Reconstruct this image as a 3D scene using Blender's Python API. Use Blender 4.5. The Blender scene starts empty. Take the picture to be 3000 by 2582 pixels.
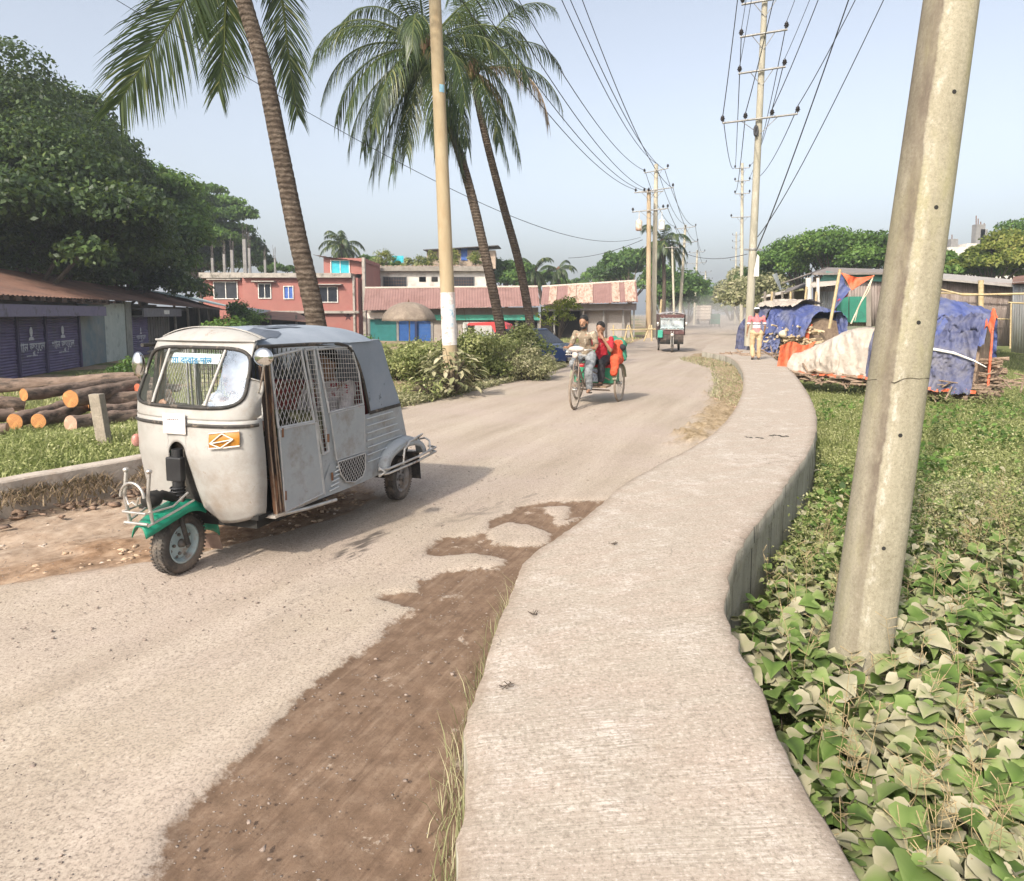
import bpy, bmesh, math, random
import numpy as np
from mathutils import Vector, Matrix, Euler, noise as mnoise

SC = bpy.context.scene
COL = SC.collection
R = math.radians
random.seed(7)
RNG = np.random.default_rng(7)

# ------------------------------------------------------------------ camera, sky, sun, exposure
PITCH = math.atan((384 - 313.5) / 700)
CZ = 1.72
camd = bpy.data.cameras.new('camera'); cam = bpy.data.objects.new('camera', camd); COL.objects.link(cam)
cam.location = (0, 0, CZ); cam.rotation_euler = (math.pi / 2 - PITCH, 0, 0)
camd.sensor_width = 36; camd.lens = 700 / 1024 * 36; camd.shift_y = -(440.5 - 384) / 1024
camd.clip_start = 0.05; camd.clip_end = 3000
SC.camera = cam

SUN_EL = 39.0
SUN_D = Vector((-0.50, -0.86, 0)).normalized()
SUN_AZ = math.atan2(SUN_D.x, SUN_D.y)
w = bpy.data.worlds.new('World'); SC.world = w; w.use_nodes = True
nt = w.node_tree; bg = nt.nodes['Background']
sky = nt.nodes.new('ShaderNodeTexSky'); sky.sky_type = 'NISHITA'; sky.sun_disc = False
sky.sun_elevation = R(SUN_EL); sky.sun_rotation = SUN_AZ
sky.air_density = 1.0; sky.dust_density = 4.5; sky.ozone_density = 1.6; sky.altitude = 0
hs = nt.nodes.new('ShaderNodeHueSaturation'); hs.inputs['Saturation'].default_value = .50; hs.inputs['Value'].default_value = 1.12
nt.links.new(sky.outputs[0], hs.inputs['Color']); nt.links.new(hs.outputs[0], bg.inputs[0]); bg.inputs[1].default_value = 0.13
sl = bpy.data.lights.new('sun', 'SUN'); so = bpy.data.objects.new('sun', sl); COL.objects.link(so)
sl.energy = 2.9; sl.angle = R(1.6); sl.color = (1.0, 0.92, 0.79)
sd = Vector((SUN_D.x * math.cos(R(SUN_EL)), SUN_D.y * math.cos(R(SUN_EL)), math.sin(R(SUN_EL))))
so.rotation_euler = sd.to_track_quat('Z', 'Y').to_euler(); so.location = (-20, -30, 40)
SC.view_settings.view_transform = 'Standard'; SC.view_settings.look = 'None'
SC.view_settings.exposure = 0.88; SC.view_settings.gamma = 1
SC.render.engine = 'CYCLES'
SC.cycles.max_bounces = 6; SC.cycles.transparent_max_bounces = 12; SC.cycles.volume_bounces = 0

# ------------------------------------------------------------------ photo measurements -> points in the world
S_ = 1024 / 2072
_c, _s = math.cos(PITCH), math.sin(PITCH)
def ray(x, y):
    a = (x * S_ - 512) / 700; b = -(y * S_ - 384) / 700
    return (a, _c + _s * b, -_s + _c * b)
def P(x, y, z=0.0):
    r = ray(x, y); t = (z - CZ) / r[2]; return Vector((r[0] * t, r[1] * t, z))
def D(x, y, Y):
    r = ray(x, y); t = Y / r[1]; return Vector((r[0] * t, Y, CZ + r[2] * t))

# ------------------------------------------------------------------ mesh helpers
class MB:
    def __init__(s): s.v = []; s.f = []; s.m = []; s.sm = []
    def add(s, vs, fs, mi=0, smooth=False):
        o = len(s.v); s.v += [tuple(v) for v in vs]
        for f in fs: s.f.append([i + o for i in f]); s.m.append(mi); s.sm.append(smooth)
        return s
    def box(s, c, d, rz=0, mi=0, M=None, taper=1.0):
        hx, hy, hz = d[0] / 2, d[1] / 2, d[2] / 2
        vs = []
        for z in (-1, 1):
            k = taper if z > 0 else 1
            for x, y in ((-1, -1), (1, -1), (1, 1), (-1, 1)): vs.append(Vector((x * hx * k, y * hy * k, z * hz)))
        if rz: vs = [Matrix.Rotation(rz, 3, 'Z') @ v for v in vs]
        if M is not None: vs = [M @ v for v in vs]
        c = Vector(c); vs = [v + c for v in vs]
        return s.add(vs, [(0, 3, 2, 1), (4, 5, 6, 7), (0, 1, 5, 4), (1, 2, 6, 5), (2, 3, 7, 6), (3, 0, 4, 7)], mi)
    def tube(s, pts, r, n=8, mi=0, cap=True, closed=False):
        pts = [Vector(p) for p in pts]; N = len(pts)
        if not hasattr(r, '__len__'): r = [r] * N
        vs = []; up = None
        for i, p in enumerate(pts):
            a = pts[(i - 1) % N] if (i > 0 or closed) else p
            b = pts[(i + 1) % N] if (i < N - 1 or closed) else p
            t = (b - a)
            if t.length < 1e-9: t = Vector((0, 0, 1))
            t.normalize()
            if up is None: up = t.orthogonal().normalized()
            up = (up - t * up.dot(t))
            if up.length < 1e-6: up = t.orthogonal()
            up.normalize(); q = t.cross(up)
            for k in range(n):
                an = 2 * math.pi * k / n; vs.append(p + (up * math.cos(an) + q * math.sin(an)) * r[i])
        fs = []
        for i in range(N if closed else N - 1):
            j = (i + 1) % N
            for k in range(n): fs.append((i * n + k, i * n + (k + 1) % n, j * n + (k + 1) % n, j * n + k))
        s.add(vs, fs, mi, True)
        if cap and not closed:
            s.add(vs[:n], [tuple(range(n))[::-1]], mi); s.add(vs[-n:], [tuple(range(n))], mi)
        return s
    def cyl(s, a, b, r, n=16, mi=0, r2=None):
        return s.tube([a, b], [r, r if r2 is None else r2], n, mi)
    def lathe(s, prof, c=(0, 0, 0), axis='Z', n=24, mi=0, closed=False):
        vs = []; c = Vector(c)
        for (r, h) in prof:
            for k in range(n):
                a = 2 * math.pi * k / n; x, y = r * math.cos(a), r * math.sin(a)
                vs.append(c + (Vector((x, y, h)) if axis == 'Z' else Vector((x, h, y)) if axis == 'Y' else Vector((h, x, y))))
        m = len(prof); fs = []
        for i in range(m if closed else m - 1):
            j = (i + 1) % m
            for k in range(n): fs.append((i * n + k, i * n + (k + 1) % n, j * n + (k + 1) % n, j * n + k))
        return s.add(vs, fs, mi, True)
    def ell(s, c, r, n=14, m=9, mi=0, M=None):
        vs = []; c = Vector(c)
        for i in range(1, m):
            t = math.pi * i / m
            for k in range(n):
                a = 2 * math.pi * k / n; v = Vector((r[0] * math.sin(t) * math.cos(a), r[1] * math.sin(t) * math.sin(a), r[2] * math.cos(t)))
                if M is not None: v = M @ v
                vs.append(c + v)
        T = Vector((0, 0, r[2])); 
        if M is not None: T = M @ T
        vs += [c + T, c - T]; fs = []
        for i in range(m - 2):
            for k in range(n): fs.append((i * n + k, (i + 1) * n + k, (i + 1) * n + (k + 1) % n, i * n + (k + 1) % n))
        tp = (m - 1) * n; L = (m - 2) * n
        for k in range(n): fs.append((tp, k, (k + 1) % n)); fs.append((tp + 1, L + (k + 1) % n, L + k))
        return s.add(vs, fs, mi, True)
    def cap(s, a, ra, b, rb, n=12):   # tapered capsule, closed
        a = Vector(a); b = Vector(b); t = (b - a); L = max(t.length, 1e-5); t.normalize()
        up = t.orthogonal().normalized(); q = t.cross(up); vs = []; rows = []
        for (p, r, s0, s1) in ((a, ra, -80, 0), (b, rb, 0, 80)):
            for d in np.linspace(s0, s1, 4):
                d = R(float(d)); rows.append((p + t * (r * math.sin(d)), r * math.cos(d)))
        for p, r in rows:
            for k in range(n):
                an = 2 * math.pi * k / n; vs.append(p + (up * math.cos(an) + q * math.sin(an)) * r)
        fs = []
        for i in range(len(rows) - 1):
            for k in range(n): fs.append((i * n + k, i * n + (k + 1) % n, (i + 1) * n + (k + 1) % n, (i + 1) * n + k))
        fs.append(tuple(range(n))[::-1]); fs.append(tuple(range((len(rows) - 1) * n, len(rows) * n)))
        return s.add(vs, fs, 0, True)
    def grid(s, fn, nu, nv, mi=0, smooth=True):
        vs = [fn(i / nu, j / nv) for j in range(nv + 1) for i in range(nu + 1)]
        fs = [(j * (nu + 1) + i, j * (nu + 1) + i + 1, (j + 1) * (nu + 1) + i + 1, (j + 1) * (nu + 1) + i) for j in range(nv) for i in range(nu)]
        return s.add(vs, fs, mi, smooth)
    def prism(s, poly, h0, h1, plane='XZ', mi=0, mi_side=None):
        # polygon in a plane, extruded along the third axis from h0 to h1
        n = len(poly)
        def mk(p, h): return (p[0], h, p[1]) if plane == 'XZ' else (p[0], p[1], h) if plane == 'XY' else (h, p[0], p[1])
        vs = [mk(p, h0) for p in poly] + [mk(p, h1) for p in poly]
        s.add(vs, [tuple(range(n))[::-1], tuple(range(n, 2 * n))], mi)
        s.add(vs, [(i, (i + 1) % n, n + (i + 1) % n, n + i) for i in range(n)], mi if mi_side is None else mi_side)
        return s
    def build(s, name, mats, parent=None, bevel=0, solid=0):
        me = bpy.data.meshes.new(name); me.from_pydata(s.v, [], s.f)
        if not isinstance(mats, (list, tuple)): mats = [mats]
        for m in mats: me.materials.append(m)
        me.polygons.foreach_set('material_index', s.m); me.polygons.foreach_set('use_smooth', s.sm)
        me.update()
        o = bpy.data.objects.new(name, me); COL.objects.link(o)
        if parent is not None: o.parent = parent
        if solid:
            md = o.modifiers.new('s', 'SOLIDIFY'); md.thickness = solid; md.offset = -1
        if bevel:
            md = o.modifiers.new('b', 'BEVEL'); md.width = bevel; md.segments = 2; md.limit_method = 'ANGLE'; md.angle_limit = R(35)
        return o

def tag(o, label=None, cat=None, group=None, kind=None):
    if label: o['label'] = label
    if cat: o['category'] = cat
    if group: o['group'] = group
    if kind: o['kind'] = kind
    return o
def empty(name, loc=(0, 0, 0), rz=0, rot=None):
    o = bpy.data.objects.new(name, None); COL.objects.link(o); o.location = loc
    o.rotation_euler = rot if rot else (0, 0, rz); o.empty_display_size = 0.2
    return o
def copy_tree(o, parent=None):
    c = o.copy(); COL.objects.link(c)
    if parent is not None: c.parent = parent
    for ch in list(o.children): copy_tree(ch, c)
    return c
def raw(name, V, F, mats, parent=None, tone=None, smooth=False, midx=None):
    """numpy: V (n,3), F (m,k) -> mesh object with optional per-vertex 'tone'"""
    me = bpy.data.meshes.new(name); V = np.asarray(V, dtype=np.float32); F = np.asarray(F, dtype=np.int32)
    me.vertices.add(len(V)); me.vertices.foreach_set('co', V.ravel())
    k = F.shape[1]; me.loops.add(F.size); me.loops.foreach_set('vertex_index', F.ravel())
    me.polygons.add(len(F)); me.polygons.foreach_set('loop_start', np.arange(0, F.size, k, dtype=np.int32))
    if smooth: me.polygons.foreach_set('use_smooth', np.ones(len(F), dtype=bool))
    if not isinstance(mats, (list, tuple)): mats = [mats]
    for m in mats: me.materials.append(m)
    if midx is not None: me.polygons.foreach_set('material_index', np.asarray(midx, dtype=np.int32))
    if tone is not None:
        a = me.attributes.new('tone', 'FLOAT', 'POINT'); a.data.foreach_set('value', np.asarray(tone, dtype=np.float32))
    me.update(calc_edges=True); me.validate()
    o = bpy.data.objects.new(name, me); COL.objects.link(o)
    if parent is not None: o.parent = parent
    return o

# ------------------------------------------------------------------ materials
def N(nt, t, **k):
    n = nt.nodes.new(t)
    for a, b in k.items(): setattr(n, a, b)
    return n
def text_mesh(name, body, size, parent, matrix, mt, offset=0.0, line=1.0, align_y='TOP_BASELINE'):
    cu = bpy.data.curves.new('tmp', 'FONT'); cu.body = body; cu.size = size; cu.align_x = 'CENTER'; cu.align_y = align_y; cu.extrude = .0006; cu.offset = offset; cu.space_line = line
    t = bpy.data.objects.new('tmp', cu); COL.objects.link(t); bpy.context.view_layer.update()
    me = bpy.data.meshes.new_from_object(t.evaluated_get(bpy.context.evaluated_depsgraph_get())); bpy.data.objects.remove(t); me.name = name
    me.materials.clear(); me.materials.append(mt); o = bpy.data.objects.new(name, me); COL.objects.link(o); o.parent = parent; o.matrix_local = matrix; return o
def newmat(name):
    m = bpy.data.materials.new(name); m.use_nodes = True
    return m, m.node_tree, m.node_tree.nodes['Principled BSDF']
def ramp(nt, fac, stops):
    r = N(nt, 'ShaderNodeValToRGB'); e = r.color_ramp.elements
    while len(e) < len(stops): e.new(0.5)
    for i, (p, c) in enumerate(stops):
        e[i].position = p; e[i].color = (c[0], c[1], c[2], 1) if hasattr(c, '__len__') else (c, c, c, 1)
    nt.links.new(fac, r.inputs[0]); return r.outputs[0]
def noise(nt, scale, detail=5, rough=0.6, vec=None, sc=None, coord='Object'):
    n = N(nt, 'ShaderNodeTexNoise'); n.inputs['Scale'].default_value = scale; n.inputs['Detail'].default_value = detail; n.inputs['Roughness'].default_value = rough
    if vec is None:
        tc = N(nt, 'ShaderNodeTexCoord'); vec = tc.outputs[coord]
    if sc is not None:
        mp = N(nt, 'ShaderNodeMapping'); mp.inputs['Scale'].default_value = sc; nt.links.new(vec, mp.inputs[0]); vec = mp.outputs[0]
    nt.links.new(vec, n.inputs['Vector']); return n.outputs['Fac']
def mixc(nt, fac, a, b, blend='MIX'):
    m = N(nt, 'ShaderNodeMix', data_type='RGBA', blend_type=blend)
    for i, v in ((0, fac), (6, a), (7, b)):
        if isinstance(v, (int, float)): m.inputs[i].default_value = v
        elif isinstance(v, (tuple, list)): m.inputs[i].default_value = (v[0], v[1], v[2], 1)
        else: nt.links.new(v, m.inputs[i])
    return m.outputs[2]
def math_(nt, op, a, b=None, clamp=False):
    m = N(nt, 'ShaderNodeMath', operation=op, use_clamp=clamp)
    for i, v in ((0, a), (1, b)):
        if v is None: continue
        if isinstance(v, (int, float)): m.inputs[i].default_value = v
        else: nt.links.new(v, m.inputs[i])
    return m.outputs[0]
def bump(nt, bs, h, strength=0.3, dist=0.02):
    b = N(nt, 'ShaderNodeBump'); b.inputs['Strength'].default_value = strength; b.inputs['Distance'].default_value = dist
    nt.links.new(h, b.inputs['Height']); nt.links.new(b.outputs[0], bs.inputs['Normal'])
_mc = {}
def mat(name, c1, c2=None, scale=6, rough=0.8, metal=0.0, bmp=0.0, bscale=None, stain=None, sscale=1.5, slo=0.52, shi=0.66, sc=None, spec=0.4, emit=None, coat=0):
    if name in _mc: return _mc[name]
    m, nt, bs = newmat(name)
    c2 = c2 or tuple(min(1, x * 1.18) for x in c1)
    f = noise(nt, scale, 6, 0.65, sc=sc)
    col = ramp(nt, f, [(0.3, c1), (0.7, c2)])
    if stain:
        g = noise(nt, sscale, 8, 0.7, sc=sc)
        k = ramp(nt, g, [(slo, 0.0), (shi, 1.0)])
        col = mixc(nt, k, col, stain)
    nt.links.new(col, bs.inputs['Base Color'])
    bs.inputs['Roughness'].default_value = rough; bs.inputs['Metallic'].default_value = metal
    bs.inputs['Specular IOR Level'].default_value = spec
    if coat: bs.inputs['Coat Weight'].default_value = coat
    if bmp: bump(nt, bs, noise(nt, bscale or scale * 4, 5, 0.7), bmp, 0.02)
    if emit: bs.inputs['Emission Color'].default_value = (*emit, 1); bs.inputs['Emission Strength'].default_value = 1
    _mc[name] = m; return m
def grime(m, c, scale, lo, hi, k=1.0, sc=None):
    nt = m.node_tree; bs = nt.nodes['Principled BSDF']; l = bs.inputs['Base Color'].links[0]; src = l.from_socket
    f = ramp(nt, noise(nt, scale, 8, .8, sc=sc), [(lo, 0.0), (hi, k)]); o = mixc(nt, f, src, c); nt.links.new(o, bs.inputs['Base Color']); return m
def leafmat(name, stops, rough=0.55, trans=0.35):
    m, nt, bs = newmat(name)
    at = N(nt, 'ShaderNodeAttribute', attribute_name='tone')
    col = ramp(nt, at.outputs['Fac'], stops)
    nt.links.new(col, bs.inputs['Base Color']); bs.inputs['Roughness'].default_value = rough; bs.inputs['Specular IOR Level'].default_value = 0.3
    tr = N(nt, 'ShaderNodeBsdfTranslucent'); mx = N(nt, 'ShaderNodeMixShader'); mx.inputs[0].default_value = trans
    cc = mixc(nt, 0.5, col, (0.25, 0.35, 0.05), 'MIX'); nt.links.new(cc, tr.inputs[0])
    nt.links.new(bs.outputs[0], mx.inputs[1]); nt.links.new(tr.outputs[0], mx.inputs[2])
    nt.links.new(mx.outputs[0], nt.nodes['Material Output'].inputs[0])
    return m
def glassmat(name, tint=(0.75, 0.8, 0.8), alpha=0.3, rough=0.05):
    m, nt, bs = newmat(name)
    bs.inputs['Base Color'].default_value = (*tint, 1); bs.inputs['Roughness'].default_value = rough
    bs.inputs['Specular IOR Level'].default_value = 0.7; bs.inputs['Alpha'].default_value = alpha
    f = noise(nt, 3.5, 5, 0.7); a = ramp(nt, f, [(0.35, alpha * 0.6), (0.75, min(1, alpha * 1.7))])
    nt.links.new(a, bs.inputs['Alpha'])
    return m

M = {}
M['black'] = mat('black_rubber', (0.02, 0.019, 0.018), (0.06, 0.055, 0.05), 14, 0.75, stain=(0.22, 0.17, 0.12), sscale=5, slo=.5, shi=.75, bmp=.3)
M['tyre'] = mat('dusty_tyre', (0.035, 0.032, 0.03), (0.09, 0.08, 0.07), 10, 0.85, stain=(0.27, 0.21, 0.16), sscale=4, slo=.48, shi=.8, bmp=.5)
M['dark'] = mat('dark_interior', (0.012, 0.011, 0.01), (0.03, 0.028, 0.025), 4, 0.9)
M['steel'] = mat('worn_steel', (0.35, 0.33, 0.31), (0.6, 0.57, 0.52), 9, 0.35, 0.7, stain=(0.22, 0.12, 0.07), sscale=6, slo=.58, shi=.72)
M['rust'] = mat('rusty_iron', (0.10, 0.05, 0.03), (0.22, 0.11, 0.06), 12, 0.85, 0.2, bmp=.4)
M['wood'] = mat('weathered_timber', (0.16, 0.11, 0.07), (0.3, 0.22, 0.15), 8, 0.9, sc=(1, 1, .3), bmp=.4)
M['bamboo'] = mat('bamboo', (0.32, 0.24, 0.12), (0.5, 0.4, 0.24), 7, 0.7)
M['bark'] = mat('bark', (0.05, 0.035, 0.025), (0.13, 0.1, 0.075), 7, 0.95, bmp=.8, sc=(1, 1, .35))
M['skin'] = mat('brown_skin', (0.24, 0.125, 0.075), (0.30, 0.165, 0.10), 8, 0.5)
M['hair'] = mat('black_hair', (0.008, 0.007, 0.006), (0.02, 0.017, 0.015), 30, 0.6)
M['white'] = mat('white_paint', (0.62, 0.6, 0.56), (0.75, 0.73, 0.69), 5, 0.7, stain=(0.45, 0.38, 0.3), sscale=3)
M['wire'] = mat('black_cable', (0.03, 0.03, 0.035), (0.05, 0.05, 0.055), 3, 0.6)
M['galv'] = mat('galvanised_steel', (0.2, 0.19, 0.18), (0.34, 0.33, 0.31), 5, 0.55, 0.4)
M['ceramic'] = mat('brown_ceramic', (0.02, 0.018, 0.02), (0.05, 0.04, 0.04), 5, 0.3)
def attr(nt, nm): return N(nt, 'ShaderNodeAttribute', attribute_name=nm).outputs['Fac']
# ------------------------------------------------------------------ noise helpers
def fbm(x, y, s=1.0, o=4, z=0.0):
    return mnoise.fractal(Vector((x * s, y * s, z)), 0.9, 2.0, o)
def smooth(a, b, x):
    t = min(1, max(0, (x - a) / (b - a))); return t * t * (3 - 2 * t)
def catmull(pts, n):
    pts = [Vector(p) for p in pts]; d = [0]
    for a, b in zip(pts, pts[1:]): d.append(d[-1] + (b - a).length)
    out = []
    for i in range(n):
        s = d[-1] * i / (n - 1); k = 0
        while k < len(pts) - 2 and d[k + 1] < s: k += 1
        t = (s - d[k]) / max(1e-6, d[k + 1] - d[k])
        p1, p2 = pts[k], pts[k + 1]; p0 = pts[k - 1] if k > 0 else p1 * 2 - p2; p3 = pts[k + 2] if k + 2 < len(pts) else p2 * 2 - p1
        m1 = (p2 - p0) / max(1e-6, (d[k + 1] - (d[k - 1] if k else -d[1]))) * (d[k + 1] - d[k])
        m2 = (p3 - p1) / max(1e-6, ((d[k + 2] if k + 2 < len(pts) else 2 * d[-1] - d[-2]) - d[k])) * (d[k + 1] - d[k])
        t2, t3 = t * t, t * t * t
        out.append(p1 * (2 * t3 - 3 * t2 + 1) + m1 * (t3 - 2 * t2 + t) + p2 * (-2 * t3 + 3 * t2) + m2 * (t3 - t2))
    return out

WZ = 0.25
WL = [(905, 1900), (925, 1760), (943, 1600), (947, 1540), (943, 1480), (962, 1410), (985, 1340), (1012, 1255), (1042, 1180), (1066, 1130), (1140, 1078), (1217, 1018), (1252, 985), (1330, 940), (1402, 903), (1452, 868), (1488, 825), (1503, 785), (1500, 748), (1473, 722), (1420, 711)]
WR = [(1830, 1900), (1730, 1760), (1640, 1600), (1604, 1545), (1560, 1430), (1503, 1318), (1468, 1240), (1468, 1205), (1484, 1135), (1512, 1085), (1560, 1022), (1602, 962), (1640, 905), (1652, 866), (1650, 830), (1632, 790), (1603, 752), (1572, 728), (1545, 712), (1500, 700), (1432, 697)]
WLp = [P(x, y, WZ) for x, y in WL]; WRp = [P(x, y, WZ) for x, y in WR]
NW = 420
wl = catmull(WLp, NW); wr = catmull(WRp, NW)
def edge_x(curve, y, dflt):
    best = dflt
    for a, b in zip(curve, curve[1:]):
        if (a.y - y) * (b.y - y) <= 0 and a.y != b.y:
            t = (y - a.y) / (b.y - a.y); return a.x + (b.x - a.x) * t
    return best
AX = 0.31                                  # road axis slope dx/dy far away
RLp = [(-9, -6), (-6.6, 0), (-5.2, 3.4), (-4.35, 5.9), (-3.55, 7.7), (-2.6, 10.3), (-1.93, 12.5), (0.1, 17.5), (1.41, 21.1), (4.6, 32), (8.6, 46), (16.5, 72), (31, 122), (70, 250), (300, 1000)]
def road_left(y):
    for (a, b), (c, d) in zip(RLp, RLp[1:]):
        if y <= d: return a + (c - a) * (y - b) / (d - b)
    return RLp[-1][0]
def road_right(y):
    if y < 1.4: return 0.3
    if y < 26.0: return edge_x(wl, y, 0.3) + 0.12
    return 7.5 + (y - 26.0) * 0.335 + smooth(26, 34, y) * 2.2
def gz(x, y):
    """height of the ground away from the road"""
    l, r = road_left(y), road_right(y)
    if x < l:
        d = l - x
        z = -0.03 + (-0.47) * smooth(2.0, 11.0, d) if y > 10 else 0.12 * smooth(.35, .6, d) * smooth(10.5, 8.5, y) - 0.45 * smooth(1.5, 9, d)
    elif x > r:
        d = x - r
        z = -0.42 * smooth(0.2, 1.1, d) * (1 - smooth(22, 30, y)) + 0.1 * smooth(2.0, 6.0, d) * (1 - smooth(22, 30, y))
        if y < 4: z -= 0.0
    else: z = -0.14
    if l < x < r: return z
    z += .08 * math.exp(-((x + 7) / 4.5) ** 2 - ((y - 12) / 3.5) ** 2)
    return z + 0.05 * fbm(x, y, 0.35) * smooth(0.3, 2, min(abs(x - l), abs(x - r)))

# ground sheet out to the horizon
def axis_vals(lo, hi, c0, c1, fine, g=1.18):
    v = list(np.arange(c0, c1, fine)); s = fine; x = c1
    while x < hi: v.append(x); s *= g; x += s
    v.append(hi); s = fine; x = c0 - fine
    while x > lo: v.insert(0, x); s *= g; x -= s
    v.insert(0, lo); return v
gx = axis_vals(-1200, 1200, -16, 14, 0.25); gy = axis_vals(-60, 1500, -1, 34, 0.25)
V = []; tone = []
for y in gy:
    for x in gx:
        V.append((x, y, gz(x, y)))
        l, r = road_left(y), road_right(y)
        g = 0.0
        if x < l:
            d = l - x
            g = smooth(0.2, 0.8, d) * (1 - smooth(9, 16, y) * .55 * (1 - smooth(5, 6, d + fbm(x, y, .4) * 2)))
            if y > 11: g = .35 + .9 * fbm(x, y, 0.22, 3, 3)
            if y > 11 and d < 1.2: g = 0
        elif x > r: g = 0.9
        tone.append(min(1, max(0, g)))
nx = len(gx); F = [(j * nx + i, j * nx + i + 1, (j + 1) * nx + i + 1, (j + 1) * nx + i) for j in range(len(gy) - 1) for i in range(nx - 1)]
m, nt, bs = newmat('earth_and_grass')
at = N(nt, 'ShaderNodeAttribute', attribute_name='tone')
n1 = noise(nt, 1.3, 8, .7); n2 = noise(nt, 14, 6, .7)
e1 = ramp(nt, n2, [(.3, (.20, .135, .085)), (.55, (.33, .245, .17)), (.75, (.42, .33, .24))])
g1 = ramp(nt, n2, [(.3, (.06, .075, .025)), (.55, (.14, .155, .055)), (.75, (.27, .25, .12))])
k = math_(nt, 'ADD', at.outputs['Fac'], math_(nt, 'MULTIPLY', math_(nt, 'SUBTRACT', n1, .5), 1.2))
kk = ramp(nt, k, [(.4, 0.0), (.55, 1.0)])
nt.links.new(mixc(nt, kk, e1, g1), bs.inputs['Base Color']); bs.inputs['Roughness'].default_value = .95; bs.inputs['Specular IOR Level'].default_value = .1
bump(nt, bs, noise(nt, 22, 6, .75), .6, .04)
tag(raw('ground', V, F, m, tone=tone, smooth=True), kind='structure')

# ------------------------------------------------------------------ the road, with soil hollows and worn patches
def pts(L, z=0): return np.array([tuple(P(x, y, z))[:2] for x, y in L])
def sdist(poly, X, Y):
    """signed distance, positive inside"""
    n = len(poly); d = np.full(X.shape, 1e9); ins = np.zeros(X.shape, bool)
    for i in range(n):
        ax, ay = poly[i]; bx, by = poly[(i + 1) % n]
        ex, ey = bx - ax, by - ay; t = np.clip(((X - ax) * ex + (Y - ay) * ey) / (ex * ex + ey * ey + 1e-12), 0, 1)
        d = np.minimum(d, np.hypot(X - ax - t * ex, Y - ay - t * ey))
        c = ((ay > Y) != (by > Y)) & (X < (bx - ax) * (Y - ay) / (by - ay + 1e-12) + ax); ins ^= c
    return np.where(ins, d, -d)
DIRT = [[(240, 1900), (370, 1680), (455, 1562), (535, 1492), (600, 1420), (660, 1367), (720, 1327), (770, 1287), (800, 1252), (828, 1228), (778, 1205), (845, 1192), (850, 1166), (906, 1152), (960, 1146), (1000, 1150), (1018, 1130), (960, 1118), (880, 1122), (850, 1118), (895, 1086), (976, 1079), (990, 1052), (1040, 1030), (1080, 1016), (1142, 1014), (1223, 1014), (1300, 1040), (1120, 1160), (1080, 1300), (1010, 1500), (1000, 1900)]]
ISL = [[(976, 1086), (1005, 1062), (1030, 1052), (1070, 1060), (1113, 1070), (1113, 1099), (1052, 1104), (1000, 1098)],
       [(1075, 1025), (1145, 1023), (1147, 1047), (1178, 1041), (1151, 1063), (1115, 1063), (1125, 1045), (1100, 1032)],
       [(872, 1214), (895, 1198), (924, 1200), (905, 1215)]]
VERGE = [[(1421, 715), (1381, 728), (1444, 746), (1453, 782), (1435, 823), (1400, 862), (1363, 895), (1408, 901), (1470, 870), (1530, 800), (1520, 740), (1470, 716)]]
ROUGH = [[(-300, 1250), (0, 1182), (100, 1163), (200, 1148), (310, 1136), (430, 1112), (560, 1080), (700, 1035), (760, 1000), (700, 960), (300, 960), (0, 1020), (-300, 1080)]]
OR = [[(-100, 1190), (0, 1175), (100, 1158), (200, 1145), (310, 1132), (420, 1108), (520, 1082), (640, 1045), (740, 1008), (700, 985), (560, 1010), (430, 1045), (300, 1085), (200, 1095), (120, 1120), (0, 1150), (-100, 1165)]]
CR1 = [[(683, 1128), (700, 1134), (730, 1118), (760, 1098), (778, 1080), (765, 1078), (735, 1092), (700, 1110)]]
CR2 = [[(520, 1275), (545, 1262), (590, 1230), (640, 1195), (700, 1150), (690, 1148), (630, 1185), (575, 1225)]]
CR3 = [[(900, 1060), (960, 1030), (1040, 1008), (1080, 1002), (1075, 1010), (1030, 1020), (960, 1048)]]
ys = []; y = 1.0
while y < 1000: ys.append(y); y *= 1.0125 if y < 20 else 1.04
ys = [-6, -3, 0] + ys; NC = 380
X = np.zeros((len(ys), NC + 1)); Yg = np.zeros_like(X)
for j, yy in enumerate(ys):
    l, r = road_left(yy) - .25, road_right(yy) + .15
    X[j] = np.linspace(l, r, NC + 1); Yg[j] = yy
NZ = np.array([[fbm(X[j, i], Yg[j, i], 3.0, 5) for i in range(NC + 1)] for j in range(len(ys))])
NS = np.array([[fbm(X[j, i], Yg[j, i], 14.0, 3, 5) for i in range(NC + 1)] for j in range(len(ys))])
NL = np.array([[fbm(X[j, i], Yg[j, i], .45, 3, 9) for i in range(NC + 1)] for j in range(len(ys))])
def msk(polys, w0=.03, nz=.10, isl=None, store=None):
    d = np.max([sdist(pts(p), X, Yg) for p in polys], axis=0)
    if isl: d = np.minimum(d, -np.max([sdist(pts(p), X, Yg) for p in isl], axis=0))
    if store: SD[store] = np.clip(d + NZ * nz + NS * nz * .35, -1, 1)
    return np.clip((d + NZ * nz + NS * nz * .35) / w0 * .5 + .5, 0, 1)
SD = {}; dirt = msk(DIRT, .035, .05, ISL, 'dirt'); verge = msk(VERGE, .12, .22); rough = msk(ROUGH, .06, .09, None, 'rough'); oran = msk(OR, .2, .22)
crk = np.maximum(msk(CR1, .05, .10), np.maximum(msk(CR2, .10, .12) * .22, msk(CR3, .1, .12) * .5)) * np.clip((NS + .02) * 12, 0, 1)
Z = 0.02 * NL + .004 * NZ + .0016 * NS - .024 * dirt * (1 + .25 * NZ) - .035 * rough + rough * (.02 * NZ + .010 * NS) + verge * (.03 + .06 * np.abs(NZ) + .02 * NS) + dirt * .006 * NS
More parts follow.
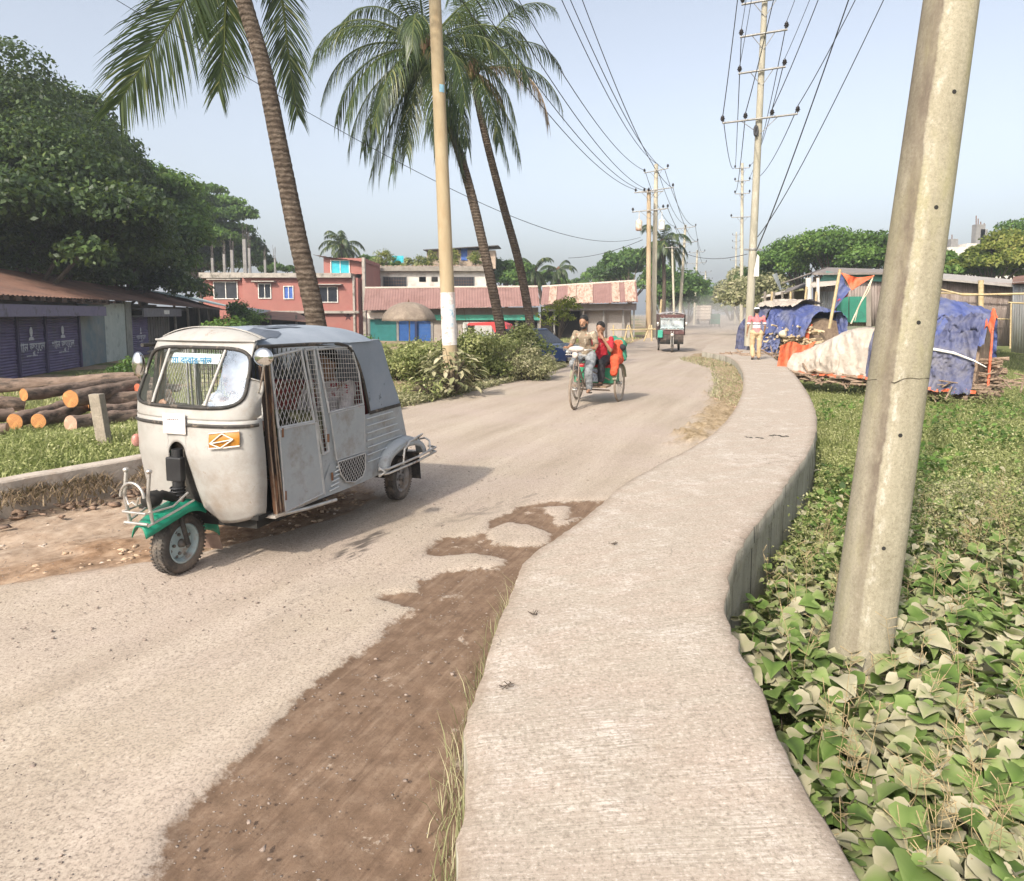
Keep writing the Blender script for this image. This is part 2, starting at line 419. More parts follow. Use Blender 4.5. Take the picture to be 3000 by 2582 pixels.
edge = np.minimum(np.linspace(0, 1, NC + 1), np.linspace(1, 0, NC + 1))[None, :] * np.ones_like(X)
Z = Z - np.clip(1 - edge / .008, 0, 1) * .02
n_ = NC + 1; J, I = np.meshgrid(np.arange(len(ys) - 1), np.arange(NC), indexing='ij')
F = np.stack([J * n_ + I, J * n_ + I + 1, (J + 1) * n_ + I + 1, (J + 1) * n_ + I], -1).reshape(-1, 4)
m, nt, bs = newmat('dusty_asphalt')
ro = raw('road', np.stack([X, Yg, Z], -1).reshape(-1, 3), F, m, smooth=True)
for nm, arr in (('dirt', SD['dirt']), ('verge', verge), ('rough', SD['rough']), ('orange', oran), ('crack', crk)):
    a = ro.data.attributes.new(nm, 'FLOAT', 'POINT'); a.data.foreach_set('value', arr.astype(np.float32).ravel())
tc = N(nt, 'ShaderNodeTexCoord'); mp = N(nt, 'ShaderNodeMapping'); mp.inputs['Rotation'].default_value = (0, 0, R(22)); nt.links.new(tc.outputs['Object'], mp.inputs[0])
trk = noise(nt, 1.0, 5, .6, vec=mp.outputs[0], sc=(2.2, .16, 1)); big = noise(nt, .55, 5, .6); fine = noise(nt, 75, 4, .8); mid = noise(nt, 9, 6, .7)
vor = N(nt, 'ShaderNodeTexVoronoi'); vor.inputs['Scale'].default_value = 95; nt.links.new(tc.outputs['Object'], vor.inputs['Vector'])
base = ramp(nt, trk, [(.32, (.295, .24, .185)), (.5, (.365, .305, .24)), (.68, (.43, .365, .295))])
base = mixc(nt, ramp(nt, big, [(.4, 0.0), (.65, .7)]), base, (.40, .325, .28))
spk = noise(nt, 34, 5, .85); base = mixc(nt, ramp(nt, spk, [(.34, .6), (.46, 0.0)]), base, (.19, .15, .12)); base = mixc(nt, ramp(nt, spk, [(.56, 0.0), (.68, .6)]), base, (.54, .475, .40))
base = mixc(nt, ramp(nt, fine, [(.38, .8), (.5, 0.0)]), base, (.17, .135, .11))
base = mixc(nt, ramp(nt, fine, [(.60, 0.0), (.75, .6)]), base, (.58, .48, .4))
base = mixc(nt, math_(nt, 'MULTIPLY', ramp(nt, vor.outputs['Distance'], [(.10, 1.0), (.2, 0.0)]), ramp(nt, mid, [(.46, 0.0), (.6, .9)])), base, (.10, .085, .075))
soil = ramp(nt, mid, [(.3, (.125, .082, .054)), (.5, (.165, .11, .075)), (.72, (.23, .163, .115))])
strk = noise(nt, 1.0, 6, .7, vec=mp.outputs[0], sc=(26, 1.6, 1)); soil = mixc(nt, ramp(nt, strk, [(.35, .6), (.5, 0.0)]), soil, (.105, .066, .044)); soil = mixc(nt, ramp(nt, strk, [(.55, 0.0), (.72, .5)]), soil, (.30, .22, .16))
soil = mixc(nt, ramp(nt, fine, [(.35, .5), (.5, 0.0)]), soil, (.10, .065, .045)); ptc = noise(nt, 2.6, 7, .75); soil = mixc(nt, ramp(nt, ptc, [(.62, 0.0), (.66, .8)]), soil, (.38, .31, .245))
mcv = N(nt, 'ShaderNodeTexVoronoi', feature='DISTANCE_TO_EDGE'); mcv.inputs['Scale'].default_value = 9; wn2 = N(nt, 'ShaderNodeVectorMath', operation='MULTIPLY_ADD'); nz2 = N(nt, 'ShaderNodeTexNoise'); nz2.inputs['Scale'].default_value = 6; nz2.inputs['Detail'].default_value = 6; nt.links.new(tc.outputs['Object'], nz2.inputs['Vector']); nt.links.new(nz2.outputs['Color'], wn2.inputs[0]); wn2.inputs[1].default_value = (.35, .35, 0); nt.links.new(tc.outputs['Object'], wn2.inputs[2]); nt.links.new(wn2.outputs[0], mcv.inputs['Vector']); soil = mixc(nt, math_(nt, 'MULTIPLY', ramp(nt, mcv.outputs['Distance'], [(.0, .8), (.03, 0.0)]), ramp(nt, noise(nt, 1.7, 6, .8), [(.53, 0.0), (.66, .7)])), soil, (.075, .05, .035))
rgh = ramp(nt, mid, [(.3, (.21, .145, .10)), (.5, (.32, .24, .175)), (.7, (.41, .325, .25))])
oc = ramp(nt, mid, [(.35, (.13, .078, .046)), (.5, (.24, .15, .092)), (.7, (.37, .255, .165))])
vc = ramp(nt, mid, [(.3, (.13, .095, .05)), (.5, (.27, .2, .12)), (.7, (.40, .32, .22))])
def crisp(nm, w_, amp):
    s_ = math_(nt, 'ADD', attr(nt, nm), math_(nt, 'MULTIPLY', math_(nt, 'SUBTRACT', nedge, .5), amp)); return math_(nt, 'ADD', math_(nt, 'DIVIDE', s_, w_), .5, True)
nedge = noise(nt, 11, 7, .75)
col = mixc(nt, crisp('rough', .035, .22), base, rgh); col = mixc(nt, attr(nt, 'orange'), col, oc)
col = mixc(nt, attr(nt, 'verge'), col, vc); col = mixc(nt, crisp('dirt', .028, .18), col, soil)
col = mixc(nt, attr(nt, 'crack'), col, (.09, .075, .065))
nt.links.new(col, bs.inputs['Base Color']); bs.inputs['Roughness'].default_value = .93; bs.inputs['Specular IOR Level'].default_value = .15
hh = math_(nt, 'ADD', math_(nt, 'MULTIPLY', fine, .45), math_(nt, 'MULTIPLY', mid, .6)); bump(nt, bs, hh, .35, .012)
tag(ro, kind='structure')

# ------------------------------------------------------------------ raised concrete walkway (cover of the new drain)
m1, nt, bs = newmat('broomed_concrete')
tc = N(nt, 'ShaderNodeTexCoord')
uvn = N(nt, 'ShaderNodeAttribute', attribute_name='uvw'); 
br = noise(nt, 1, 6, .75, vec=uvn.outputs['Vector'], sc=(5, 120, 1)); bl = noise(nt, 1, 5, .6, vec=uvn.outputs['Vector'], sc=(1.6, 5, 1)); fn = noise(nt, 60, 4, .8)
c = ramp(nt, br, [(.3, (.25, .21, .17)), (.5, (.36, .308, .252)), (.7, (.46, .405, .34))])
c = mixc(nt, ramp(nt, bl, [(.42, 0.0), (.62, .6)]), c, (.37, .295, .24)); sc_ = noise(nt, 2.2, 8, .85); c = mixc(nt, math_(nt, 'MULTIPLY', ramp(nt, sc_, [(.5, 0.0), (.66, .9)]), ramp(nt, br, [(.42, 0.0), (.6, 1.0)])), c, (.66, .60, .55))
fn2 = noise(nt, 26, 5, .85); c = mixc(nt, ramp(nt, fn2, [(.34, .6), (.46, 0.0)]), c, (.22, .18, .145)); c = mixc(nt, ramp(nt, fn2, [(.57, 0.0), (.68, .6)]), c, (.56, .50, .43)); c = mixc(nt, ramp(nt, fn, [(.36, .8), (.48, 0.0)]), c, (.20, .165, .13))
c = mixc(nt, ramp(nt, fn, [(.56, 0.0), (.7, .7)]), c, (.64, .57, .5))
ed_ = attr(nt, 'edge'); c = mixc(nt, math_(nt, 'MULTIPLY', ramp(nt, math_(nt, 'ADD', ed_, math_(nt, 'MULTIPLY', math_(nt, 'SUBTRACT', noise(nt, 7, 7, .8), .5), .25)), [(0, .7), (.04, .25), (.09, 0.0)]), .75), c, (.20, .15, .11))
crv = N(nt, 'ShaderNodeTexVoronoi', feature='DISTANCE_TO_EDGE'); crv.inputs['Scale'].default_value = .55; wn = N(nt, 'ShaderNodeVectorMath', operation='ADD'); nt.links.new(tc.outputs['Object'], wn.inputs[0]); wv_ = N(nt, 'ShaderNodeTexNoise'); wv_.inputs['Scale'].default_value = 3; wv_.inputs['Detail'].default_value = 6; nt.links.new(tc.outputs['Object'], wv_.inputs['Vector']); nt.links.new(wv_.outputs['Color'], wn.inputs[1]); nt.links.new(wn.outputs[0], crv.inputs['Vector'])
c = mixc(nt, math_(nt, 'MULTIPLY', ramp(nt, crv.outputs['Distance'], [(.0, 1.0), (.0035, 0.0)]), ramp(nt, noise(nt, .8, 3, .5), [(.5, 0.0), (.55, .8)])), c, (.12, .095, .075))
dc = noise(nt, 3.2, 8, .8); c = mixc(nt, ramp(nt, dc, [(.62, 0.0), (.72, .5)]), c, (.3, .23, .17))
nt.links.new(c, bs.inputs['Base Color']); bs.inputs['Roughness'].default_value = .92; bs.inputs['Specular IOR Level'].default_value = .15
bump(nt, bs, math_(nt, 'ADD', br, math_(nt, 'MULTIPLY', fn, 1.2)), .4, .004)
m2 = mat('rough_concrete_side', (.30, .275, .22), (.46, .425, .35), 7, .95, bmp=.8, bscale=30, stain=(.13, .115, .09), sscale=3, slo=.52, shi=.66, sc=(1, 1, .35)); grime(m2, (.10, .09, .07), 26, .55, .66, .7)
def joints(m, pitch, wd):
    nt = m.node_tree; bs = nt.nodes['Principled BSDF']; src = bs.inputs['Base Color'].links[0].from_socket; sp_ = N(nt, 'ShaderNodeSeparateXYZ'); nt.links.new(attr(nt, 'uvw'), sp_.inputs[0]) if False else nt.links.new(N(nt, 'ShaderNodeAttribute', attribute_name='uvw').outputs['Vector'], sp_.inputs[0])
    fr = math_(nt, 'FRACT', math_(nt, 'DIVIDE', sp_.outputs['Y'], pitch)); k = ramp(nt, fr, [(0, 1.0), (wd, .8), (wd * 1.6, 0.0)]); nt.links.new(mixc(nt, k, src, (.05, .045, .035)), bs.inputs['Base Color'])
joints(m2, .61, .022)
NCc = 16; V = []; UV = []; F = []; MI = []
L = 0
for i in range(NW):
    a, b = wl[i], wr[i]
    if i: L += ((wl[i] + wr[i]) / 2 - (wl[i - 1] + wr[i - 1]) / 2).length
    n = (b - a).normalized()
    ja = 0.012 * fbm(a.x, a.y, 5, 4) + .012 * fbm(a.x, a.y, 22, 3); jb = 0.02 * fbm(b.x, b.y, 4, 4) + .014 * fbm(b.x, b.y, 22, 3)
    a2, b2 = a + n * ja, b + n * jb; row = [Vector((a2.x, a2.y, -.3)), Vector((a2.x, a2.y, -.02)), Vector((a2.x, a2.y, WZ - .012)) - n * .002]
    for k in range(NCc + 1):
        t = k / NCc; p = a2.lerp(b2, t); e = min(t, 1 - t)
        row.append(Vector((p.x, p.y, WZ + .006 * fbm(p.x, p.y, 1.2) - (.006 if e == 0 else 0))) + (n * .008 if t == 0 else -n * .008 if t == 1 else Vector()))
    row += [Vector((b2.x, b2.y, WZ - .014)) + n * .002, Vector((b2.x, b2.y, WZ - .13)) + n * (.004 + .02 * abs(fbm(b2.x, b2.y, 6))), Vector((b2.x, b2.y, WZ - .15)) - n * .012, Vector((b2.x, b2.y, -.5)) - n * .01]
    for k, p in enumerate(row): V.append(tuple(p)); UV.append((L, (k - 3) * (b - a).length / NCc, 0))
W_ = len(row)
for i in range(NW - 1):
    for k in range(W_ - 1):
        F.append((i * W_ + k, i * W_ + k + 1, (i + 1) * W_ + k + 1, (i + 1) * W_ + k)); MI.append(0 if 2 <= k <= 2 + NCc + 1 else 1)
o = raw('walkway', V, F, [m1, m2], smooth=False, midx=MI)
a = o.data.attributes.new('uvw', 'FLOAT_VECTOR', 'POINT'); a.data.foreach_set('vector', np.array([(u[1], u[0], 0) for u in UV], dtype=np.float32).ravel())
a = o.data.attributes.new('edge', 'FLOAT', 'POINT'); a.data.foreach_set('value', np.array([max(0, min(1, min(k - 3, 3 + NCc - k) / NCc)) * 2 * .6 for _ in range(NW) for k in range(W_)], dtype=np.float32))
eb = MB(); a, b = wl[-1], wr[-1]; eb.add([(a.x, a.y, WZ - .01), (b.x, b.y, WZ - .01), (b.x, b.y, -.3), (a.x, a.y, -.3)], [(0, 1, 2, 3)]); e = eb.build('end_face', m2, o)
tag(o, kind='structure')
hb = MB()
for x, y in ((1511, 884), (1519, 885), (1533, 885), (1541, 886), (1561, 881), (1568, 880), (1577, 881), (1584, 883), (1592, 882)):
    p = P(x, y, WZ + .004); hb.box((p.x, p.y, WZ + .002), (.035, .05, .004), rz=random.random())
hb.build('drain_slot', M['dark'], o)
# ------------------------------------------------------------------ drain wall on the left of the road
A = P(0, 975, .3); B = P(285, 925, .3); d = (B - A).normalized()
lw = MB(); top = []; n = Vector((-d.y, d.x, 0)); n = n if n.x < 0 else -n
mc = mat('plastered_concrete', (.36, .31, .26), (.47, .41, .35), 7, .93, bmp=.4, bscale=40, stain=(.27, .2, .15), sscale=2.5, slo=.5, shi=.7)
s0 = A - d * 5; NL_ = 90; rows = []; WLA, WLd, WLn, WLs = A.copy(), d.copy(), n.copy(), s0.copy()
for i in range(NL_ + 1):
    p = s0 + d * (8.3 * i / NL_); j = .008 * fbm(p.x, p.y, 3)
    for (off, z) in ((0, -.3), (0, .285), (.012, .3), (.165, .3), (.178, .285), (.178, -.3)):
        q = p + n * (off + j); rows.append((q.x, q.y, z + j * .5))
F = [(i * 6 + k, i * 6 + k + 1, (i + 1) * 6 + k + 1, (i + 1) * 6 + k) for i in range(NL_) for k in range(5)]
F += [tuple(range(6)), tuple(NL_ * 6 + k for k in range(5, -1, -1))]
lw.add(rows, F); tag(lw.build('drain_wall', mc), 'low pale concrete drain wall along the left side of the road', 'wall')

# ------------------------------------------------------------------ poles
def hole_parts(root, pts_, r):
    for p, nrm in pts_:
        h = MB(); h.cyl(p - nrm * .02, p + nrm * .0015, r, 14); h.build('bolt_hole', M['dark'], root)
mp_, nt, bs = newmat('mossy_concrete_pole')
tcp = N(nt, 'ShaderNodeTexCoord'); sp = N(nt, 'ShaderNodeSeparateXYZ'); nt.links.new(tcp.outputs['Object'], sp.inputs[0])
c = ramp(nt, noise(nt, 5, 8, .75, sc=(1, 1, .25)), [(.3, (.225, .20, .145)), (.5, (.30, .27, .20)), (.7, (.38, .345, .265))])
nf_ = noise(nt, 60, 5, .9); c = mixc(nt, ramp(nt, nf_, [(.36, .5), (.5, 0.0)]), c, (.13, .11, .065)); c = mixc(nt, ramp(nt, nf_, [(.54, 0.0), (.66, .4)]), c, (.5, .46, .35))
c = mixc(nt, ramp(nt, noise(nt, 1.6, 6, .7, sc=(2, 2, .5)), [(.5, 0.0), (.68, .6)]), c, (.31, .29, .14))
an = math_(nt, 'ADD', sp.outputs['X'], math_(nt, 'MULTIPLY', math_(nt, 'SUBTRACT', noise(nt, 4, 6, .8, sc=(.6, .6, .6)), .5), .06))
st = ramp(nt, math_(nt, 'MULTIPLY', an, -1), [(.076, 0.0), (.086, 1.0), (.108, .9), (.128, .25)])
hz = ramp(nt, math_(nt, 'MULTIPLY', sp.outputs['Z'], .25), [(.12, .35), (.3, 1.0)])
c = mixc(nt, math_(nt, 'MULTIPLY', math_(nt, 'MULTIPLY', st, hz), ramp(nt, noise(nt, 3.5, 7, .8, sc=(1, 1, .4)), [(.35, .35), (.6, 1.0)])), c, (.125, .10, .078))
wst = math_(nt, 'MULTIPLY', ramp(nt, noise(nt, 22, 6, .8, sc=(1, 1, .5)), [(.5, 0.0), (.62, .7)]), ramp(nt, math_(nt, 'MULTIPLY', an, -1), [(.03, 0.0), (.06, 1.0), (.07, .3), (.1, 0.0)]))
c = mixc(nt, wst, c, (.5, .47, .41))
nt.links.new(c, bs.inputs['Base Color']); bs.inputs['Roughness'].default_value = .93; bs.inputs['Specular IOR Level'].default_value = .15
bump(nt, bs, noise(nt, 60, 5, .8, sc=(1, 1, .5)), .5, .008)

b0 = D(1735, 1345, 3.60); b1 = D(1924, 0, 3.60); dirv = (b1 - b0); zlen = dirv.z; upv = dirv.normalized()
L = 9.2
rt = empty('concrete_pole', b0 - upv * .5); rt.rotation_euler = upv.to_track_quat('Z', 'Y').to_euler()
# keep the local x axis sideways
rt.rotation_mode = 'QUATERNION'; zx = upv; xx = (Vector((1, 0, 0)) - zx * zx.x).normalized(); yy_ = zx.cross(xx)
rt.rotation_quaternion = Matrix((xx, yy_, zx)).transposed().to_quaternion()
tag(rt, 'thick mossy concrete pole leaning to the right, rising from the dusty leaves nearest the camera', 'utility pole')
mb = MB(); NZp = 60; nr = 40; vs = []
for i in range(NZp + 1):
    z = L * i / NZp; r = .151 - .0088 * z
    for k in range(nr):
        a = 2 * math.pi * k / nr; x, y = math.cos(a), math.sin(a)
        e = 2.4; rr = r / ((abs(x) ** e + abs(y) ** e) ** (1 / e))
        flat = -.006 if (x < -.42 and x > -.62 and y < 0) else 0
        vs.append(((rr + flat) * x, (rr + flat) * y, z))
mb.add(vs, [(i * nr + k, i * nr + (k + 1) % nr, (i + 1) * nr + (k + 1) % nr, (i + 1) * nr + k) for i in range(NZp) for k in range(nr)], 0, True)
mb.add(vs[-nr:], [tuple(range(nr))]); mb.build('shaft', mp_, rt)
def on_pole(x, y):
    q = D(x, y, 3.6) - rt.location; z = q.dot(zx); lx = q.dot(xx); r = .151 - .0088 * z
    k = min(.98, abs(lx) / r); ly = -r * (1 - k ** 2.4) ** (1 / 2.4)
    return Vector((lx, ly, z)), Vector((0, -1, 0))
hole_parts(rt, [on_pole(x, y) for x, y in ((1900, 201), (1864, 427), (1829, 652), (1793, 872), (1760, 1092))], .0105)
ck = MB(); cp = []
for x, y in ((1745, 768), (1765, 766), (1785, 770), (1800, 762), (1812, 760), (1830, 762), (1850, 761), (1862, 762)):
    q, n_2 = on_pole(x + (0 if x != 1862 else -4), y); cp.append(q + Vector((0, -.001, 0)))
ck.tube(cp, .0022, 5); ck.build('crack_line', mat('crack_shadow', (.06, .05, .035), rough=1), rt)

def utility_pole(base, top, r0, r1, arms, mat_, label, group=None, cat='utility pole', name='utility_pole'):
    root = empty(name, base); tag(root, label, cat, group); b = Vector(base); t = Vector(top) - b
    mb = MB(); mb.tube([t * k for k in np.linspace(0, 1, 12)], list(np.linspace(r0, r1, 12)), 16); mb.build('shaft', mat_, root)
    for (zf, half, zoff, ins) in arms:      # fraction up, half length, tilt, list of insulator offsets
        c = t * zf; a = MB(); dx = Vector((math.cos(AZ_), -math.sin(AZ_) , 0)); dx = Vector((half * .96, -half * .28, zoff))
        c2 = c + Vector((-.06, -(r0 + .05), 0)); a.tube([c2 - dx, c2 + dx], .045, 4)
        a.tube([c2 - dx * .5, c + Vector((0, -r1, -.55))], .015, 5); a.tube([c2 + dx * .5, c + Vector((0, -r1, -.55))], .015, 5)
        arm = a.build('cross_arm', M['galv'], root)
        for u in ins:
            q = c2 + dx * u; i_ = MB(); i_.lathe([(.012, 0), (.02, .08), (.075, .09), (.05, .14), (.1, .15), (.055, .21), (.08, .22), (.02, .30), (0, .31)], q, n=10); i_.build('insulator', M['ceramic'], arm)
    return root
AZ_ = .3
mcp = mat('yellowed_concrete_pole', (.31, .235, .14), (.41, .33, .215), 3, .9, bmp=.3, sc=(1, 1, .3), stain=(.33, .24, .14), sscale=2)
# pole in the shrubs, left of the road
Yp = 15.6
mb_base, mb_top = D(914, 795, Yp), D(880, 0, Yp)
tv = mb_top - mb_base; tt = mb_base + tv * 1.22
r_ = empty('utility_pole', mb_base); tag(r_, 'yellowish concrete pole with a whitewashed band among the roadside shrubs', 'utility pole')
q = MB(); n_s = 26; q.tube([(tt - mb_base) * k for k in np.linspace(0, 1, n_s)], list(np.linspace(.168, .122, n_s)), 20); q.build('shaft', mcp, r_)
q = MB(); t0, t1 = .105, .218; f = lambda k: (tt - mb_base) * k
q.tube([f(k) for k in np.linspace(t0, t1, 6)], [.168 - .046 * k + .004 for k in np.linspace(t0, t1, 6)], 20)
mw = mat('whitewash_with_bills', (.55, .50, .46), (.72, .68, .64), 5, .9, stain=(.42, .30, .28), sscale=7, slo=.5, shi=.62)
bnd = q.build('whitewashed_band', mw, r_)
q = MB(); cpt = f(.165); q.grid(lambda u, v: cpt + Vector((.169 * math.sin(-.2 + u * 1.1), -.169 * math.cos(-.2 + u * 1.1), -.22 + v * .5)), 8, 1)
q.build('torn_poster', mat('torn_paper', (.45, .55, .6), (.68, .62, .6), 9, .9, stain=(.25, .4, .5), sscale=14, slo=.5, shi=.6), r_)
q = MB(); cpt = f(.64); q.grid(lambda u, v: cpt + Vector((.143 * math.sin(.2 + u * .9), -.143 * math.cos(.2 + u * .9), -.08 + v * .16)), 6, 1); q.build('painted_mark', mat('faded_blue_mark', (.2, .38, .5), (.3, .5, .6), 12, .8), r_)
# tall pole behind the walking man
Ye = 28.0
eb_, et_ = D(1514, 700, Ye), D(1549, -30, Ye)
EZ = lambda y: (D(1517, y, Ye).z - eb_.z) / (et_.z - eb_.z)
mep = mat('grey_concrete_pole', (.27, .25, .19), (.38, .35, .28), 3, .92, bmp=.3, sc=(1, 1, .3), stain=(.5, .47, .4), sscale=2, slo=.55, shi=.65)
ep = utility_pole(eb_, et_, .165, .105, [(EZ(243), 1.36, .07, (-1, -.38, .33, 1)), (EZ(146), .85, .05, (-.95, .95)), (EZ(72), .85, .05, (-.95, .95)), (EZ(6), .85, .05, (-.95, .95))], mep,
    'tall concrete pole with four cross arms behind the walking man', name='utility_pole')
q = MB(); kz = lambda y: (et_ - eb_) * EZ(y)
q.lathe([(.14, -.05), (.155, -.05), (.155, .05), (.14, .05)], kz(505) , n=16)
for sx in (-.3, .3): q.box(kz(505) + Vector((sx * .8, 0, 0)), (.16, .1, .06))
q.build('clamp_band', M['galv'], ep)
q = MB(); q.tube([kz(262) + Vector((-.17 - .05 * math.cos(a), -.2, .18 * math.sin(a) - .1)) for a in np.linspace(0, 6.2, 16)], .05, 6, closed=True); q.build('cable_coil', M['wire'], ep)
q = MB(); q.add([kz(515) + Vector((.1, -.25, 0)), kz(515) + Vector((.18, -.25, -.1)), kz(560) + Vector((.2, -.26, 0)), kz(560) + Vector((0, -.25, 0)), kz(545) + Vector((.02, -.24, 0))], [(0, 1, 2, 3, 4)])
q.build('torn_paper', M['white'], ep)
# pair of poles with hanging cans far along the left
tw1b, tw1t = D(1312, 690, 50), D(1313, 385, 50); tw2b, tw2t = D(1322, 690, 51), D(1328, 332, 51)
mfp = mat('pale_far_pole', (.36, .32, .24), (.47, .43, .34), 2, .92)
t1 = utility_pole(tw1b, tw1t, .2, .14, [(.985, 1.0, 0, (-.9, -.3, 0)), (.865, 1.15, .06, (-.95,))], mat('stained_far_pole', (.30, .2, .11), (.45, .36, .25), 2, .9, sc=(1, 1, .2)), 'shorter brown stained pole of the touching pair, a rusty can hanging from its arm')
t2 = utility_pole(tw2b, tw2t, .2, .14, [(.96, .85, .12, (-.95, .95)), (.855, 1.25, .1, (.95,)), (.745, .9, .05, (.6, .95))], mfp, 'taller pale pole of the touching pair at the far left roadside')
def can(loc, m, lab, parent):
    k = MB(); k.lathe([(0, -.36), (.2, -.36), (.23, -.3), (.23, .28), (.16, .36), (.05, .38), (.05, .46), (0, .46)], loc, n=14); k.tube([loc + Vector((0, 0, .4)), loc + Vector((0, 0, .95))], .02, 5)
    o = k.build('hanging_can', m, parent); o['label'] = lab
can(D(1293, 456, 49.6) - tw1b, mat('rusty_can', (.45, .35, .26), (.6, .55, .47), 4, .7, stain=(.3, .12, .05), sscale=3, slo=.48, shi=.6), 'pale can streaked with rust', t1)
can(D(1339, 455, 50.5) - tw2b, M['white'], 'off white hanging metal can', t2)
for (bx, by, tx, ty, Y, lab) in ((1374, 668, 1387, 455, 78, 'first far pole beyond the touching pair, two cross arms'), (1404, 660, 1411, 506, 108, 'second far pole beyond the touching pair, faded by dust'), (1424, 652, 1428, 548, 150, 'third far pole beyond the touching pair, almost lost in haze')):
    b_, t_ = D(bx, by, Y), D(tx, ty, Y); s = (t_ - b_).length
    utility_pole(b_, t_, .2, .13, [(.97, 1.1, .1, (-1, 0, 1)), (.83, 1.4, .1, (-1, 1))], mfp, lab, 'poles receding along the road')
q = D(1364, 640, 70); utility_pole(q, D(1360, 498, 70), .12, .09, [(.98, .7, 0, (-1, 1))], mfp, 'thin short far pole just left of the first far pole', 'poles receding along the road')
for (bx, by, tx, ty, Y, lab) in ((1500, 690, 1502, 330, 62, 'thin far pole just left of the tall pole with four cross arms'), (1487, 660, 1490, 470, 120, 'farthest pole on the right side of the road, faded by haze')):
    b_, t_ = D(bx, by, Y), D(tx, ty, Y)
    utility_pole(b_, t_, .17, .11, [(.97, .6, .0, (-1, 1)), (.90, .6, 0, (-1, 1)), (.83, .6, 0, (-1, 1)), (.7, .9, 0, (-1, 1))], mfp, lab, 'poles receding along the road')

# ------------------------------------------------------------------ wires
def wire(a, b, sag, lab, r=.016, grp='overhead wires', n=26):
    a = Vector(a); b = Vector(b); k = MB(); pts_ = []
    for i in range(n + 1):
        t = i / n; p = a.lerp(b, t); p.z -= sag * 4 * t * (1 - t); pts_.append(p)
    k.tube(pts_, [max(.0045, r * min(1.0, max(.25, p.y / 28.0))) for p in pts_], 5)
    o = k.build('overhead_wire', M['wire']); tag(o, lab, 'wire', grp); return o
near = Vector((2.9, 3.4, 0)); armd = Vector((.96, -.28, 0))
gn = 'near wires over the walkway'
for u, v, z0, nm in ((-1, -1.3, 9.2, 'left end'), (-.38, -.55, 9.2, 'inner left insulator'), (.33, .5, 9.2, 'inner right insulator'), (1, 1.25, 9.2, 'right end')):
    c = eb_ + kz(243) + Vector((-.06, -.24, .3)); wire(c + Vector((1.36 * .96, -1.36 * .28, .07)) * u, near + armd * v * 1.0 + Vector((0, 0, z0)), .45, 'overhead wire towards the camera from the ' + nm + ' of the widest lowest cross arm', .018, gn)
for (yy2, zz, nm) in ((146, 10.6, 'second lowest'), (72, 11.8, 'third lowest'), (6, 13, 'topmost')):
    for u in (-.95, .95):
        c = eb_ + kz(yy2) + Vector((-.06, -.22, .3)); wire(c + Vector((.85 * .96, -.85 * .28, .05)) * u, near + armd * u * .9 + Vector((0, 0, zz)), .5, 'overhead wire towards the camera from the ' + ('left' if u < 0 else 'right') + ' end of the ' + nm + ' cross arm', .012, gn)
wire(eb_ + kz(505) + Vector((.1, -.2, 0)), near + Vector((.2, 0, 8.2)), .35, 'thick black cable from the clamp band of the tall pole towards the camera', .024, gn)
wire(eb_ + kz(480) + Vector((.1, -.2, 0)), near + Vector((.7, 0, 7.6)), .6, 'slack black cable hanging lowest from the tall pole towards the camera', .018, gn)
f1b, f1t = D(1500, 690, 62), D(1502, 330, 62)
for u, yy2, fr, nm in ((-1, 243, .97, 'left end of the widest cross arm'), (1, 243, .9, 'right end of the widest cross arm'), (-.38, 243, .83, 'inner left insulator of the widest cross arm'), (-.95, 146, .97, 'left end of the second lowest arm'), (.95, 146, .97, 'right end of the second lowest arm'), (-.95, 72, .97, 'left end of the third arm'), (.95, 72, .90, 'right end of the third arm')):
    hl = 1.36 if yy2 == 243 else .85
    c = eb_ + kz(yy2) + Vector((-.06, -.24, .3)) + Vector((hl * .96, -hl * .28, .05)) * u
    e = f1b + (f1t - f1b) * fr + Vector((.6 * (1 if u > 0 else -1), 0, .3)); wire(c, e, 1.0, 'thin wire going away from the ' + nm, .018, 'wires beyond the tall cross arm pole')
lt = Vector((-1.4, 15.6, 10.6))
for i_, (x, y, Y, dx, dz) in enumerate(((1345, 343, 51, 1.5, .3), (1327, 330, 51, 1.0, .9), (1305, 345, 51, .1, .2), (1290, 385, 50, -.9, -.6), (1306, 386, 50, -.3, -.9), (1312, 384, 50, .0, -.4), (1362, 381, 51, 2.2, -.5))):
    nm = ('top arm, right end', 'very top', 'top arm, left end', 'long arm, left end', 'long arm, left inner insulator', 'tip of the shorter pole', 'long arm, right end')[i_]
    wire(D(x, y, Y), lt + Vector((dx, 0, dz)), 1.1, 'thin wire sloping up left from the touching pair of poles, ' + nm, .017, 'wires along the left side')
p1b, p1t = D(1374, 668, 78), D(1387, 455, 78)
for (x, y, Y, fr, dx, nm) in ((1345, 343, 51, .97, 1.1, 'right end of the top arm'), (1327, 331, 51, .99, 0, 'very top'), (1362, 381, 51, .83, 1.4, 'right end of the long arm'), (1305, 345, 51, .97, -1.1, 'left end of the top arm'), (1350, 418, 51, .83, 1.2, 'right end of the lowest arm')):
    wire(D(x, y, Y), p1b + (p1t - p1b) * fr + Vector((dx, 0, .2)), 1.0, 'wire from the touching pair to the next far pole, ' + nm, .02, 'wires beyond the touching pair')
p2b, p2t = D(1404, 660, 108), D(1411, 506, 108)
for fr, dx, nm in ((.97, 1.1, 'upper right'), (.97, -1.1, 'upper left'), (.83, 1.4, 'lower right'), (.83, -1.4, 'lower left')):
    wire(p1b + (p1t - p1b) * fr + Vector((dx, 0, .2)), p2b + (p2t - p2b) * fr + Vector((dx, 0, .2)), 1.2, 'faint ' + nm + ' wire between the first and second far poles', .022, 'wires between the far poles')
wire(D(120, -70, 9), D(1296, 480, 50), 1.4, 'single thin cable crossing the whole sky from upper left down behind the palms', .012, None, 40)
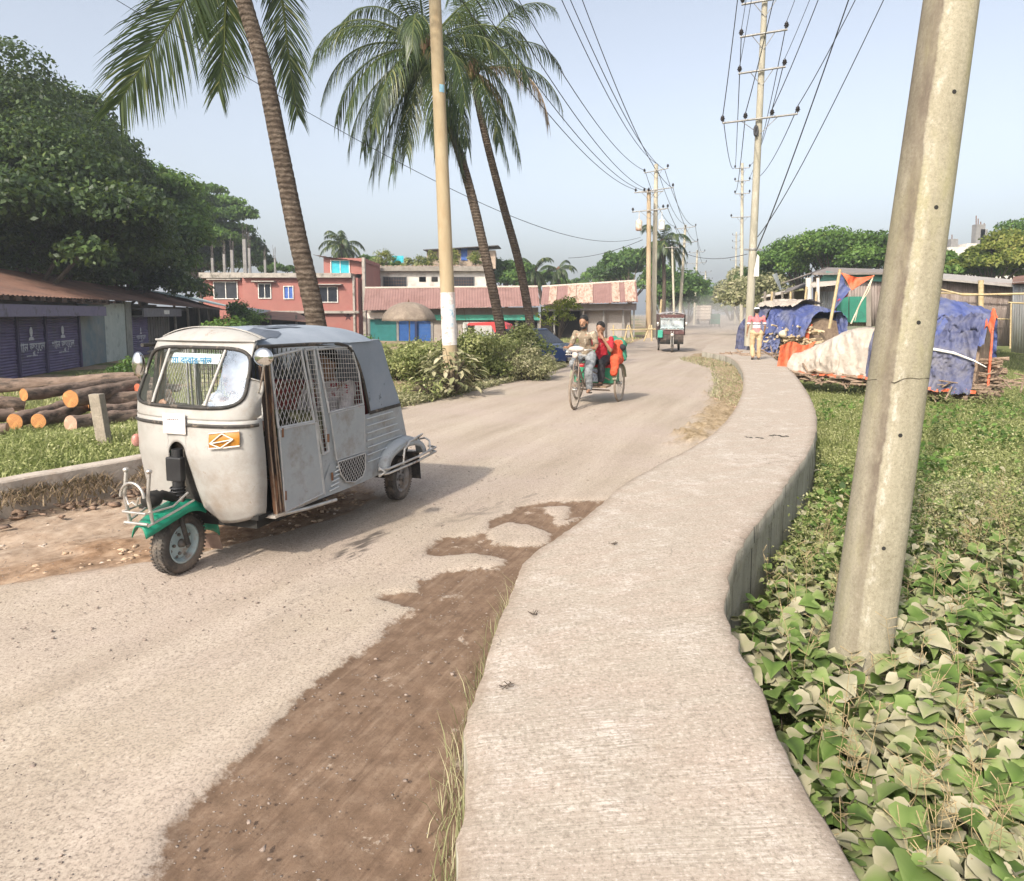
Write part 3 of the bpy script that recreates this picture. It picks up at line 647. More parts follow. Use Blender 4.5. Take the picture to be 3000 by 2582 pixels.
wire(D(1150, 522, 60), D(1300, 485, 50), .3, 'short faint cable rising from the market roof to the touching pair, upper one', .02, None)
wire(D(1190, 565, 62), D(1302, 498, 50), .3, 'short faint cable rising from the market roof to the touching pair, lower one', .02, None)
wire(D(1330, 470, 50), D(1512, 514, Ye), .8, 'faint cable crossing the road from the touching pair to the tall cross arm pole', .014, None)

# ------------------------------------------------------------------ coconut palms
PL = leafmat('palm_leaf', [(0, (.012, .022, .010)), (.4, (.035, .058, .020)), (.75, (.09, .12, .04)), (1, (.24, .24, .09))], .38, .25)
PLD = leafmat('dry_palm_leaf', [(0, (.12, .07, .035)), (.5, (.25, .16, .09)), (1, (.38, .28, .17))], .8, .2)
def trunkmat(name):
    m, nt, bs = newmat(name)
    wv = N(nt, 'ShaderNodeTexWave', bands_direction='Z', wave_type='BANDS'); wv.inputs['Scale'].default_value = 3.4; wv.inputs['Distortion'].default_value = 3.0; wv.inputs['Detail'].default_value = 4; wv.inputs['Detail Scale'].default_value = 3
    tc = N(nt, 'ShaderNodeTexCoord'); nt.links.new(tc.outputs['Object'], wv.inputs['Vector'])
    c = ramp(nt, noise(nt, 9, 7, .75), [(.3, (.055, .04, .03)), (.5, (.095, .072, .055)), (.7, (.18, .145, .115))])
    c = mixc(nt, ramp(nt, wv.outputs['Fac'], [(.0, .5), (.25, 0.0)]), c, (.045, .033, .025))
    nt.links.new(c, bs.inputs['Base Color']); bs.inputs['Roughness'].default_value = .95; bs.inputs['Specular IOR Level'].default_value = .15
    bump(nt, bs, math_(nt, 'ADD', wv.outputs['Fac'], noise(nt, 30, 5, .8)), .7, .03); return m
PT = trunkmat('palm_trunk')
def frond(ctrl, L, parent, seed, dry=False, nl=62, width=.05, sidev=None, droop=.85):
    rg = random.Random(seed); c = catmull(ctrl, 40); V, F, T, MI = [], [], [], []
    # rachis
    def addquad(a, b, c_, d, t, mi=0):
        o = len(V); V.extend([tuple(a), tuple(b), tuple(c_), tuple(d)]); T.extend([t] * 4); F.append((o, o + 1, o + 2, o + 3)); MI.append(mi)
    for i in range(39):
        a, b = c[i], c[i + 1]; t = (b - a).normalized(); s = t.cross(Vector((0, 0, 1)))
        s = s.normalized() if s.length > .05 else Vector((1, 0, 0)); u = s.cross(t); wa = .035 * (1 - i / 42) + .006; wb = .035 * (1 - (i + 1) / 42) + .006
        addquad(a - s * wa, a + s * wa, b + s * wb, b - s * wb, .82); addquad(a - u * wa, a + u * wa, b + u * wb, b - u * wb, .8)
    for sgn in (-1, 1):
        for k in range(nl):
            f = .1 + .9 * (k + rg.random() * .5) / nl; fi = f * 38; i = int(fi); a, b = c[i], c[min(39, i + 1)]
            p = a.lerp(b, fi - i); t = (b - a).normalized(); s = sidev if sidev is not None else t.cross(Vector((0, 0, 1)))
            s = (s - t * s.dot(t)); s = s.normalized() if s.length > .05 else Vector((1, 0, 0))
            ll = L * (.45 + .75 * math.sin(min(1, f * 1.15) * math.pi * .9)) * rg.uniform(.85, 1.1)
            dirn = (s * sgn * (1 - .35 * f) + t * (.5 + .7 * f) + Vector((rg.uniform(-.12, .12), rg.uniform(-.12, .12), -.15 + rg.uniform(-.12, .1)))).normalized()
            tone = rg.uniform(.05, .7) if rg.random() < .93 else rg.uniform(.7, 1.0)
            w0 = width * rg.uniform(.7, 1.1); q = p; dd = dirn.copy(); segs = 4; nrm = dirn.cross(t); nrm = nrm.normalized() if nrm.length > .01 else Vector((0, 0, 1)); wd = dd.cross(nrm).normalized()
            ws = [w0 * .55, w0, w0 * .8, w0 * .5, w0 * .06]; prev = None
            for g in range(segs + 1):
                cur = (q - wd * ws[g] / 2, q + wd * ws[g] / 2)
                if prev: addquad(prev[0], prev[1], cur[1], cur[0], tone)
                prev = cur; dd = (dd + Vector((0, 0, -droop * (.25 + .3 * g) * rg.uniform(.6, 1.2)))).normalized(); q = q + dd * (ll / segs)
    return raw('frond', V, F, PLD if dry else PL, parent, tone=T)
def rfrond(cpos, az, el, length, drp, L, parent, seed, dry=False, nl=62, width=.05):
    p = Vector(cpos); d = Vector((math.cos(az) * math.cos(el), math.sin(az) * math.cos(el), math.sin(el))); c = [p.copy()]
    for i in range(8):
        p = p + d * length / 8; d = (d + Vector((0, 0, -drp * (.06 + .05 * i)))).normalized(); c.append(p.copy())
    return frond(c, L, parent, seed, dry, nl, width)
def palm(name, path, r0, r1, label, fr, seed, ctrls=(), L=.8, nl=62, width=.05, nuts=0, group=None):
    base = path[0]; root = empty(name, base); tag(root, label, 'palm tree', group)
    pp = catmull([p - base for p in path], 60); rr = random.Random(seed); k = MB()
    rad = [r0 + (r1 - r0) * min(1, i / 59 * 1.2) + .12 * r0 * math.exp(-i / 3) for i in range(60)]
    V = []; seg = 240; kk = catmull(pp, seg)
    rads = [np.interp(i / (seg - 1) * 59, range(60), rad) * (1 + .012 * (1 if (i // 2) % 2 else -1) + .018 * rr.uniform(-1, 1)) for i in range(seg)]
    k.tube(kk, rads, 18); k.build('trunk', PT, root)
    top = pp[-1]
    cr = MB(); cr.ell(top + Vector((0, 0, .12)), (r1 * 1.7, r1 * 1.7, .45), 12, 8)
    for i in range(14):
        a = rr.uniform(0, 6.28); cr.tube([top + Vector((.1 * math.cos(a), .1 * math.sin(a), -.15)), top + Vector((.35 * math.cos(a), .35 * math.sin(a), .35))], [.07, .03], 6)
    cr.build('crown_base', mat('palm_fibre', (.09, .05, .03), (.2, .12, .07), 14, .95, bmp=.6), root)
    for i in range(nuts):
        a = rr.uniform(0, 6.28); n_ = MB(); n_.ell(top + Vector((.28 * math.cos(a), .28 * math.sin(a), rr.uniform(-.25, .05))), (.11, .11, .14), 10, 7); n_.build('coconut', mat('green_coconut', (.16, .13, .04), (.28, .2, .08), 6, .5), root)
    for i, (az, el, ln, dr, dry) in enumerate(fr): rfrond(top + Vector((0, 0, .1)), R(az), R(el), ln, dr, L, root, seed * 100 + i, dry, nl, width)
    for i, (cl, dry, Lm) in enumerate(ctrls): frond([Vector(c) - base for c in cl], L * Lm, root, seed * 100 + 60 + i, dry, nl + 24, width, Vector((.9, .35, 0)), .24)
    return root
Y1 = 12.5
palm('coconut_palm', [D(654, 800, Y1), D(640, 655, Y1), D(600, 470, Y1), D(566, 300, Y1), D(531, 130, Y1), D(493, 0, Y1), D(466, -100, Y1)], .185, .135,
     'nearest coconut palm, its ringed trunk rising from behind the grey auto rickshaw', 
     [(20, 60, 4, .5, 0), (70, 65, 4.2, .5, 0), (120, 60, 4.2, .5, 0), (165, 62, 3.6, .45, 0), (215, 76, 3.2, .3, 0), (265, 80, 3, .3, 0), (310, 76, 3.2, .3, 0), (45, 78, 4, .4, 0), (190, 78, 4, .4, 0), (95, 45, 4.2, .6, 0)], 1,
     [([D(466, -100, 12.5), D(420, -90, 12.3), D(378, -10, 12.2), D(310, 95, 12.1), D(236, 218, 12.0)], 0, 1.12), ([D(466, -100, 12.7), D(462, -60, 13.2), D(456, 20, 13.4), D(452, 110, 13.5), D(440, 190, 13.5)], 0, .82),
      ([D(466, -100, 12.7), D(530, -95, 13.0), D(566, -20, 13.2), D(584, 110, 13.3), D(603, 240, 13.4)], 0, .72),
      ([D(466, -100, 12.5), D(430, -60, 13.5), D(415, -10, 14), D(408, 30, 14.2), D(404, 70, 14.3)], 0, .6)], L=.95, nl=88, width=.028)
Y2 = 22.5
palm('coconut_palm', [D(1026, 745, Y2), D(1012, 660, Y2), D(998, 590, Y2), D(974, 480, Y2), D(950, 380, Y2), D(920, 280, Y2), D(885, 190, Y2), D(862, 105, Y2)], .165, .135,
     'coconut palm with the fullest crown, its top hidden behind the yellowish pole',
     [(180, 35, 4.3, 1.5, 0), (200, 5, 4.3, 1.6, 0), (165, 5, 4.3, 1.7, 0), (188, -30, 4.2, 1.3, 0), (215, -45, 4.0, 1.0, 0), (240, -25, 4, 1.4, 0), (150, 50, 4.3, 1.1, 0), (100, 40, 4.3, 1.2, 0), (60, 50, 4.3, 1.0, 0), (20, 55, 4.3, 1.2, 0), (340, 15, 4, 1.7, 0), (300, -10, 4, 1.5, 0), (320, -45, 3.8, 1.2, 0), (270, 20, 4, 1.6, 0), (230, 60, 4.3, 1.0, 0), (10, 0, 4, 1.7, 0), (265, 60, 4, 1.2, 0), (205, 20, 4.4, 1.5, 0), (172, -55, 4.3, .7, 0), (195, -62, 4.2, .6, 0), (225, -66, 4.2, .5, 0), (345, -68, 4.0, .5, 0), (250, -60, 3.8, .8, 0), (355, 30, 4, 1.5, 0), (225, -15, 4.3, 1.4, 0), (155, -25, 4, 1.3, 0), (290, -55, 3.7, .8, 0), (190, 62, 4.3, 1.2, 0), (340, -60, 3.4, .7, 0)], 2, L=1.0, nl=80, width=.034, nuts=7)
Y3 = 27.5
palm('coconut_palm', [D(1084, 735, Y3), D(1072, 650, Y3), D(1052, 540, Y3), D(1018, 415, Y3), D(988, 300, Y3), D(970, 220, Y3), D(957, 150, Y3)], .18, .14,
     'coconut palm right of the other two, with a drooping dry frond on its right',
     [(165, 25, 4, 1.4, 0), (190, 0, 3.6, 1.6, 0), (130, 45, 4, 1.1, 0), (90, 60, 4, 1.0, 0), (50, 60, 4.2, 1.1, 0), (20, 45, 4.5, 1.4, 0), (0, 15, 4.3, 1.5, 0), (340, 5, 4.3, 1.9, 1), (310, 20, 4, 1.6, 0), (300, -40, 3.8, 1.0, 0), (335, -45, 4.1, 1.1, 0), (200, -35, 3.4, 1.1, 0), (230, 20, 4, 1.5, 0), (260, 55, 4, 1.2, 0), (10, -60, 3.8, .8, 0), (235, -50, 3.6, .9, 0), (280, 80, 3.6, .7, 0), (180, 55, 4, 1.2, 0), (350, 62, 4.3, 1.2, 0), (350, -30, 2.2, 1.3, 1)], 3, L=1.0, nl=70, width=.038, nuts=5)
def far_palm(x, ytop, ybase, Y, lab, k, seed, n=15):
    rr = random.Random(seed)
    palm('coconut_palm', [D(x, ybase, Y), D(x + 2, (ytop + ybase) / 2, Y), D(x, ytop, Y)], .2 * k, .16 * k, lab, [(i * 360 / n + rr.uniform(-12, 12), rr.choice([60, 35, 10, -15, -40]), rr.uniform(2.8, 3.6) * k, 1.4, 0) for i in range(n)], seed, L=.8 * k, nl=30, width=.11 * k, group=None)
far_palm(692, 500, 620, 80, 'small far palm above the pink building roof', 1.0, 11, 18)
far_palm(1082, 548, 620, 85, 'far palm behind the brown market roof, left of two', .9, 12)
far_palm(1130, 548, 620, 88, 'far palm behind the brown market roof, right of two', .85, 13)
far_palm(1342, 492, 660, 75, 'shaggy far palm directly behind the touching pair of poles', 1.15, 14, 22)
# ------------------------------------------------------------------ broad-leaved trees: trunk, limbs and a crown of separate leaves
LEAF = {
 'dark': leafmat('dark_mango_leaf', [(0, (.014, .026, .010)), (.35, (.032, .058, .018)), (.7, (.075, .12, .032)), (1, (.16, .19, .06))], .5, .25),
 'mid': leafmat('mid_green_leaf', [(0, (.022, .05, .012)), (.4, (.06, .12, .026)), (.75, (.12, .21, .045)), (1, (.22, .30, .08))], .55, .3),
 'bright': leafmat('bright_green_leaf', [(0, (.025, .055, .012)), (.4, (.07, .135, .025)), (.8, (.14, .24, .05)), (1, (.27, .34, .1))], .55, .35),
 'yellow': leafmat('yellowish_leaf', [(0, (.05, .08, .015)), (.4, (.14, .17, .03)), (.8, (.26, .26, .06)), (1, (.4, .34, .12))], .55, .35),
 'dusty': leafmat('dusty_shrub_leaf', [(0, (.09, .095, .045)), (.4, (.22, .22, .11)), (.75, (.36, .33, .2)), (1, (.48, .43, .3))], .8, .2),
 'weed': leafmat('weed_leaf', [(0, (.07, .095, .028)), (.4, (.21, .235, .08)), (.75, (.37, .375, .165)), (1, (.52, .49, .31))], .7, .3),
}
def leaf_cloud(clumps, n, size, rg, shell=.55, flat=.3, asp=.55):
    """n leaf-shaped quads near the surfaces of ellipsoidal clumps -> V, F, tone"""
    C = np.array([c[0] for c in clumps]); Rr = np.array([c[1] for c in clumps]); wts = (Rr[:, 0] * Rr[:, 1] + Rr[:, 0] * Rr[:, 2]); wts /= wts.sum()
    idx = rg.choice(len(C), n, p=wts); d = rg.normal(size=(n, 3)); d /= np.linalg.norm(d, axis=1)[:, None]; d[:, 2] = np.where(d[:, 2] < -.35, -d[:, 2] * .6, d[:, 2])
    rad = shell + (1 - shell) * rg.random(n) ** .6 + rg.normal(size=n) * .07
    p = C[idx] + d * Rr[idx] * rad[:, None]
    ctone = rg.random(len(C)) * .42 - .05
    nrm = d * .7 + rg.normal(size=(n, 3)) * .6 + np.array([0, 0, flat]); nrm /= np.linalg.norm(nrm, axis=1)[:, None]
    t = rg.normal(size=(n, 3)) + np.array([0, 0, -.5]); t -= nrm * (t * nrm).sum(1)[:, None]; t /= np.linalg.norm(t, axis=1)[:, None]; b = np.cross(nrm, t)
    s = size * rg.uniform(.6, 1.35, n)[:, None]
    V = np.stack([p - t * s * .5, p + b * s * asp * .5 + nrm * s * .08, p + t * s * .5, p - b * s * asp * .5 + nrm * s * .08], 1).reshape(-1, 3)
    tone = np.clip(rg.random(n) * .5 + ctone[idx] + .28 * (rg.random(n) < .08), 0, 1).repeat(4)
    return V, np.arange(n * 4).reshape(-1, 4), tone
def make_clumps(center, rad, n, rg, cr=(.25, .45), flat=.8, low=False):
    out = []
    for _ in range(n):
        d = rg.normal(size=3); d /= np.linalg.norm(d); d[2] = abs(d[2]) * 1.1 - (.35 if not low else .9 * rg.random())
        k = rg.uniform(.45, .95); r = rg.uniform(*cr) * min(rad)
        out.append((tuple(np.array(center) + d * np.array(rad) * k), (r * rg.uniform(.9, 1.4), r * rg.uniform(.9, 1.4), r * flat)))
    return out
def tree(base, center, rad, nleaf, size, kind, label, seed, nclump=26, trunk_r=.25, group=None, cr=(.25, .45), cat='tree', name='tree', extra=(), flat=.8, shell=.55, low=False):
    rg = np.random.default_rng(seed); base = Vector(base); c = Vector(center) - base; root = empty(name, base); tag(root, label, cat, group)
    cl = make_clumps(c, rad, nclump, rg, cr, flat, low) + [((Vector(e[0]) - base)[:], e[1]) for e in extra]
    V, F, T = leaf_cloud(cl, nleaf, size, rg, shell)
    raw('crown', V, F, LEAF[kind], root, tone=T)
    k = MB(); fork = Vector((c.x * .4, c.y * .4, max(.3, (c.z - rad[2]) * .75 + .2)))
    k.tube([(0, 0, -.3), fork * .5, fork], [trunk_r * 1.25, trunk_r, trunk_r * .85], 10)
    for i in range(min(5 if low else 12, len(cl))):
        e = Vector(cl[i][0]); m_ = fork.lerp(e, .5) + Vector((0, 0, .1 * (e - fork).length)); k.tube([fork, m_, e], [trunk_r * .5, trunk_r * .28, trunk_r * .08], 6)
    k.build('trunk', M['bark'], root)
    return root
def el(x, y, Y, rx, ry, rz): return (tuple(D(x, y, Y)), (rx, ry, rz))
G = -.5
def btree(x, y, Y, rx, rz, *a, ry=None, **k):
    c = D(x, y, Y); return tree((c.x, c.y, G), c, (rx, ry or rx, rz), *a, **k)
btree(-60, 350, 34, 6.3, 6.4, 70000, .22, 'dark', 'huge dark tree rising highest at the left edge behind the shops', 21, nclump=60, trunk_r=.4, low=True, extra=[el(30, 130, 33, 1.6, 1.6, 1.1), el(60, 180, 34, 1.8, 1.8, 1.3), el(5, 110, 34, 1.2, 1.2, .9)])
btree(115, 370, 41, 5.0, 6.2, 52000, .30, 'dark', 'dark dense tree second from the left edge behind the shops', 22, nclump=52, trunk_r=.35, low=True, extra=[el(185, 220, 41, 1.2, 1.2, 1.0), el(170, 260, 41, 2.0, 2, 1.4)])
btree(30, 440, 31, 6, 4.2, 34000, .28, 'dark', 'low dark leafy tree pressed against the rusty shop roof at left', 23, nclump=40, trunk_r=.3, low=True)
btree(280, 460, 47, 4.8, 4.8, 46000, .30, 'bright', 'green spreading tree whose crown slopes down to the right of the dark trees', 24, nclump=46, low=True, extra=[el(340, 375, 47, 2.0, 2, .8), el(255, 345, 47, 1.8, 1.8, 1.2), el(300, 352, 47, 1.6, 1.6, .8)])
btree(230, 510, 43, 4.6, 3.6, 32000, .28, 'dark', 'shadowy tree low between the shop roofs and the spreading crowns', 25, nclump=38, low=True)
btree(400, 460, 80, 5.7, 5.0, 34000, .46, 'bright', 'layered green tree at the right end of the tree mass with thin flat branches', 26, nclump=34, low=True, flat=.45, extra=[el(440, 410, 80, 3.2, 2, .8), el(480, 436, 80, 2.4, 1.6, .6), el(455, 462, 80, 3.2, 2, .7), el(495, 440, 80, 1.4, 1, .4), el(410, 385, 80, 2.8, 2, .8), el(415, 500, 81, 3.4, 2, 2.2), el(455, 500, 81, 3.2, 2, 2.0), el(490, 520, 81, 2.4, 2, 1.6), el(440, 530, 81, 3.6, 2, 2.0)])
btree(450, 520, 82, 5.0, 3.4, 18000, .42, 'dark', 'dark tree behind the bare concrete columns', 27, nclump=26, low=True)
btree(60, 505, 35, 6.0, 2.6, 26000, .26, 'dark', 'leafy undergrowth tree right behind the near shop roof ridge', 61, nclump=34, low=True)
btree(180, 535, 42, 5.0, 2.6, 22000, .28, 'dark', 'low dark tree filling the gap above the second shop roof', 62, nclump=30, low=True)
btree(285, 560, 52, 3.6, 2.0, 14000, .3, 'mid', 'low green tree above the far end of the shop roofs', 63, nclump=30, low=True)
btree(560, 545, 80, 2.8, 1.4, 4000, .35, 'mid', 'small tree top showing over the pink roof left of the near palm', 28, nclump=10)
for x, y, Y, rx, rz, nl, kd, lab in (
    (762, 550, 84, 4.0, 2.6, 5000, 'mid', 'leafy tree between the pink building and the white building'),
    (1025, 560, 80, 3.4, 2.6, 7000, 'mid', 'bushy tree right of the white building behind the market roof'),
    (1100, 575, 95, 5, 2.2, 6000, 'mid', 'low tree behind the two far palms'),
    (1190, 575, 130, 7, 2.2, 4000, 'mid', 'distant flat tree line left of the patched market roof end'),
    (1275, 548, 90, 5.0, 3.4, 9000, 'mid', 'round tree left of the touching pair of poles'),
    (1235, 560, 105, 4.5, 2.2, 4000, 'mid', 'smaller tree behind the patched roof end'),
    (1345, 590, 88, 4.6, 4.4, 9000, 'mid', 'tree below the shaggy far palm'),
    (1392, 610, 120, 6, 4.5, 6000, 'mid', 'hazy tree behind the first far pole'),
    (1432, 615, 190, 9, 5, 5000, 'mid', 'hazy tree left of the vanishing point'),
    (1480, 612, 170, 7, 6, 5000, 'mid', 'hazy tree right of the vanishing point'),
    (1500, 596, 105, 4.5, 4.2, 7000, 'dusty', 'dusty grey green tree left of the tall cross arm pole'),
    (1560, 565, 66, 3.4, 3.2, 9000, 'mid', 'tree behind the low sheds just right of the tall cross arm pole'),
    (1540, 600, 55, 2.8, 2.4, 6000, 'dusty', 'dusty bush between the tall pole and the low sheds'),
    (1625, 530, 62, 3.2, 3.0, 10000, 'mid', 'tree with lumpy top left of centre behind the sheds'),
    (1690, 520, 58, 3.6, 3.4, 13000, 'bright', 'tallest round tree behind the green gabled shed'),
    (1765, 522, 56, 3.0, 2.8, 9000, 'bright', 'bright tree partly hidden by the leaning foreground pole'),
    (1830, 530, 56, 3.0, 2.6, 5000, 'mid', 'tree directly behind the leaning foreground pole'),
    (1935, 545, 50, 2.9, 1.8, 9000, 'bright', 'bright bush right of the leaning pole behind the corrugated wall'),
    (2010, 540, 47, 2.7, 1.9, 9000, 'yellow', 'yellowish tree behind the corrugated wall near the right edge'),
    (2080, 520, 50, 3.0, 2.8, 9000, 'yellow', 'yellow green tree cut by the right edge above the wall'),
    (2110, 470, 60, 3.0, 3.0, 4000, 'mid', 'thin tree top at the far right edge')):
    btree(x, y, Y, rx, rz, nl, .30 if Y < 80 else .45, kd, lab, x, nclump=18)
k = MB(); pts_ = []
# ------------------------------------------------------------------ shrubs
def shrub(x, ybase, Y, wd, h, n, size, kind, lab, seed, name='shrub', gzv=None, group=None):
    z0 = gzv if gzv is not None else -.05
    c = D(x, ybase, Y); base = Vector((c.x, Y, z0)); rg = np.random.default_rng(seed); root = empty(name, base); tag(root, lab, 'shrub', group)
    cl = []
    for i in range(14):
        a = rg.uniform(0, 6.28); r = rg.uniform(0, .75) * wd / 2; zz = rg.uniform(.15, .8) * h * (1 - .5 * (r / (wd / 2)) ** 2); s_ = rg.uniform(.16, .3) * wd
        cl.append(((r * math.cos(a), r * math.sin(a) * .8, zz), (s_, s_, min(s_, h * .3))))
    V, F, T = leaf_cloud(cl, n, size, rg, .3, .3, .5); V[:, 2] = np.maximum(V[:, 2], .01)
    raw('foliage', V, F, LEAF[kind], root, tone=T); k = MB()
    for i in range(22):
        e = Vector(cl[i % 14][0]) + Vector(rg.normal(size=3) * .12 * wd); e.z = max(.2, e.z + rg.uniform(0, .25) * h); k.tube([(rg.uniform(-.1, .1), rg.uniform(-.1, .1), -.1), e * .5 + Vector((0, 0, .1)), e], [.012, .009, .004], 5)
    k.build('stems', M['bark'], root); return root
for a in ((850, 735, 17.6, 1.9, 1.1, 4200, .085, 'weed', 'green weedy shrub left of the whitewashed pole', 31),
          (812, 745, 18.5, 1.6, .8, 4500, .08, 'weed', 'low grassy shrub just behind the rear of the grey auto rickshaw', 32),
          (905, 745, 16.6, 1.3, 1.0, 4500, .09, 'dusty', 'dusty shrub around the foot of the whitewashed pole', 33),
          (960, 735, 17.6, 1.8, 1.4, 4800, .09, 'weed', 'dense green shrub right of the whitewashed pole', 34),
          (1012, 735, 18.6, 2.0, 1.2, 4800, .085, 'weed', 'dense shrub at the foot of the middle palm', 35),
          (1062, 735, 18.2, 1.7, 1.05, 6000, .065, 'dusty', 'brownish dusty shrub at the right end of the roadside row', 36),
          (1095, 742, 18.4, 1.1, .75, 4000, .06, 'dusty', 'small dry dusty shrub at the very end of the roadside row', 37),
          (1060, 700, 22.5, 2.0, 1.6, 4200, .1, 'weed', 'tall green shrub behind the row, left of the blue car', 38),
          (820, 690, 21.5, 1.9, 1.1, 4500, .1, 'weed', 'shrub behind the row below the brown umbrella', 39),
          (955, 690, 20.5, 1.9, 1.6, 4200, .1, 'weed', 'taller leafy shrub behind the whitewashed pole', 40)):
    shrub(*a)
# big-leaved young plant at the pole foot
def bigleaf(base, h, n, ls, kind, lab, seed, name='broad_leaved_plant', spread=.5):
    rg = np.random.default_rng(seed); root = empty(name, base); tag(root, lab, 'plant'); st = MB(); V = []; F = []; T = []
    for i in range(n):
        a = rg.uniform(0, 6.28); r = spread * rg.uniform(.2, 1) ; z = h * rg.uniform(.25, 1) * (1 - .35 * r / spread); p = Vector((r * math.cos(a), r * math.sin(a), z))
        if i % 3 == 0: st.tube([(0, 0, 0), p * .5 + Vector((0, 0, .15 * h)), p], [.012, .008, .004], 5)
        d = Vector((math.cos(a + rg.uniform(-1, 1)), math.sin(a + rg.uniform(-1, 1)), rg.uniform(-.7, .1))).normalized(); s = d.cross(Vector((0, 0, 1))).normalized(); u = s.cross(d); L = ls * rg.uniform(.6, 1.2); o = len(V)
        for t, wd_, dz in ((0, 0, 0), (.3, .42, .06), (.65, .36, .04), (1, 0, -.08)):
            q = p + d * L * t + u * dz * L
            V += [tuple(q - s * L * wd_ * .5 + u * .05 * L), tuple(q), tuple(q + s * L * wd_ * .5 + u * .05 * L)]
        for g in range(3): F += [(o + g * 3, o + g * 3 + 1, o + g * 3 + 4, o + g * 3 + 3), (o + g * 3 + 1, o + g * 3 + 2, o + g * 3 + 5, o + g * 3 + 4)]
        T += [rg.uniform(0, 1)] * 12
    raw('foliage', V, F, LEAF[kind], root, tone=T); st.build('stems', M['bark'], root); return root
bigleaf(Vector((D(915, 800, 14.6).x, 14.6, -.02)), 1.15, 170, .26, 'dusty', 'pale broad leaved plant growing against the whitewashed pole', 51, spread=.62)
bigleaf(Vector((D(870, 800, 14.2).x, 14.2, -.02)), .55, 160, .14, 'weed', 'low leafy plant left of the pale broad leaved plant', 52, spread=.6)
# yellow-leaved sapling in front of the market
root = tree((D(1128, 700, 33).x, 33, -.3), D(1128, 640, 33), (1.0, 1.0, 1.4), 1000, .15, 'yellow', 'thin yellow leaved sapling in front of the patched roof market', 53, nclump=12, trunk_r=.04, cat='tree', name='sapling')
shrub(445, 680, 27, 3.2, 2.1, 7000, .16, 'bright', 'bright green creeper bush in front of the open timber stalls', 54, gzv=-.5)
shrub(285, 722, 20, 1.6, .95, 3500, .1, 'mid', 'small dark green bush in front of the second purple shutter', 55, gzv=-.45)
shrub(745, 690, 24, 1.3, 1.3, 2500, .1, 'mid', 'green shrub left of the brown umbrella above the auto rickshaw roof', 56, gzv=-.3)
shrub(490, 640, 46, 3.2, 2.0, 2500, .2, 'mid', 'vine growing on the low metal roof beside the pink building', 57, gzv=.6)
# low trimmings: tufts along the kerb
# ------------------------------------------------------------------ buildings
def corr(mb, p00, p10, p01, p11, n, amp, mi=0, nv=6, ragged=0.0, seed=1, sub=6, sag=0.0):
    """corrugated sheet between four corners, ridges run from the 0-edge (p00-p10) to the 1-edge (p01-p11)"""
    p00, p10, p01, p11 = map(Vector, (p00, p10, p01, p11)); nm = (p10 - p00).cross(p01 - p00).normalized(); rg = random.Random(seed)
    nu = n * sub; jag = [rg.uniform(-1, 1) * ragged for _ in range(n * sub // 12 + 3)]
    def fn(u, v):
        a = p00.lerp(p10, u); b = p01.lerp(p11, u); p = a.lerp(b, v * (1 + (jag[int(u * (len(jag) - 2))] if v == 1 else 0)))
        return p + nm * (amp * math.sin(u * n * 2 * math.pi)) - Vector((0, 0, sag * 4 * v * (1 - v)))
    return mb.grid(fn, nu, nv, mi)
RUSTROOF = mat('rusty_tin_roof', (.15, .075, .052), (.24, .135, .095), 2.2, .85, .1, stain=(.08, .052, .042), sscale=1.1, slo=.5, shi=.68, sc=(1, .6, 1))
BROWNROOF = mat('red_oxide_roof', (.205, .112, .098), (.26, .15, .13), 1.2, .75, stain=(.17, .09, .075), sscale=.8, slo=.5, shi=.7)
PATCHROOF = mat('pale_rust_streaked_roof', (.36, .24, .18), (.52, .42, .34), 5, .75, stain=(.24, .13, .09), sscale=2.0, slo=.47, shi=.62, sc=(3, 1, .35))
PURPLE = mat('purple_shutter_paint', (.10, .078, .165), (.145, .115, .225), 2, .6, stain=(.10, .09, .13), sscale=1.5, slo=.5, shi=.7)
PURPB = mat('purple_fascia_paint', (.15, .13, .21), (.21, .185, .27), 2, .7, stain=(.1, .09, .12), sscale=2)
PLAST = mat('grey_green_plaster', (.17, .19, .19), (.25, .27, .265), 1.5, .9, stain=(.14, .19, .22), sscale=1.2, slo=.45, shi=.65)
PALEM = mat('pale_grey_sheet', (.36, .41, .38), (.46, .50, .46), 2.5, .7, stain=(.24, .27, .25), sscale=2, slo=.55, shi=.7)
GREYW = mat('grey_timber_wall', (.09, .08, .07), (.19, .17, .15), 4, .95, sc=(3, 3, .3))
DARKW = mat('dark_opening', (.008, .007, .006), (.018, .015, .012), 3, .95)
FA = Vector((-16.35, 20.4, 0)); FB = Vector((-23.5, 57, 0)); FD = (FB - FA).normalized(); FN = Vector((FD.y, -FD.x, 0)); FLEN = (FB - FA).length
def fx(x):     # distance along the facade line for image column x (near the horizon line)
    r = ray(x, 690); den = r[0] * FD.y - r[1] * FD.x; return (FA.y * r[0] - FA.x * r[1]) / -den if abs(den) > 1e-9 else 0
def fpt(s, out=0.0, z=0.0): return FA + FD * s + FN * out + Vector((0, 0, z))
def slab(mb, s0, s1, o0, o1, z0, z1, mi=0):
    c = [fpt(s0, o0), fpt(s1, o0), fpt(s1, o1), fpt(s0, o1)]
    mb.add([(q.x, q.y, z0) for q in c] + [(q.x, q.y, z1) for q in c], [(0, 1, 2, 3)[::-1], (4, 5, 6, 7), (0, 1, 5, 4), (1, 2, 6, 5), (2, 3, 7, 6), (3, 0, 4, 7)], mi)
def shutter(mb, s0, s1, out, z0, z1, pitch=.10, amp=.035):
    n = int((z1 - z0) / pitch)
    mb.grid(lambda u, v: fpt(s0 + (s1 - s0) * u, out + amp * abs(math.sin(v * n * math.pi)) + .01 * math.sin(u * 9 + v * 31), z0 + (z1 - z0) * v), 8, n * 4, smooth=False)
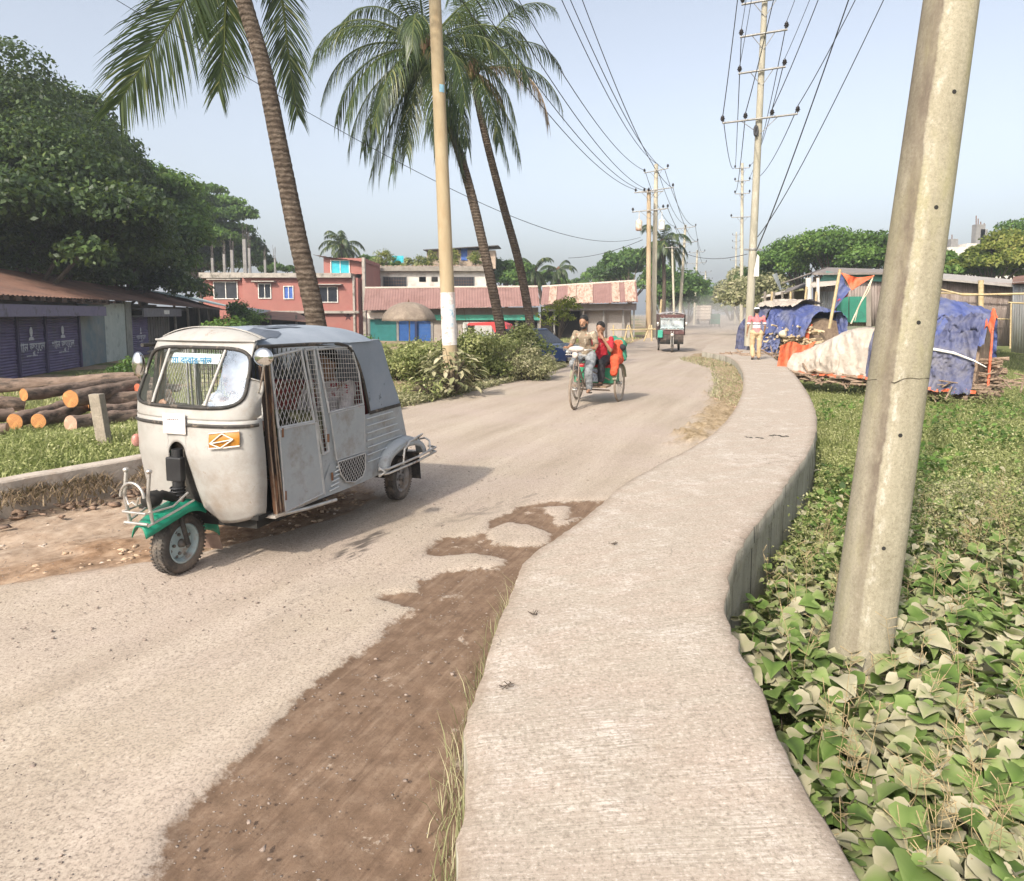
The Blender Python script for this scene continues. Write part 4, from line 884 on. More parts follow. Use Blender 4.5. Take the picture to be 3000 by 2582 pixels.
def facemark(parent, s, out, z, k=1.0, text=True):
    out += .03
    """faint white stencil: a head and shoulders over two lines of lettering"""
    mm = mat('white_stencil_paint', (.42, .42, .48), (.66, .66, .70), 30, .9, stain=(.1, .085, .16), sscale=22, slo=.56, shi=.64)
    q = MB(); pt = lambda a, b: fpt(s + a * k, out, z + b * k)
    q.add([pt(.10 * math.cos(t), .14 * math.sin(t) + .36) for t in np.linspace(0, 6.1, 14)], [tuple(range(14))[::-1]])
    q.add([pt(-.17, .12), pt(-.13, .20), pt(0, .225), pt(.13, .20), pt(.17, .12)], [tuple(range(5))])
    loc(q, parent).build('stencil_portrait', mm, parent)
    text_mesh('stencil_lettering', 'খান জুয়েল', .36 * k, parent, Matrix.Translation(fpt(s, out + .004, z - .20 * k) - parent.location) @ Matrix((FD * 1, Vector((0, 0, 1)), FN)).transposed().to_4x4(), mm, .008)
    q = MB(); rr = random.Random(int(s * 10)); a = -.34
    while a < .34: q.add([pt(a, -.30), pt(a + .05, -.30), pt(a + .05, -.335), pt(a, -.335)], [(0, 1, 2, 3)[::-1]]); a += rr.uniform(.06, .1)
    loc(q, parent).build('stencil_small_lettering', mm, parent)
S = {x: fx(x) for x in (-60, 30, 88, 157, 205, 208, 250, 262, 300, 345, 372, 395, 415, 447)}
def bld_root(name, s, lab): 
    r = empty(name, fpt(s, 0, G)); tag(r, lab, 'shop'); return r
def loc(mb, root):     # builder verts are in world space: shift to the root
    l = root.location; mb.v = [(v[0] - l.x, v[1] - l.y, v[2] - l.z) for v in mb.v]; return mb
# --- nearest shop: four purple shutters
r1 = bld_root('shop_building', 3, 'nearest shop with purple roller shutters under a rusty tin roof at the left edge')
EV = 2.42
def part(mb, name, mt, root, **k): return loc(mb, root).build(name, mt, root, **k)
q = MB(); slab(q, S[157], S[208], -.05, .12, G - .2, EV - .1); slab(q, -3, S[250], -4.8, -4.6, G, 2.6); slab(q, -3, -2.9, -4.6, .1, G, 2.6); part(q, 'wall', PLAST, r1)
q = MB(); slab(q, -3, S[208], -.02, .05, 2.0, EV); part(q, 'wall_above_shutters', mat('stained_plaster', (.09, .075, .07), (.16, .14, .12), 1.5, .9), r1)
q = MB(); slab(q, -3, S[157] + 1.2, .16, .75, 1.62, 1.70); slab(q, -3, S[157] + 1.2, .68, .75, 1.70, 2.02); slab(q, -3, S[157] + 1.2, .16, .68, 1.94, 2.02); part(q, 'shutter_canopy', PURPB, r1)
edges = [-3, .35 * S[30], S[30] * 1.0, S[88], S[157]]
edges = [-3, -.6, S[30], S[88], S[157]]
for i in range(4):
    q = MB(); shutter(q, edges[i] + .07, edges[i + 1] - .07, .03, G, 1.66); sh = part(q, 'roller_shutter', PURPLE, r1)
    if i: facemark_s = (edges[i] + edges[i + 1]) / 2; 
    q = MB(); slab(q, edges[i + 1] - .07, edges[i + 1] + .07, -.05, .13, G, 1.66); part(q, 'shutter_post', mat('purple_frame', (.05, .04, .09), (.08, .065, .13), 3, .7), r1)
for a, b in ((edges[1], edges[2]), (edges[2], edges[3]), (edges[3], edges[4])): facemark(r1, (a + b) / 2 - .1, .075, .62, 1.25)
q = MB(); slab(q, S[208] + .02, S[250], .06, .12, G, 2.2); part(q, 'metal_door', PALEM, r1)
q = MB(); slab(q, S[250] + .02, S[262], .0, .16, G, 2.3); part(q, 'pillar', mat('pale_pillar', (.2, .2, .18), (.3, .3, .26), 4, .9), r1)
q = MB(); slab(q, S[157] - .6, S[205] + .4, .14, .3, 2.12, 2.36); part(q, 'old_signboard', mat('faded_pink_board', (.2, .15, .14), (.3, .24, .22), 3, .85), r1)
q = MB(); s1_ = S[262] + .3
corr(q, fpt(-3, .75, EV - .12), fpt(s1_, .75, EV - .1), fpt(-3, -3.4, 3.75), fpt(s1_, -3.4, 3.55), 62, .02, ragged=0, nv=10, sub=6, sag=.08); part(q, 'roof', RUSTROOF, r1)
q = MB(); corr(q, fpt(s1_, -3.4, 3.55), fpt(-3, -3.4, 3.75), fpt(s1_, -5.2, 2.6), fpt(-3, -5.2, 2.6), 30, .02); part(q, 'rear_roof', RUSTROOF, r1)
q = MB(); rg_ = random.Random(3)
for i in range(16):
    q = MB(); s_ = -2 + (S[208] + 2) * i / 16 + rg_.uniform(0, .1); slab(q, s_, s_ + rg_.uniform(.25, .45), .52, .78, EV - .20 - rg_.uniform(0, .1), EV - .14)
    part(q, 'broken_eave_piece', mat('torn_rusty_sheet', (.05, .03, .025), (.12, .07, .05), 5, .9), r1)
# --- second shop: purple shutter and open timber stalls
r2 = bld_root('shop_building', S[300], 'second shop beyond the pale metal door, with one purple shutter and open timber stalls')
q = MB(); slab(q, S[262] + .1, S[447], -4.8, -4.65, G, 2.4); slab(q, S[447] - .1, S[447], -4.6, .0, G, 2.2); slab(q, S[345], S[447], -2.5, -2.4, G, 2.2); part(q, 'wall', GREYW, r2)
q = MB(); shutter(q, S[262] + .15, S[300] - .1, .02, G, 1.55); part(q, 'roller_shutter', PURPLE, r2); facemark(r2, (S[262] + S[300]) / 2, .07, .55, .9)
q = MB(); slab(q, S[262] + .12, S[345], .1, .7, 1.55, 1.62); slab(q, S[262] + .12, S[345], .62, .7, 1.62, 2.0); slab(q, S[262] + .12, S[345], .1, .62, 1.93, 2.0); part(q, 'shutter_canopy', mat('grey_purple_board', (.13, .12, .13), (.19, .18, .19), 3, .8), r2)
q = MB(); slab(q, (S[262] + S[345]) / 2, (S[262] + S[345]) / 2 + 1.0, .70, .715, 1.68, 1.9); part(q, 'small_white_notice', M['white'], r2)
q = MB()
for i in range(9): s_ = S[300] + .1 + i * (S[345] - S[300]) / 9; slab(q, s_, s_ + .32, -.1 - .02 * (i % 2), .0, G, 1.55)
part(q, 'plank_wall', GREYW, r2)
for x in (345, 372, 395, 415):
    q = MB(); q.cyl(fpt(S[x], .35, G), fpt(S[x], .3, 2.2), .09, 8, r2=.075); part(q, 'timber_post', mat('grey_post', (.17, .15, .12), (.27, .24, .2), 5, .95), r2)
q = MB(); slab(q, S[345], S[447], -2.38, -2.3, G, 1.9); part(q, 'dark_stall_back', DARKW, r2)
q = MB(); corr(q, fpt(s1_ + .02, .85, 2.25), fpt(S[447], .85, 1.95), fpt(s1_ + .02, -3.2, 3.45), fpt(S[447], -3.2, 3.2), 70, .02, nv=10, sag=.1); part(q, 'roof', RUSTROOF, r2)
q = MB(); corr(q, fpt(S[395], -3.25, 3.35), fpt(S[447] + 4, -3.2, 3.2), fpt(S[395] + 5, .4, 2.4), fpt(S[447] + 7, .9, 2.0), 24, .025); part(q, 'pale_blue_roof_sheet', mat('pale_blue_sheet', (.30, .38, .38), (.42, .5, .5), 2, .6, stain=(.12, .16, .08), sscale=1.2), r2)
q = MB(); slab(q, S[262] - .5, S[262] + 6, .95, 1.7, G + .28, G + .36); slab(q, S[262] - .2, S[262], 1.0, 1.6, G, G + .28); slab(q, S[262] + 5.4, S[262] + 5.6, 1.0, 1.6, G, G + .28)
bn = empty('concrete_bench', fpt(S[262], 1.3, G)); tag(bn, 'low grey slab bench in front of the shops just left of the auto rickshaw', 'bench'); part(q, 'seat', mc, bn)

# helper: axis-aligned facade facing the camera at distance Y, given image columns/rows
def win(root, c, wd, h, frame, pane, mull=1, hood=None, bars=False, dep=.12):
    """window at centre c on a wall facing -Y; hole shown as a recessed dark pane"""
    l = root.location; c = Vector(c) - l
    q = MB(); t = .07
    for s in (-1, 1): q.box(c + Vector((s * (wd / 2 + t / 2), -.03, 0)), (t, .1, h + 2 * t))
    for s in (-1, 1): q.box(c + Vector((0, -.03, s * (h / 2 + t / 2))), (wd, .1, t))
    for i in range(mull): q.box(c + Vector((-wd / 2 + wd * (i + 1) / (mull + 1), -.02, 0)), (.06, .06, h))
    f = q.build('window', frame, root)
    q = MB(); q.box(c + Vector((0, .02, 0)), (wd, .02, h)); q.build('pane', pane, f)
    if bars:
        q = MB()
        for i in range(1, 9): q.box(c + Vector((-wd / 2 + wd * i / 9, -.035, 0)), (.02, .02, h))
        for i in range(1, 4): q.box(c + Vector((0, -.035, -h / 2 + h * i / 4)), (wd, .018, .02))
        q.build('grille', M['rust'], f)
    if hood:
        q = MB(); q.box(c + Vector((0, -.25, h / 2 + .25)), (wd + 1.0, .55, .09)); q.build('sunshade', hood, f)
PINK = mat('pink_plaster', (.28, .115, .097), (.34, .145, .12), 1.2, .9, stain=(.33, .115, .10), sscale=.9, slo=.5, shi=.7)
CEM = mat('weathered_cement', (.28, .25, .22), (.42, .38, .33), 3, .92, stain=(.12, .11, .09), sscale=2)
GLS = mat('dark_window_glass', (.012, .014, .02), (.035, .04, .05), 1.5, .25); BLUC = mat('blue_curtain', (.03, .08, .3), (.08, .16, .45), 4, .8); TEALC = mat('teal_curtain', (.01, .12, .16), (.03, .2, .25), 4, .8)
YB = 64
def X_(x): return D(x, 620, YB).x
def Z_(y): return D(600, y, YB).z
pk = empty('pink_building', (X_(575), YB + 4, G)); tag(pk, 'two storey pink building with flat roof behind the near palm trunk', 'building'); lp = pk.location
q = MB()
def bx(mb, x0, x1, y0, y1, z0, z1, mi=0): mb.box(((x0 + x1) / 2 - lp.x, (y0 + y1) / 2 - lp.y, (z0 + z1) / 2 - lp.z), (x1 - x0, y1 - y0, z1 - z0), mi=mi)
bx(q, X_(405), X_(492), YB + .7, YB + 10, G, Z_(562)); bx(q, X_(492), X_(725), YB, YB + 9, G, Z_(562)); bx(q, X_(650), X_(733), YB + 1.2, YB + 9, Z_(553), Z_(520)); bx(q, X_(725), X_(734), YB + 1.5, YB + 9, Z_(600), Z_(553)); bx(q, X_(725), X_(734), YB + 1.5, YB + 9, G, Z_(628))
q.build('wall', PINK, pk)
q = MB(); bx(q, X_(403), X_(494), YB + .2, YB + 10, Z_(562), Z_(551)); bx(q, X_(494), X_(714), YB - .5, YB + 9, Z_(562), Z_(553)); bx(q, X_(500), X_(727), YB - .35, YB - .01, Z_(634), Z_(629)); q.build('roof_slab', CEM, pk)
q = MB(); q.grid(lambda u, v: Vector((X_(632 + 104 * u) - lp.x, YB + .6 + v * 8 - lp.y, Z_(514 + 15 * u) - lp.z + .02 * math.sin(u * 60))), 60, 1); q.build('tin_roof', RUSTROOF, pk)
q = MB(); bx(q, X_(731.5), X_(737), YB + .5, YB + 1, G, Z_(520)); bx(q, X_(715), X_(719), YB - .2, YB - .02, G, Z_(560)); q.build('drain_pipe', CEM, pk)
for x, y, wd, h, pane in ((452, 589, 46, 44, GLS), (537, 591, 23, 38, GLS), (585, 594, 17, 34, BLUC), (664, 598, 38, 40, GLS)):
    yy_ = YB + (.7 if x < 490 else 0) - .012
    win(pk, (X_(x), yy_, Z_(y - 2)), wd * .000706 * YB, (h - 8) * .000706 * YB * .9, M['white'], pane, 1, hood=CEM if x != 585 else None)
win(pk, (X_(684), YB + 1.18, Z_(540)), 36 * .0452, 28 * .0452, M['white'], mat('bright_cyan_cloth', (.02, .32, .42), (.05, .45, .52), 3, .7), 1)
q = MB(); q.box((X_(613) - lp.x, YB - .03 - lp.y, Z_(597) - lp.z), (.4, .05, .35)); q.build('vent', DARKW, pk)
q = MB(); cst = Vector((X_(704) - lp.x, YB - .02 - lp.y, Z_(641) - lp.z)); q.add([cst + Vector((.42 * (1 if i % 2 == 0 else .42) * math.sin(i * math.pi / 5), 0, .42 * (1 if i % 2 == 0 else .42) * math.cos(i * math.pi / 5))) for i in range(10)], [tuple(range(10))]); q.build('star_emblem', mat('maroon_paint', (.05, .012, .012), (.08, .02, .02)), pk)
q = MB(); bx(q, X_(560), X_(650), YB - 2.2, YB - 2.0, Z_(655), Z_(640)); q.build('veranda_parapet', PINK, pk)
q = MB()
for x in (725.5, 729): bx(q, X_(x) - .02, X_(x) + .02, YB + 1.4, YB + 1.5, Z_(628), Z_(600))
for i in range(5): bx(q, X_(725), X_(733.5), YB + 1.35, YB + 1.4, Z_(626 - i * 4), Z_(625.4 - i * 4))
bx(q, X_(724.5), X_(733.5), YB + 3, YB + 3.1, Z_(628), Z_(600)); q.build('balcony_railing', DARKW, pk)
# bare columns with rebar on the roof
rg_ = random.Random(5)
for i, (x, yt, Yc, wd) in enumerate(((431, 508, 72, .38), (455, 500, 72, .38), (471, 492, 69, .42), (497, 470, 67, .5), (506, 488, 70, .36), (537, 512, 68, .32), (557, 510, 67, .25))):
    c = D(x, 553, Yc); t = D(x, yt + 14, Yc); tp = D(x, yt - 12, Yc)
    q = MB(); wd *= .62; q.box((0, 0, (t.z - c.z) / 2), (wd, wd, t.z - c.z)); CEM = mat('dark_cement_column', (.15, .145, .14), (.24, .23, .22), 2, .95); ce = empty('bare_column', (c.x, Yc, c.z)); tag(ce, 'unfinished grey concrete column with rusty rods standing on the pink building roof', 'column', 'bare concrete columns on the pink building'); q.build('shaft', CEM, ce)
    q = MB()
    for a in (-.35, .35):
        for b in (-.35, .35): q.cyl((a * wd, b * wd, t.z - c.z - .1), (a * wd + rg_.uniform(-.1, .1), b * wd, tp.z - c.z + rg_.uniform(-.5, .4)), .014, 5)
    q.build('rebar', mat('dull_rebar', (.10, .085, .08), (.18, .15, .14)), ce)
# low sheds between
q = MB(); sr = empty('lean_to_shed', (X_(560), 58, G)); tag(sr, 'low dark open shed with a rusty patchwork roof below the pink building', 'shed')
def shq(root, pts4, mt, name, thick=.04):
    q = MB(); l = root.location; p = [Vector(a) - l for a in pts4]; q.add(p + [a - Vector((0, 0, thick)) for a in p], [(0, 1, 2, 3), (7, 6, 5, 4), (0, 4, 5, 1), (1, 5, 6, 2), (2, 6, 7, 3), (3, 7, 4, 0)]); return q.build(name, mt, root)
shq(sr, [D(468, 640, 52), D(640, 652, 50), D(600, 632, 60), D(458, 626, 60)], RUSTROOF, 'rusty_roof_sheet')
shq(sr, [D(455, 622, 50), D(520, 636, 50), D(548, 628, 57), D(470, 618, 57)], mat('grey_metal_sheet', (.2, .22, .22), (.32, .34, .34), 3, .6), 'grey_roof_sheet')
q = MB()
for x in (470, 505, 548, 600, 640): a = D(x, 660, 52); q.box((a.x - sr.location.x, 52 - sr.location.y, 1.0), (.12, .12, 2.2))
q.build('post', GREYW, sr); q = MB(); a, b = D(465, 650, 58), D(640, 650, 58); q.box(((a.x + b.x) / 2 - sr.location.x, 1.5, 1.1), (b.x - a.x, .1, 2.2)); q.build('dark_back_wall', DARKW, sr)

# --- white building
YW = 74
wb = empty('white_building', (D(870, 620, YW).x, YW + 4, G)); tag(wb, 'dirty white flat roofed building with a roof garden behind the brown market roof', 'building'); lp = wb.location
X2 = lambda x: D(x, 620, YW).x; Z2 = lambda y: D(900, y, YW).z
WH = mat('dirty_white_plaster', (.50, .46, .41), (.62, .58, .53), 1.5, .9, stain=(.36, .32, .28), sscale=1.0, slo=.5, shi=.7)
q = MB(); bx(q, X2(754), X2(984), YW, YW + 9, G, Z2(549)); q.build('wall', WH, wb)
q = MB(); bx(q, X2(750), X2(988), YW - .6, YW + 9.2, Z2(549), Z2(543)); bx(q, X2(752), X2(986), YW - .4, YW - .2, Z2(543), Z2(539)); q.build('roof_slab', mat('mouldy_cement', (.16, .14, .12), (.3, .27, .23), 3, .95), wb)
for x, wd in ((800, 50), (936, 50)): win(wb, (X2(x), YW - .012, Z2(574)), wd * .0522 * .92, 26 * .0522, CEM, GLS, 0, bars=True)
q = MB()
for x in (856, 880, 855): q.box((X2(x) - lp.x, -4.03, Z2(565) - lp.z), (.65, .05, .5))
q.box((X2(987) - lp.x, -3.9, Z2(573) - lp.z), (.5, .05, 1.3)); q.build('vent', DARKW, wb)
q = MB(); bx(q, X2(860), X2(1002), YW + 2, YW + 7, Z2(541), Z2(503)); q.build('roof_room', mat('reed_screen', (.32, .24, .18), (.45, .36, .28), 6, .9, sc=(3, 3, .5)), wb)
shq(wb, [(X2(855), YW + 1, Z2(503)), (X2(1008), YW + 1, Z2(494)), (X2(1012), YW + 8, Z2(488)), (X2(857), YW + 8, Z2(500))], mat('dark_tin', (.05, .045, .045), (.1, .09, .085), 3, .8), 'roof_room_tin_roof', .08)
q = MB(); bx(q, X2(931), X2(944), YW + 1.9, YW + 1.98, Z2(524), Z2(499)); q.build('blue_hanging_cloth', BLUC, wb)
q = MB(); bx(q, X2(792), X2(815), YW + 1.0, YW + 1.1, Z2(530), Z2(516)); q.build('cyan_hanging_cloth', mat('bright_cyan_cloth', (0, 0, 0)), wb)
for i, (x, y, wd, hh_, kd, lab) in enumerate(((765, 540, 2.4, 2.0, 'weed', 'wispy roof garden shrub at the left corner of the white building'), (782, 540, 2.0, 2.4, 'yellow', 'yellowish roof garden shrub left of the cyan cloth'), (826, 540, 1.6, 1.2, 'weed', 'thin roof garden shrub right of the cyan cloth'), (848, 540, 1.8, 1.4, 'weed', 'roof garden shrub left of the roof room'), (869, 540, 2.0, 2.0, 'yellow', 'roof garden shrub against the left end of the roof room'), (918, 540, 1.6, 2.0, 'yellow', 'roof garden shrub left of the blue cloth'), (960, 540, 2.0, 2.0, 'yellow', 'yellow roof garden shrub right of the blue cloth'), (803, 540, 1.0, .8, 'bright', 'small bright green pot plant under the cyan cloth'))):
    shrub(x, y, YW + .6, wd, hh_, 800, .2, kd, lab, 70 + i, gzv=Z2(542), name='roof_shrub')
q = MB(); rg_ = random.Random(9); gp = []
for i in range(34):
    x = X2(762 + i * 6.6) - lp.x + rg_.uniform(-.1, .1); q.lathe([(.10, 0), (.16, .25), (.18, .28), (.14, .26), (.02, .22)], (x, -4.2 + rg_.uniform(0, .3), Z2(543) - lp.z), n=8)
q.build('row_of_flower_pots', mat('mixed_pots', (.3, .16, .1), (.5, .42, .36), 1.5, .8), wb)

# --- market building (left part: brown roof) and (right part: patched roof)
def mkt(x0, x1, Y0, Y1, ye0, ye1, yr0, yr1, lab, matroof, seed):
    a, b = D(x0, ye0, Y0), D(x1, ye1, Y1); a2, b2 = D(x0 + 4, yr0, Y0 + 3.4), D(x1 - 4, yr1, Y1 + 3.4)
    root = empty('market_building', ((a.x + b.x) / 2, (Y0 + Y1) / 2, G)); tag(root, lab, 'shop'); l = root.location; q = MB()
    corr(q, a - l, b - l, a2 - l, b2 - l, int((b.x - a.x) / .22), .022, sub=6, nv=3); o = q.build('roof', matroof, root)
    q = MB(); corr(q, b2 - l, a2 - l, b2 - l + Vector((0, 3.2, -1.0)), a2 - l + Vector((0, 3.2, -1.0)), 20, .02); q.build('rear_roof', matroof, root)
    q = MB(); q.tube([a2 - l + Vector((0, 0, .04)), b2 - l + Vector((0, 0, .04))], .09, 8); q.build('ridge_cap', mat('pale_ridge', (.4, .33, .28), (.52, .45, .38)), root)
    return root, a, b
mk, a, b = mkt(735, 1092, 56, 54, 628, 619, 583.5, 581, 'long market building with a brown corrugated roof and teal and blue shutters', BROWNROOF, 1); l = mk.location
def mp2(x, z, out): t = (x - 735) / (1092 - 735); p = D(x, 620, 57.1 - 2 * t); return Vector((p.x - l.x, p.y + .3 - out - l.y, z - l.z))
def mbox(mb, x0, x1, z0, z1, o0, o1, mi=0):
    p = [mp2(x0, 0, o0), mp2(x1, 0, o0), mp2(x1, 0, o1), mp2(x0, 0, o1)]
    mb.add([(v.x, v.y, z0 - l.z) for v in p] + [(v.x, v.y, z1 - l.z) for v in p], [(0, 1, 2, 3), (7, 6, 5, 4), (0, 4, 5, 1), (1, 5, 6, 2), (2, 6, 7, 3), (3, 7, 4, 0)], mi)
TEAL = mat('teal_shutter', (.012, .13, .13), (.02, .18, .175), 2, .55, stain=(.01, .14, .13), sscale=1.5); BLUE = mat('blue_shutter', (.012, .07, .25), (.02, .10, .32), 2, .5, stain=(.01, .05, .22), sscale=1.5)
q = MB(); mbox(q, 740, 1090, G, 2.2, -.6, -.4); mbox(q, 838, 1000, G, 1.2, -.35, .0); q.build('wall', mat('market_wall', (.24, .2, .17), (.34, .3, .26), 2, .9), mk)
q = MB(); mbox(q, 743, 794, 1.33, 1.78, .35, .42); q.build('white_signboard', mat('cream_sign', (.55, .48, .44), (.66, .6, .55)), mk)
q = MB(); mbox(q, 862, 1092, 1.2, 1.62, .3, .42); q.build('green_fascia', mat('green_board', (.03, .22, .16), (.06, .3, .22), 2, .7, stain=(.03, .11, .09), sscale=.7), mk)
for x0, x1, m_ in ((747, 800, TEAL), (806, 838, BLUE), (842, 870, BLUE)):
    q = MB(); n_ = 16
    for i in range(n_): z0 = G + i * 1.75 / n_; mbox(q, x0, x1, z0, z0 + 1.75 / n_ * .86, -.02, .02 + .02 * (i % 2))
    mbox(q, x0, x1, G, G + 1.75, -.05, .0); q.build('roller_shutter', m_, mk)
for x in (744, 803, 840, 873, 922, 1000, 1045, 1090):
    q = MB(); mbox(q, x - 2.2, x + 2.2, G, 1.5, -.05, .1); q.build('pillar', CEM, mk)
q = MB(); mbox(q, 838.5, 843, G, 1.1, .05, .3); q.build('dark_blue_post', mat('navy', (.01, .015, .05), (.02, .03, .08)), mk)
q = MB()
for i in range(26): x = 938 + i * 2.2; mbox(q, x, x + 1.5, G + .3, 1.05, .2, .24)
mbox(q, 936, 996, G + .3, 1.05, .12, .16); q.build('pale_corrugated_panel', mat('pale_zinc', (.42, .42, .40), (.55, .55, .52), 3, .6), mk)
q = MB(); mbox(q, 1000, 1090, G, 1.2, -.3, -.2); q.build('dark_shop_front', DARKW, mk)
mk2, a, b = mkt(1094, 1291, 53.5, 47.5, 617, 611, 581, 569.5, 'right half of the market with a brown roof patched by pale streaked sheets', BROWNROOF, 2); l = mk2.location
def mp2(x, z, out): t = (x - 1094) / (1291 - 1094); p = D(x, 620, 54.6 - 6 * t); return Vector((p.x - l.x, p.y + .2 - out - l.y, z - l.z))
for x0, x1 in ((1111, 1128), (1152, 1170), (1171, 1205), (1243, 1258), (1268, 1288)):
    f0, f1 = (x0 - 1094) / 197, (x1 - 1094) / 197; a_, b_ = a.lerp(b, f0) - l, a.lerp(b, f1) - l; A2, B2 = D(1098, 581, 56.9), D(1287, 569.5, 50.9); c_, d_ = A2.lerp(B2, f0) - l, A2.lerp(B2, f1) - l
    q = MB(); up = Vector((0, -.03, .06)); corr(q, a_ + up, b_ + up, c_ + up, d_ + up, max(6, int((b_ - a_).length / .2)), .02, nv=3); q.build('patch_sheet', PATCHROOF, mk2)
q = MB(); mbox(q, 1098, 1288, G, 2.3, -3.2, -3.0); q.build('wall', mat('grey_brick_wall', (.2, .18, .16), (.32, .29, .26), 9, .92), mk2)
q = MB(); mbox(q, 1180, 1280, G + .3, 2.0, -1.0, -.8); mbox(q, 1180, 1182, G, 2.0, -.8, .2); q.build('brick_partition', mat('unpainted_brickwork', (.25, .22, .2), (.38, .34, .31), 12, .92), mk2)
q = MB(); mbox(q, 1096, 1288, 1.95, 2.42, .1, .2); q.build('grey_fascia_beam', mat('grey_beam', (.22, .2, .21), (.3, .28, .29), 2, .85), mk2)
for x in (1122, 1180, 1222, 1262, 1284):
    q = MB(); mbox(q, x - 1.5, x + 1.5, G, 2.0, -.1, .08); q.build('pillar', CEM, mk2)
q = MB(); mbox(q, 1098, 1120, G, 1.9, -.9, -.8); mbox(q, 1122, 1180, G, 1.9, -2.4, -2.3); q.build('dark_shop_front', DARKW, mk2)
ms = empty('bamboo_stand', D(1290, 690, 44)); ms.location.z = -.3; tag(ms, 'small stall of pale leaning bamboo posts at the right end of the market', 'stall'); q = MB()
for x, t in ((-1.5, 0), (-.9, .3), (-.2, -.3), (.3, .5), (.9, 0), (1.6, -.2)): q.cyl((x, 0, 0), (x + t, .2, 1.3), .05, 7)
q.cyl((-1.7, .1, 1.0), (1.7, .1, 1.05), .04, 7); q.build('frame', M['bamboo'], ms)
q = MB(); q.cyl((1.4, .5, 0), (1.55, .5, 2.9), .07, 8); q.build('tall_post', M['bamboo'], ms)

# --- brown street umbrella
um = empty('parasol', (D(828, 690, 40).x, 40, -.45)); tag(um, 'big faded brown parasol standing in front of the teal and blue shutters', 'umbrella')
q = MB(); q.cyl((0, 0, 0), (.05, 0, 2.75), .035, 8); q.build('pole', M['bamboo'], um)
UB = mat('faded_brown_canvas', (.16, .125, .095), (.24, .19, .15), 5, .9, stain=(.28, .23, .18), sscale=2)
q = MB(); n8 = 8
def ufn(u, v):
    a = u * 2 * math.pi; seg = (u * n8) % 1; sc = 1 - .05 * math.sin(seg * math.pi) * v; r = 1.55 * math.sin(v * 1.45) / math.sin(1.45) * sc
    return Vector((r * math.cos(a), r * math.sin(a), 2.82 - 1.05 * (1 - math.cos(v * 1.45)) / (1 - math.cos(1.45)) - .03 * math.sin(seg * math.pi) * v))
q.grid(ufn, 64, 12); cn = q.build('canopy', UB, um, solid=.01)
q = MB()
for i in range(8): a = i * math.pi / 4; q.tube([(.05, 0, 1.9), (.8 * math.cos(a), .8 * math.sin(a), 2.5)], .012, 5)
q.build('rib', M['galv'], um)
q = MB(); q.ell((0, 0, 2.87), (.05, .05, .09)); q.build('finial', M['rust'], um)

# ------------------------------------------------------------------ sheds on the right
def quadwall(root, pts4, mt, name, n=0, amp=.02, thick=.04):
    q = MB(); l = root.location; p = [Vector(a) - l for a in pts4]
    if n: corr(q, p[0], p[1], p[3], p[2], n, amp, nv=2); return q.build(name, mt, root, solid=.01)
    nr_ = (p[1] - p[0]).cross(p[3] - p[0]).normalized() * thick; q.add(p + [a + nr_ for a in p], [(3, 2, 1, 0), (4, 5, 6, 7), (0, 1, 5, 4), (1, 2, 6, 5), (2, 3, 7, 6), (3, 0, 4, 7)]); return q.build(name, mt, root)
ZN = mat('zinc_sheet', (.27, .27, .27), (.40, .40, .39), 2.5, .5, .3, stain=(.22, .18, .15), sscale=1.5, slo=.5, shi=.7, sc=(3, 3, .4))
ZB = mat('brown_stained_zinc', (.20, .16, .14), (.31, .26, .235), 2.5, .7, .1, stain=(.14, .10, .085), sscale=1.5, slo=.5, shi=.7, sc=(3, 3, .4))
GRN = mat('green_painted_tin', (.02, .15, .10), (.04, .22, .15), 2, .6, stain=(.03, .10, .08), sscale=1.5)
GRNP = mat('faded_green_tin', (.06, .18, .16), (.10, .26, .22), 2, .6)
OLD = mat('old_grey_wood', (.17, .145, .12), (.30, .26, .22), 5, .95, sc=(3, 3, .4))
gs = empty('green_shed', (D(1690, 650, 31).x, 31, -.1)); tag(gs, 'shed with green tin gable and green doors behind the tarpaulins', 'shed'); Yg_ = 31
quadwall(gs, [D(1645, 660, Yg_), D(1795, 660, Yg_), D(1795, 556, Yg_), D(1645, 560, Yg_)], ZB, 'front_wall', 26)
quadwall(gs, [D(1655, 571, Yg_ - .1), D(1697, 567, Yg_ - .1), D(1700, 553, Yg_ - .1), D(1672, 549, Yg_ - .1)], GRNP, 'green_gable_panel')
quadwall(gs, [D(1698, 566, Yg_ - .1), D(1790, 570, Yg_ - .1), D(1790, 552, Yg_ - .1), D(1700, 551, Yg_ - .1)], GRNP, 'green_gable_panel')
for x0, x1 in ((1693, 1716), (1718, 1752)):
    quadwall(gs, [D(x0, 652, Yg_ - .16), D(x1, 652, Yg_ - .16), D(x1, 600, Yg_ - .16), D(x0, 600, Yg_ - .16)], GRN, 'green_door')
quadwall(gs, [D(1657, 660, Yg_ - .14), D(1688, 660, Yg_ - .14), D(1688, 590, Yg_ - .14), D(1657, 590, Yg_ - .14)], ZN, 'grey_panel', 7)
shq(gs, [D(1636, 581, 29), D(1698, 574, 29), D(1700, 566, 31), D(1640, 570, 31)], mat('pale_lean_roof', (.4, .35, .3), (.52, .46, .4), 4, .8), 'lean_to_roof')
shq(gs, [D(1582, 572, 30), D(1640, 552, 30), D(1675, 539, 35), D(1625, 560, 36)], mat('dark_edge_roof', (.14, .12, .11), (.24, .21, .19), 4, .8), 'roof_left_slope')
shq(gs, [D(1640, 552, 30.5), D(1800, 551, 30.5), D(1800, 545, 35), D(1675, 541, 35)], mat('dark_edge_roof', (0, 0, 0)), 'roof', .09)
quadwall(gs, [D(1752, 660, Yg_ - .12), D(1762, 660, Yg_ - .12), D(1762, 585, Yg_ - .12), D(1752, 585, Yg_ - .12)], OLD, 'post')
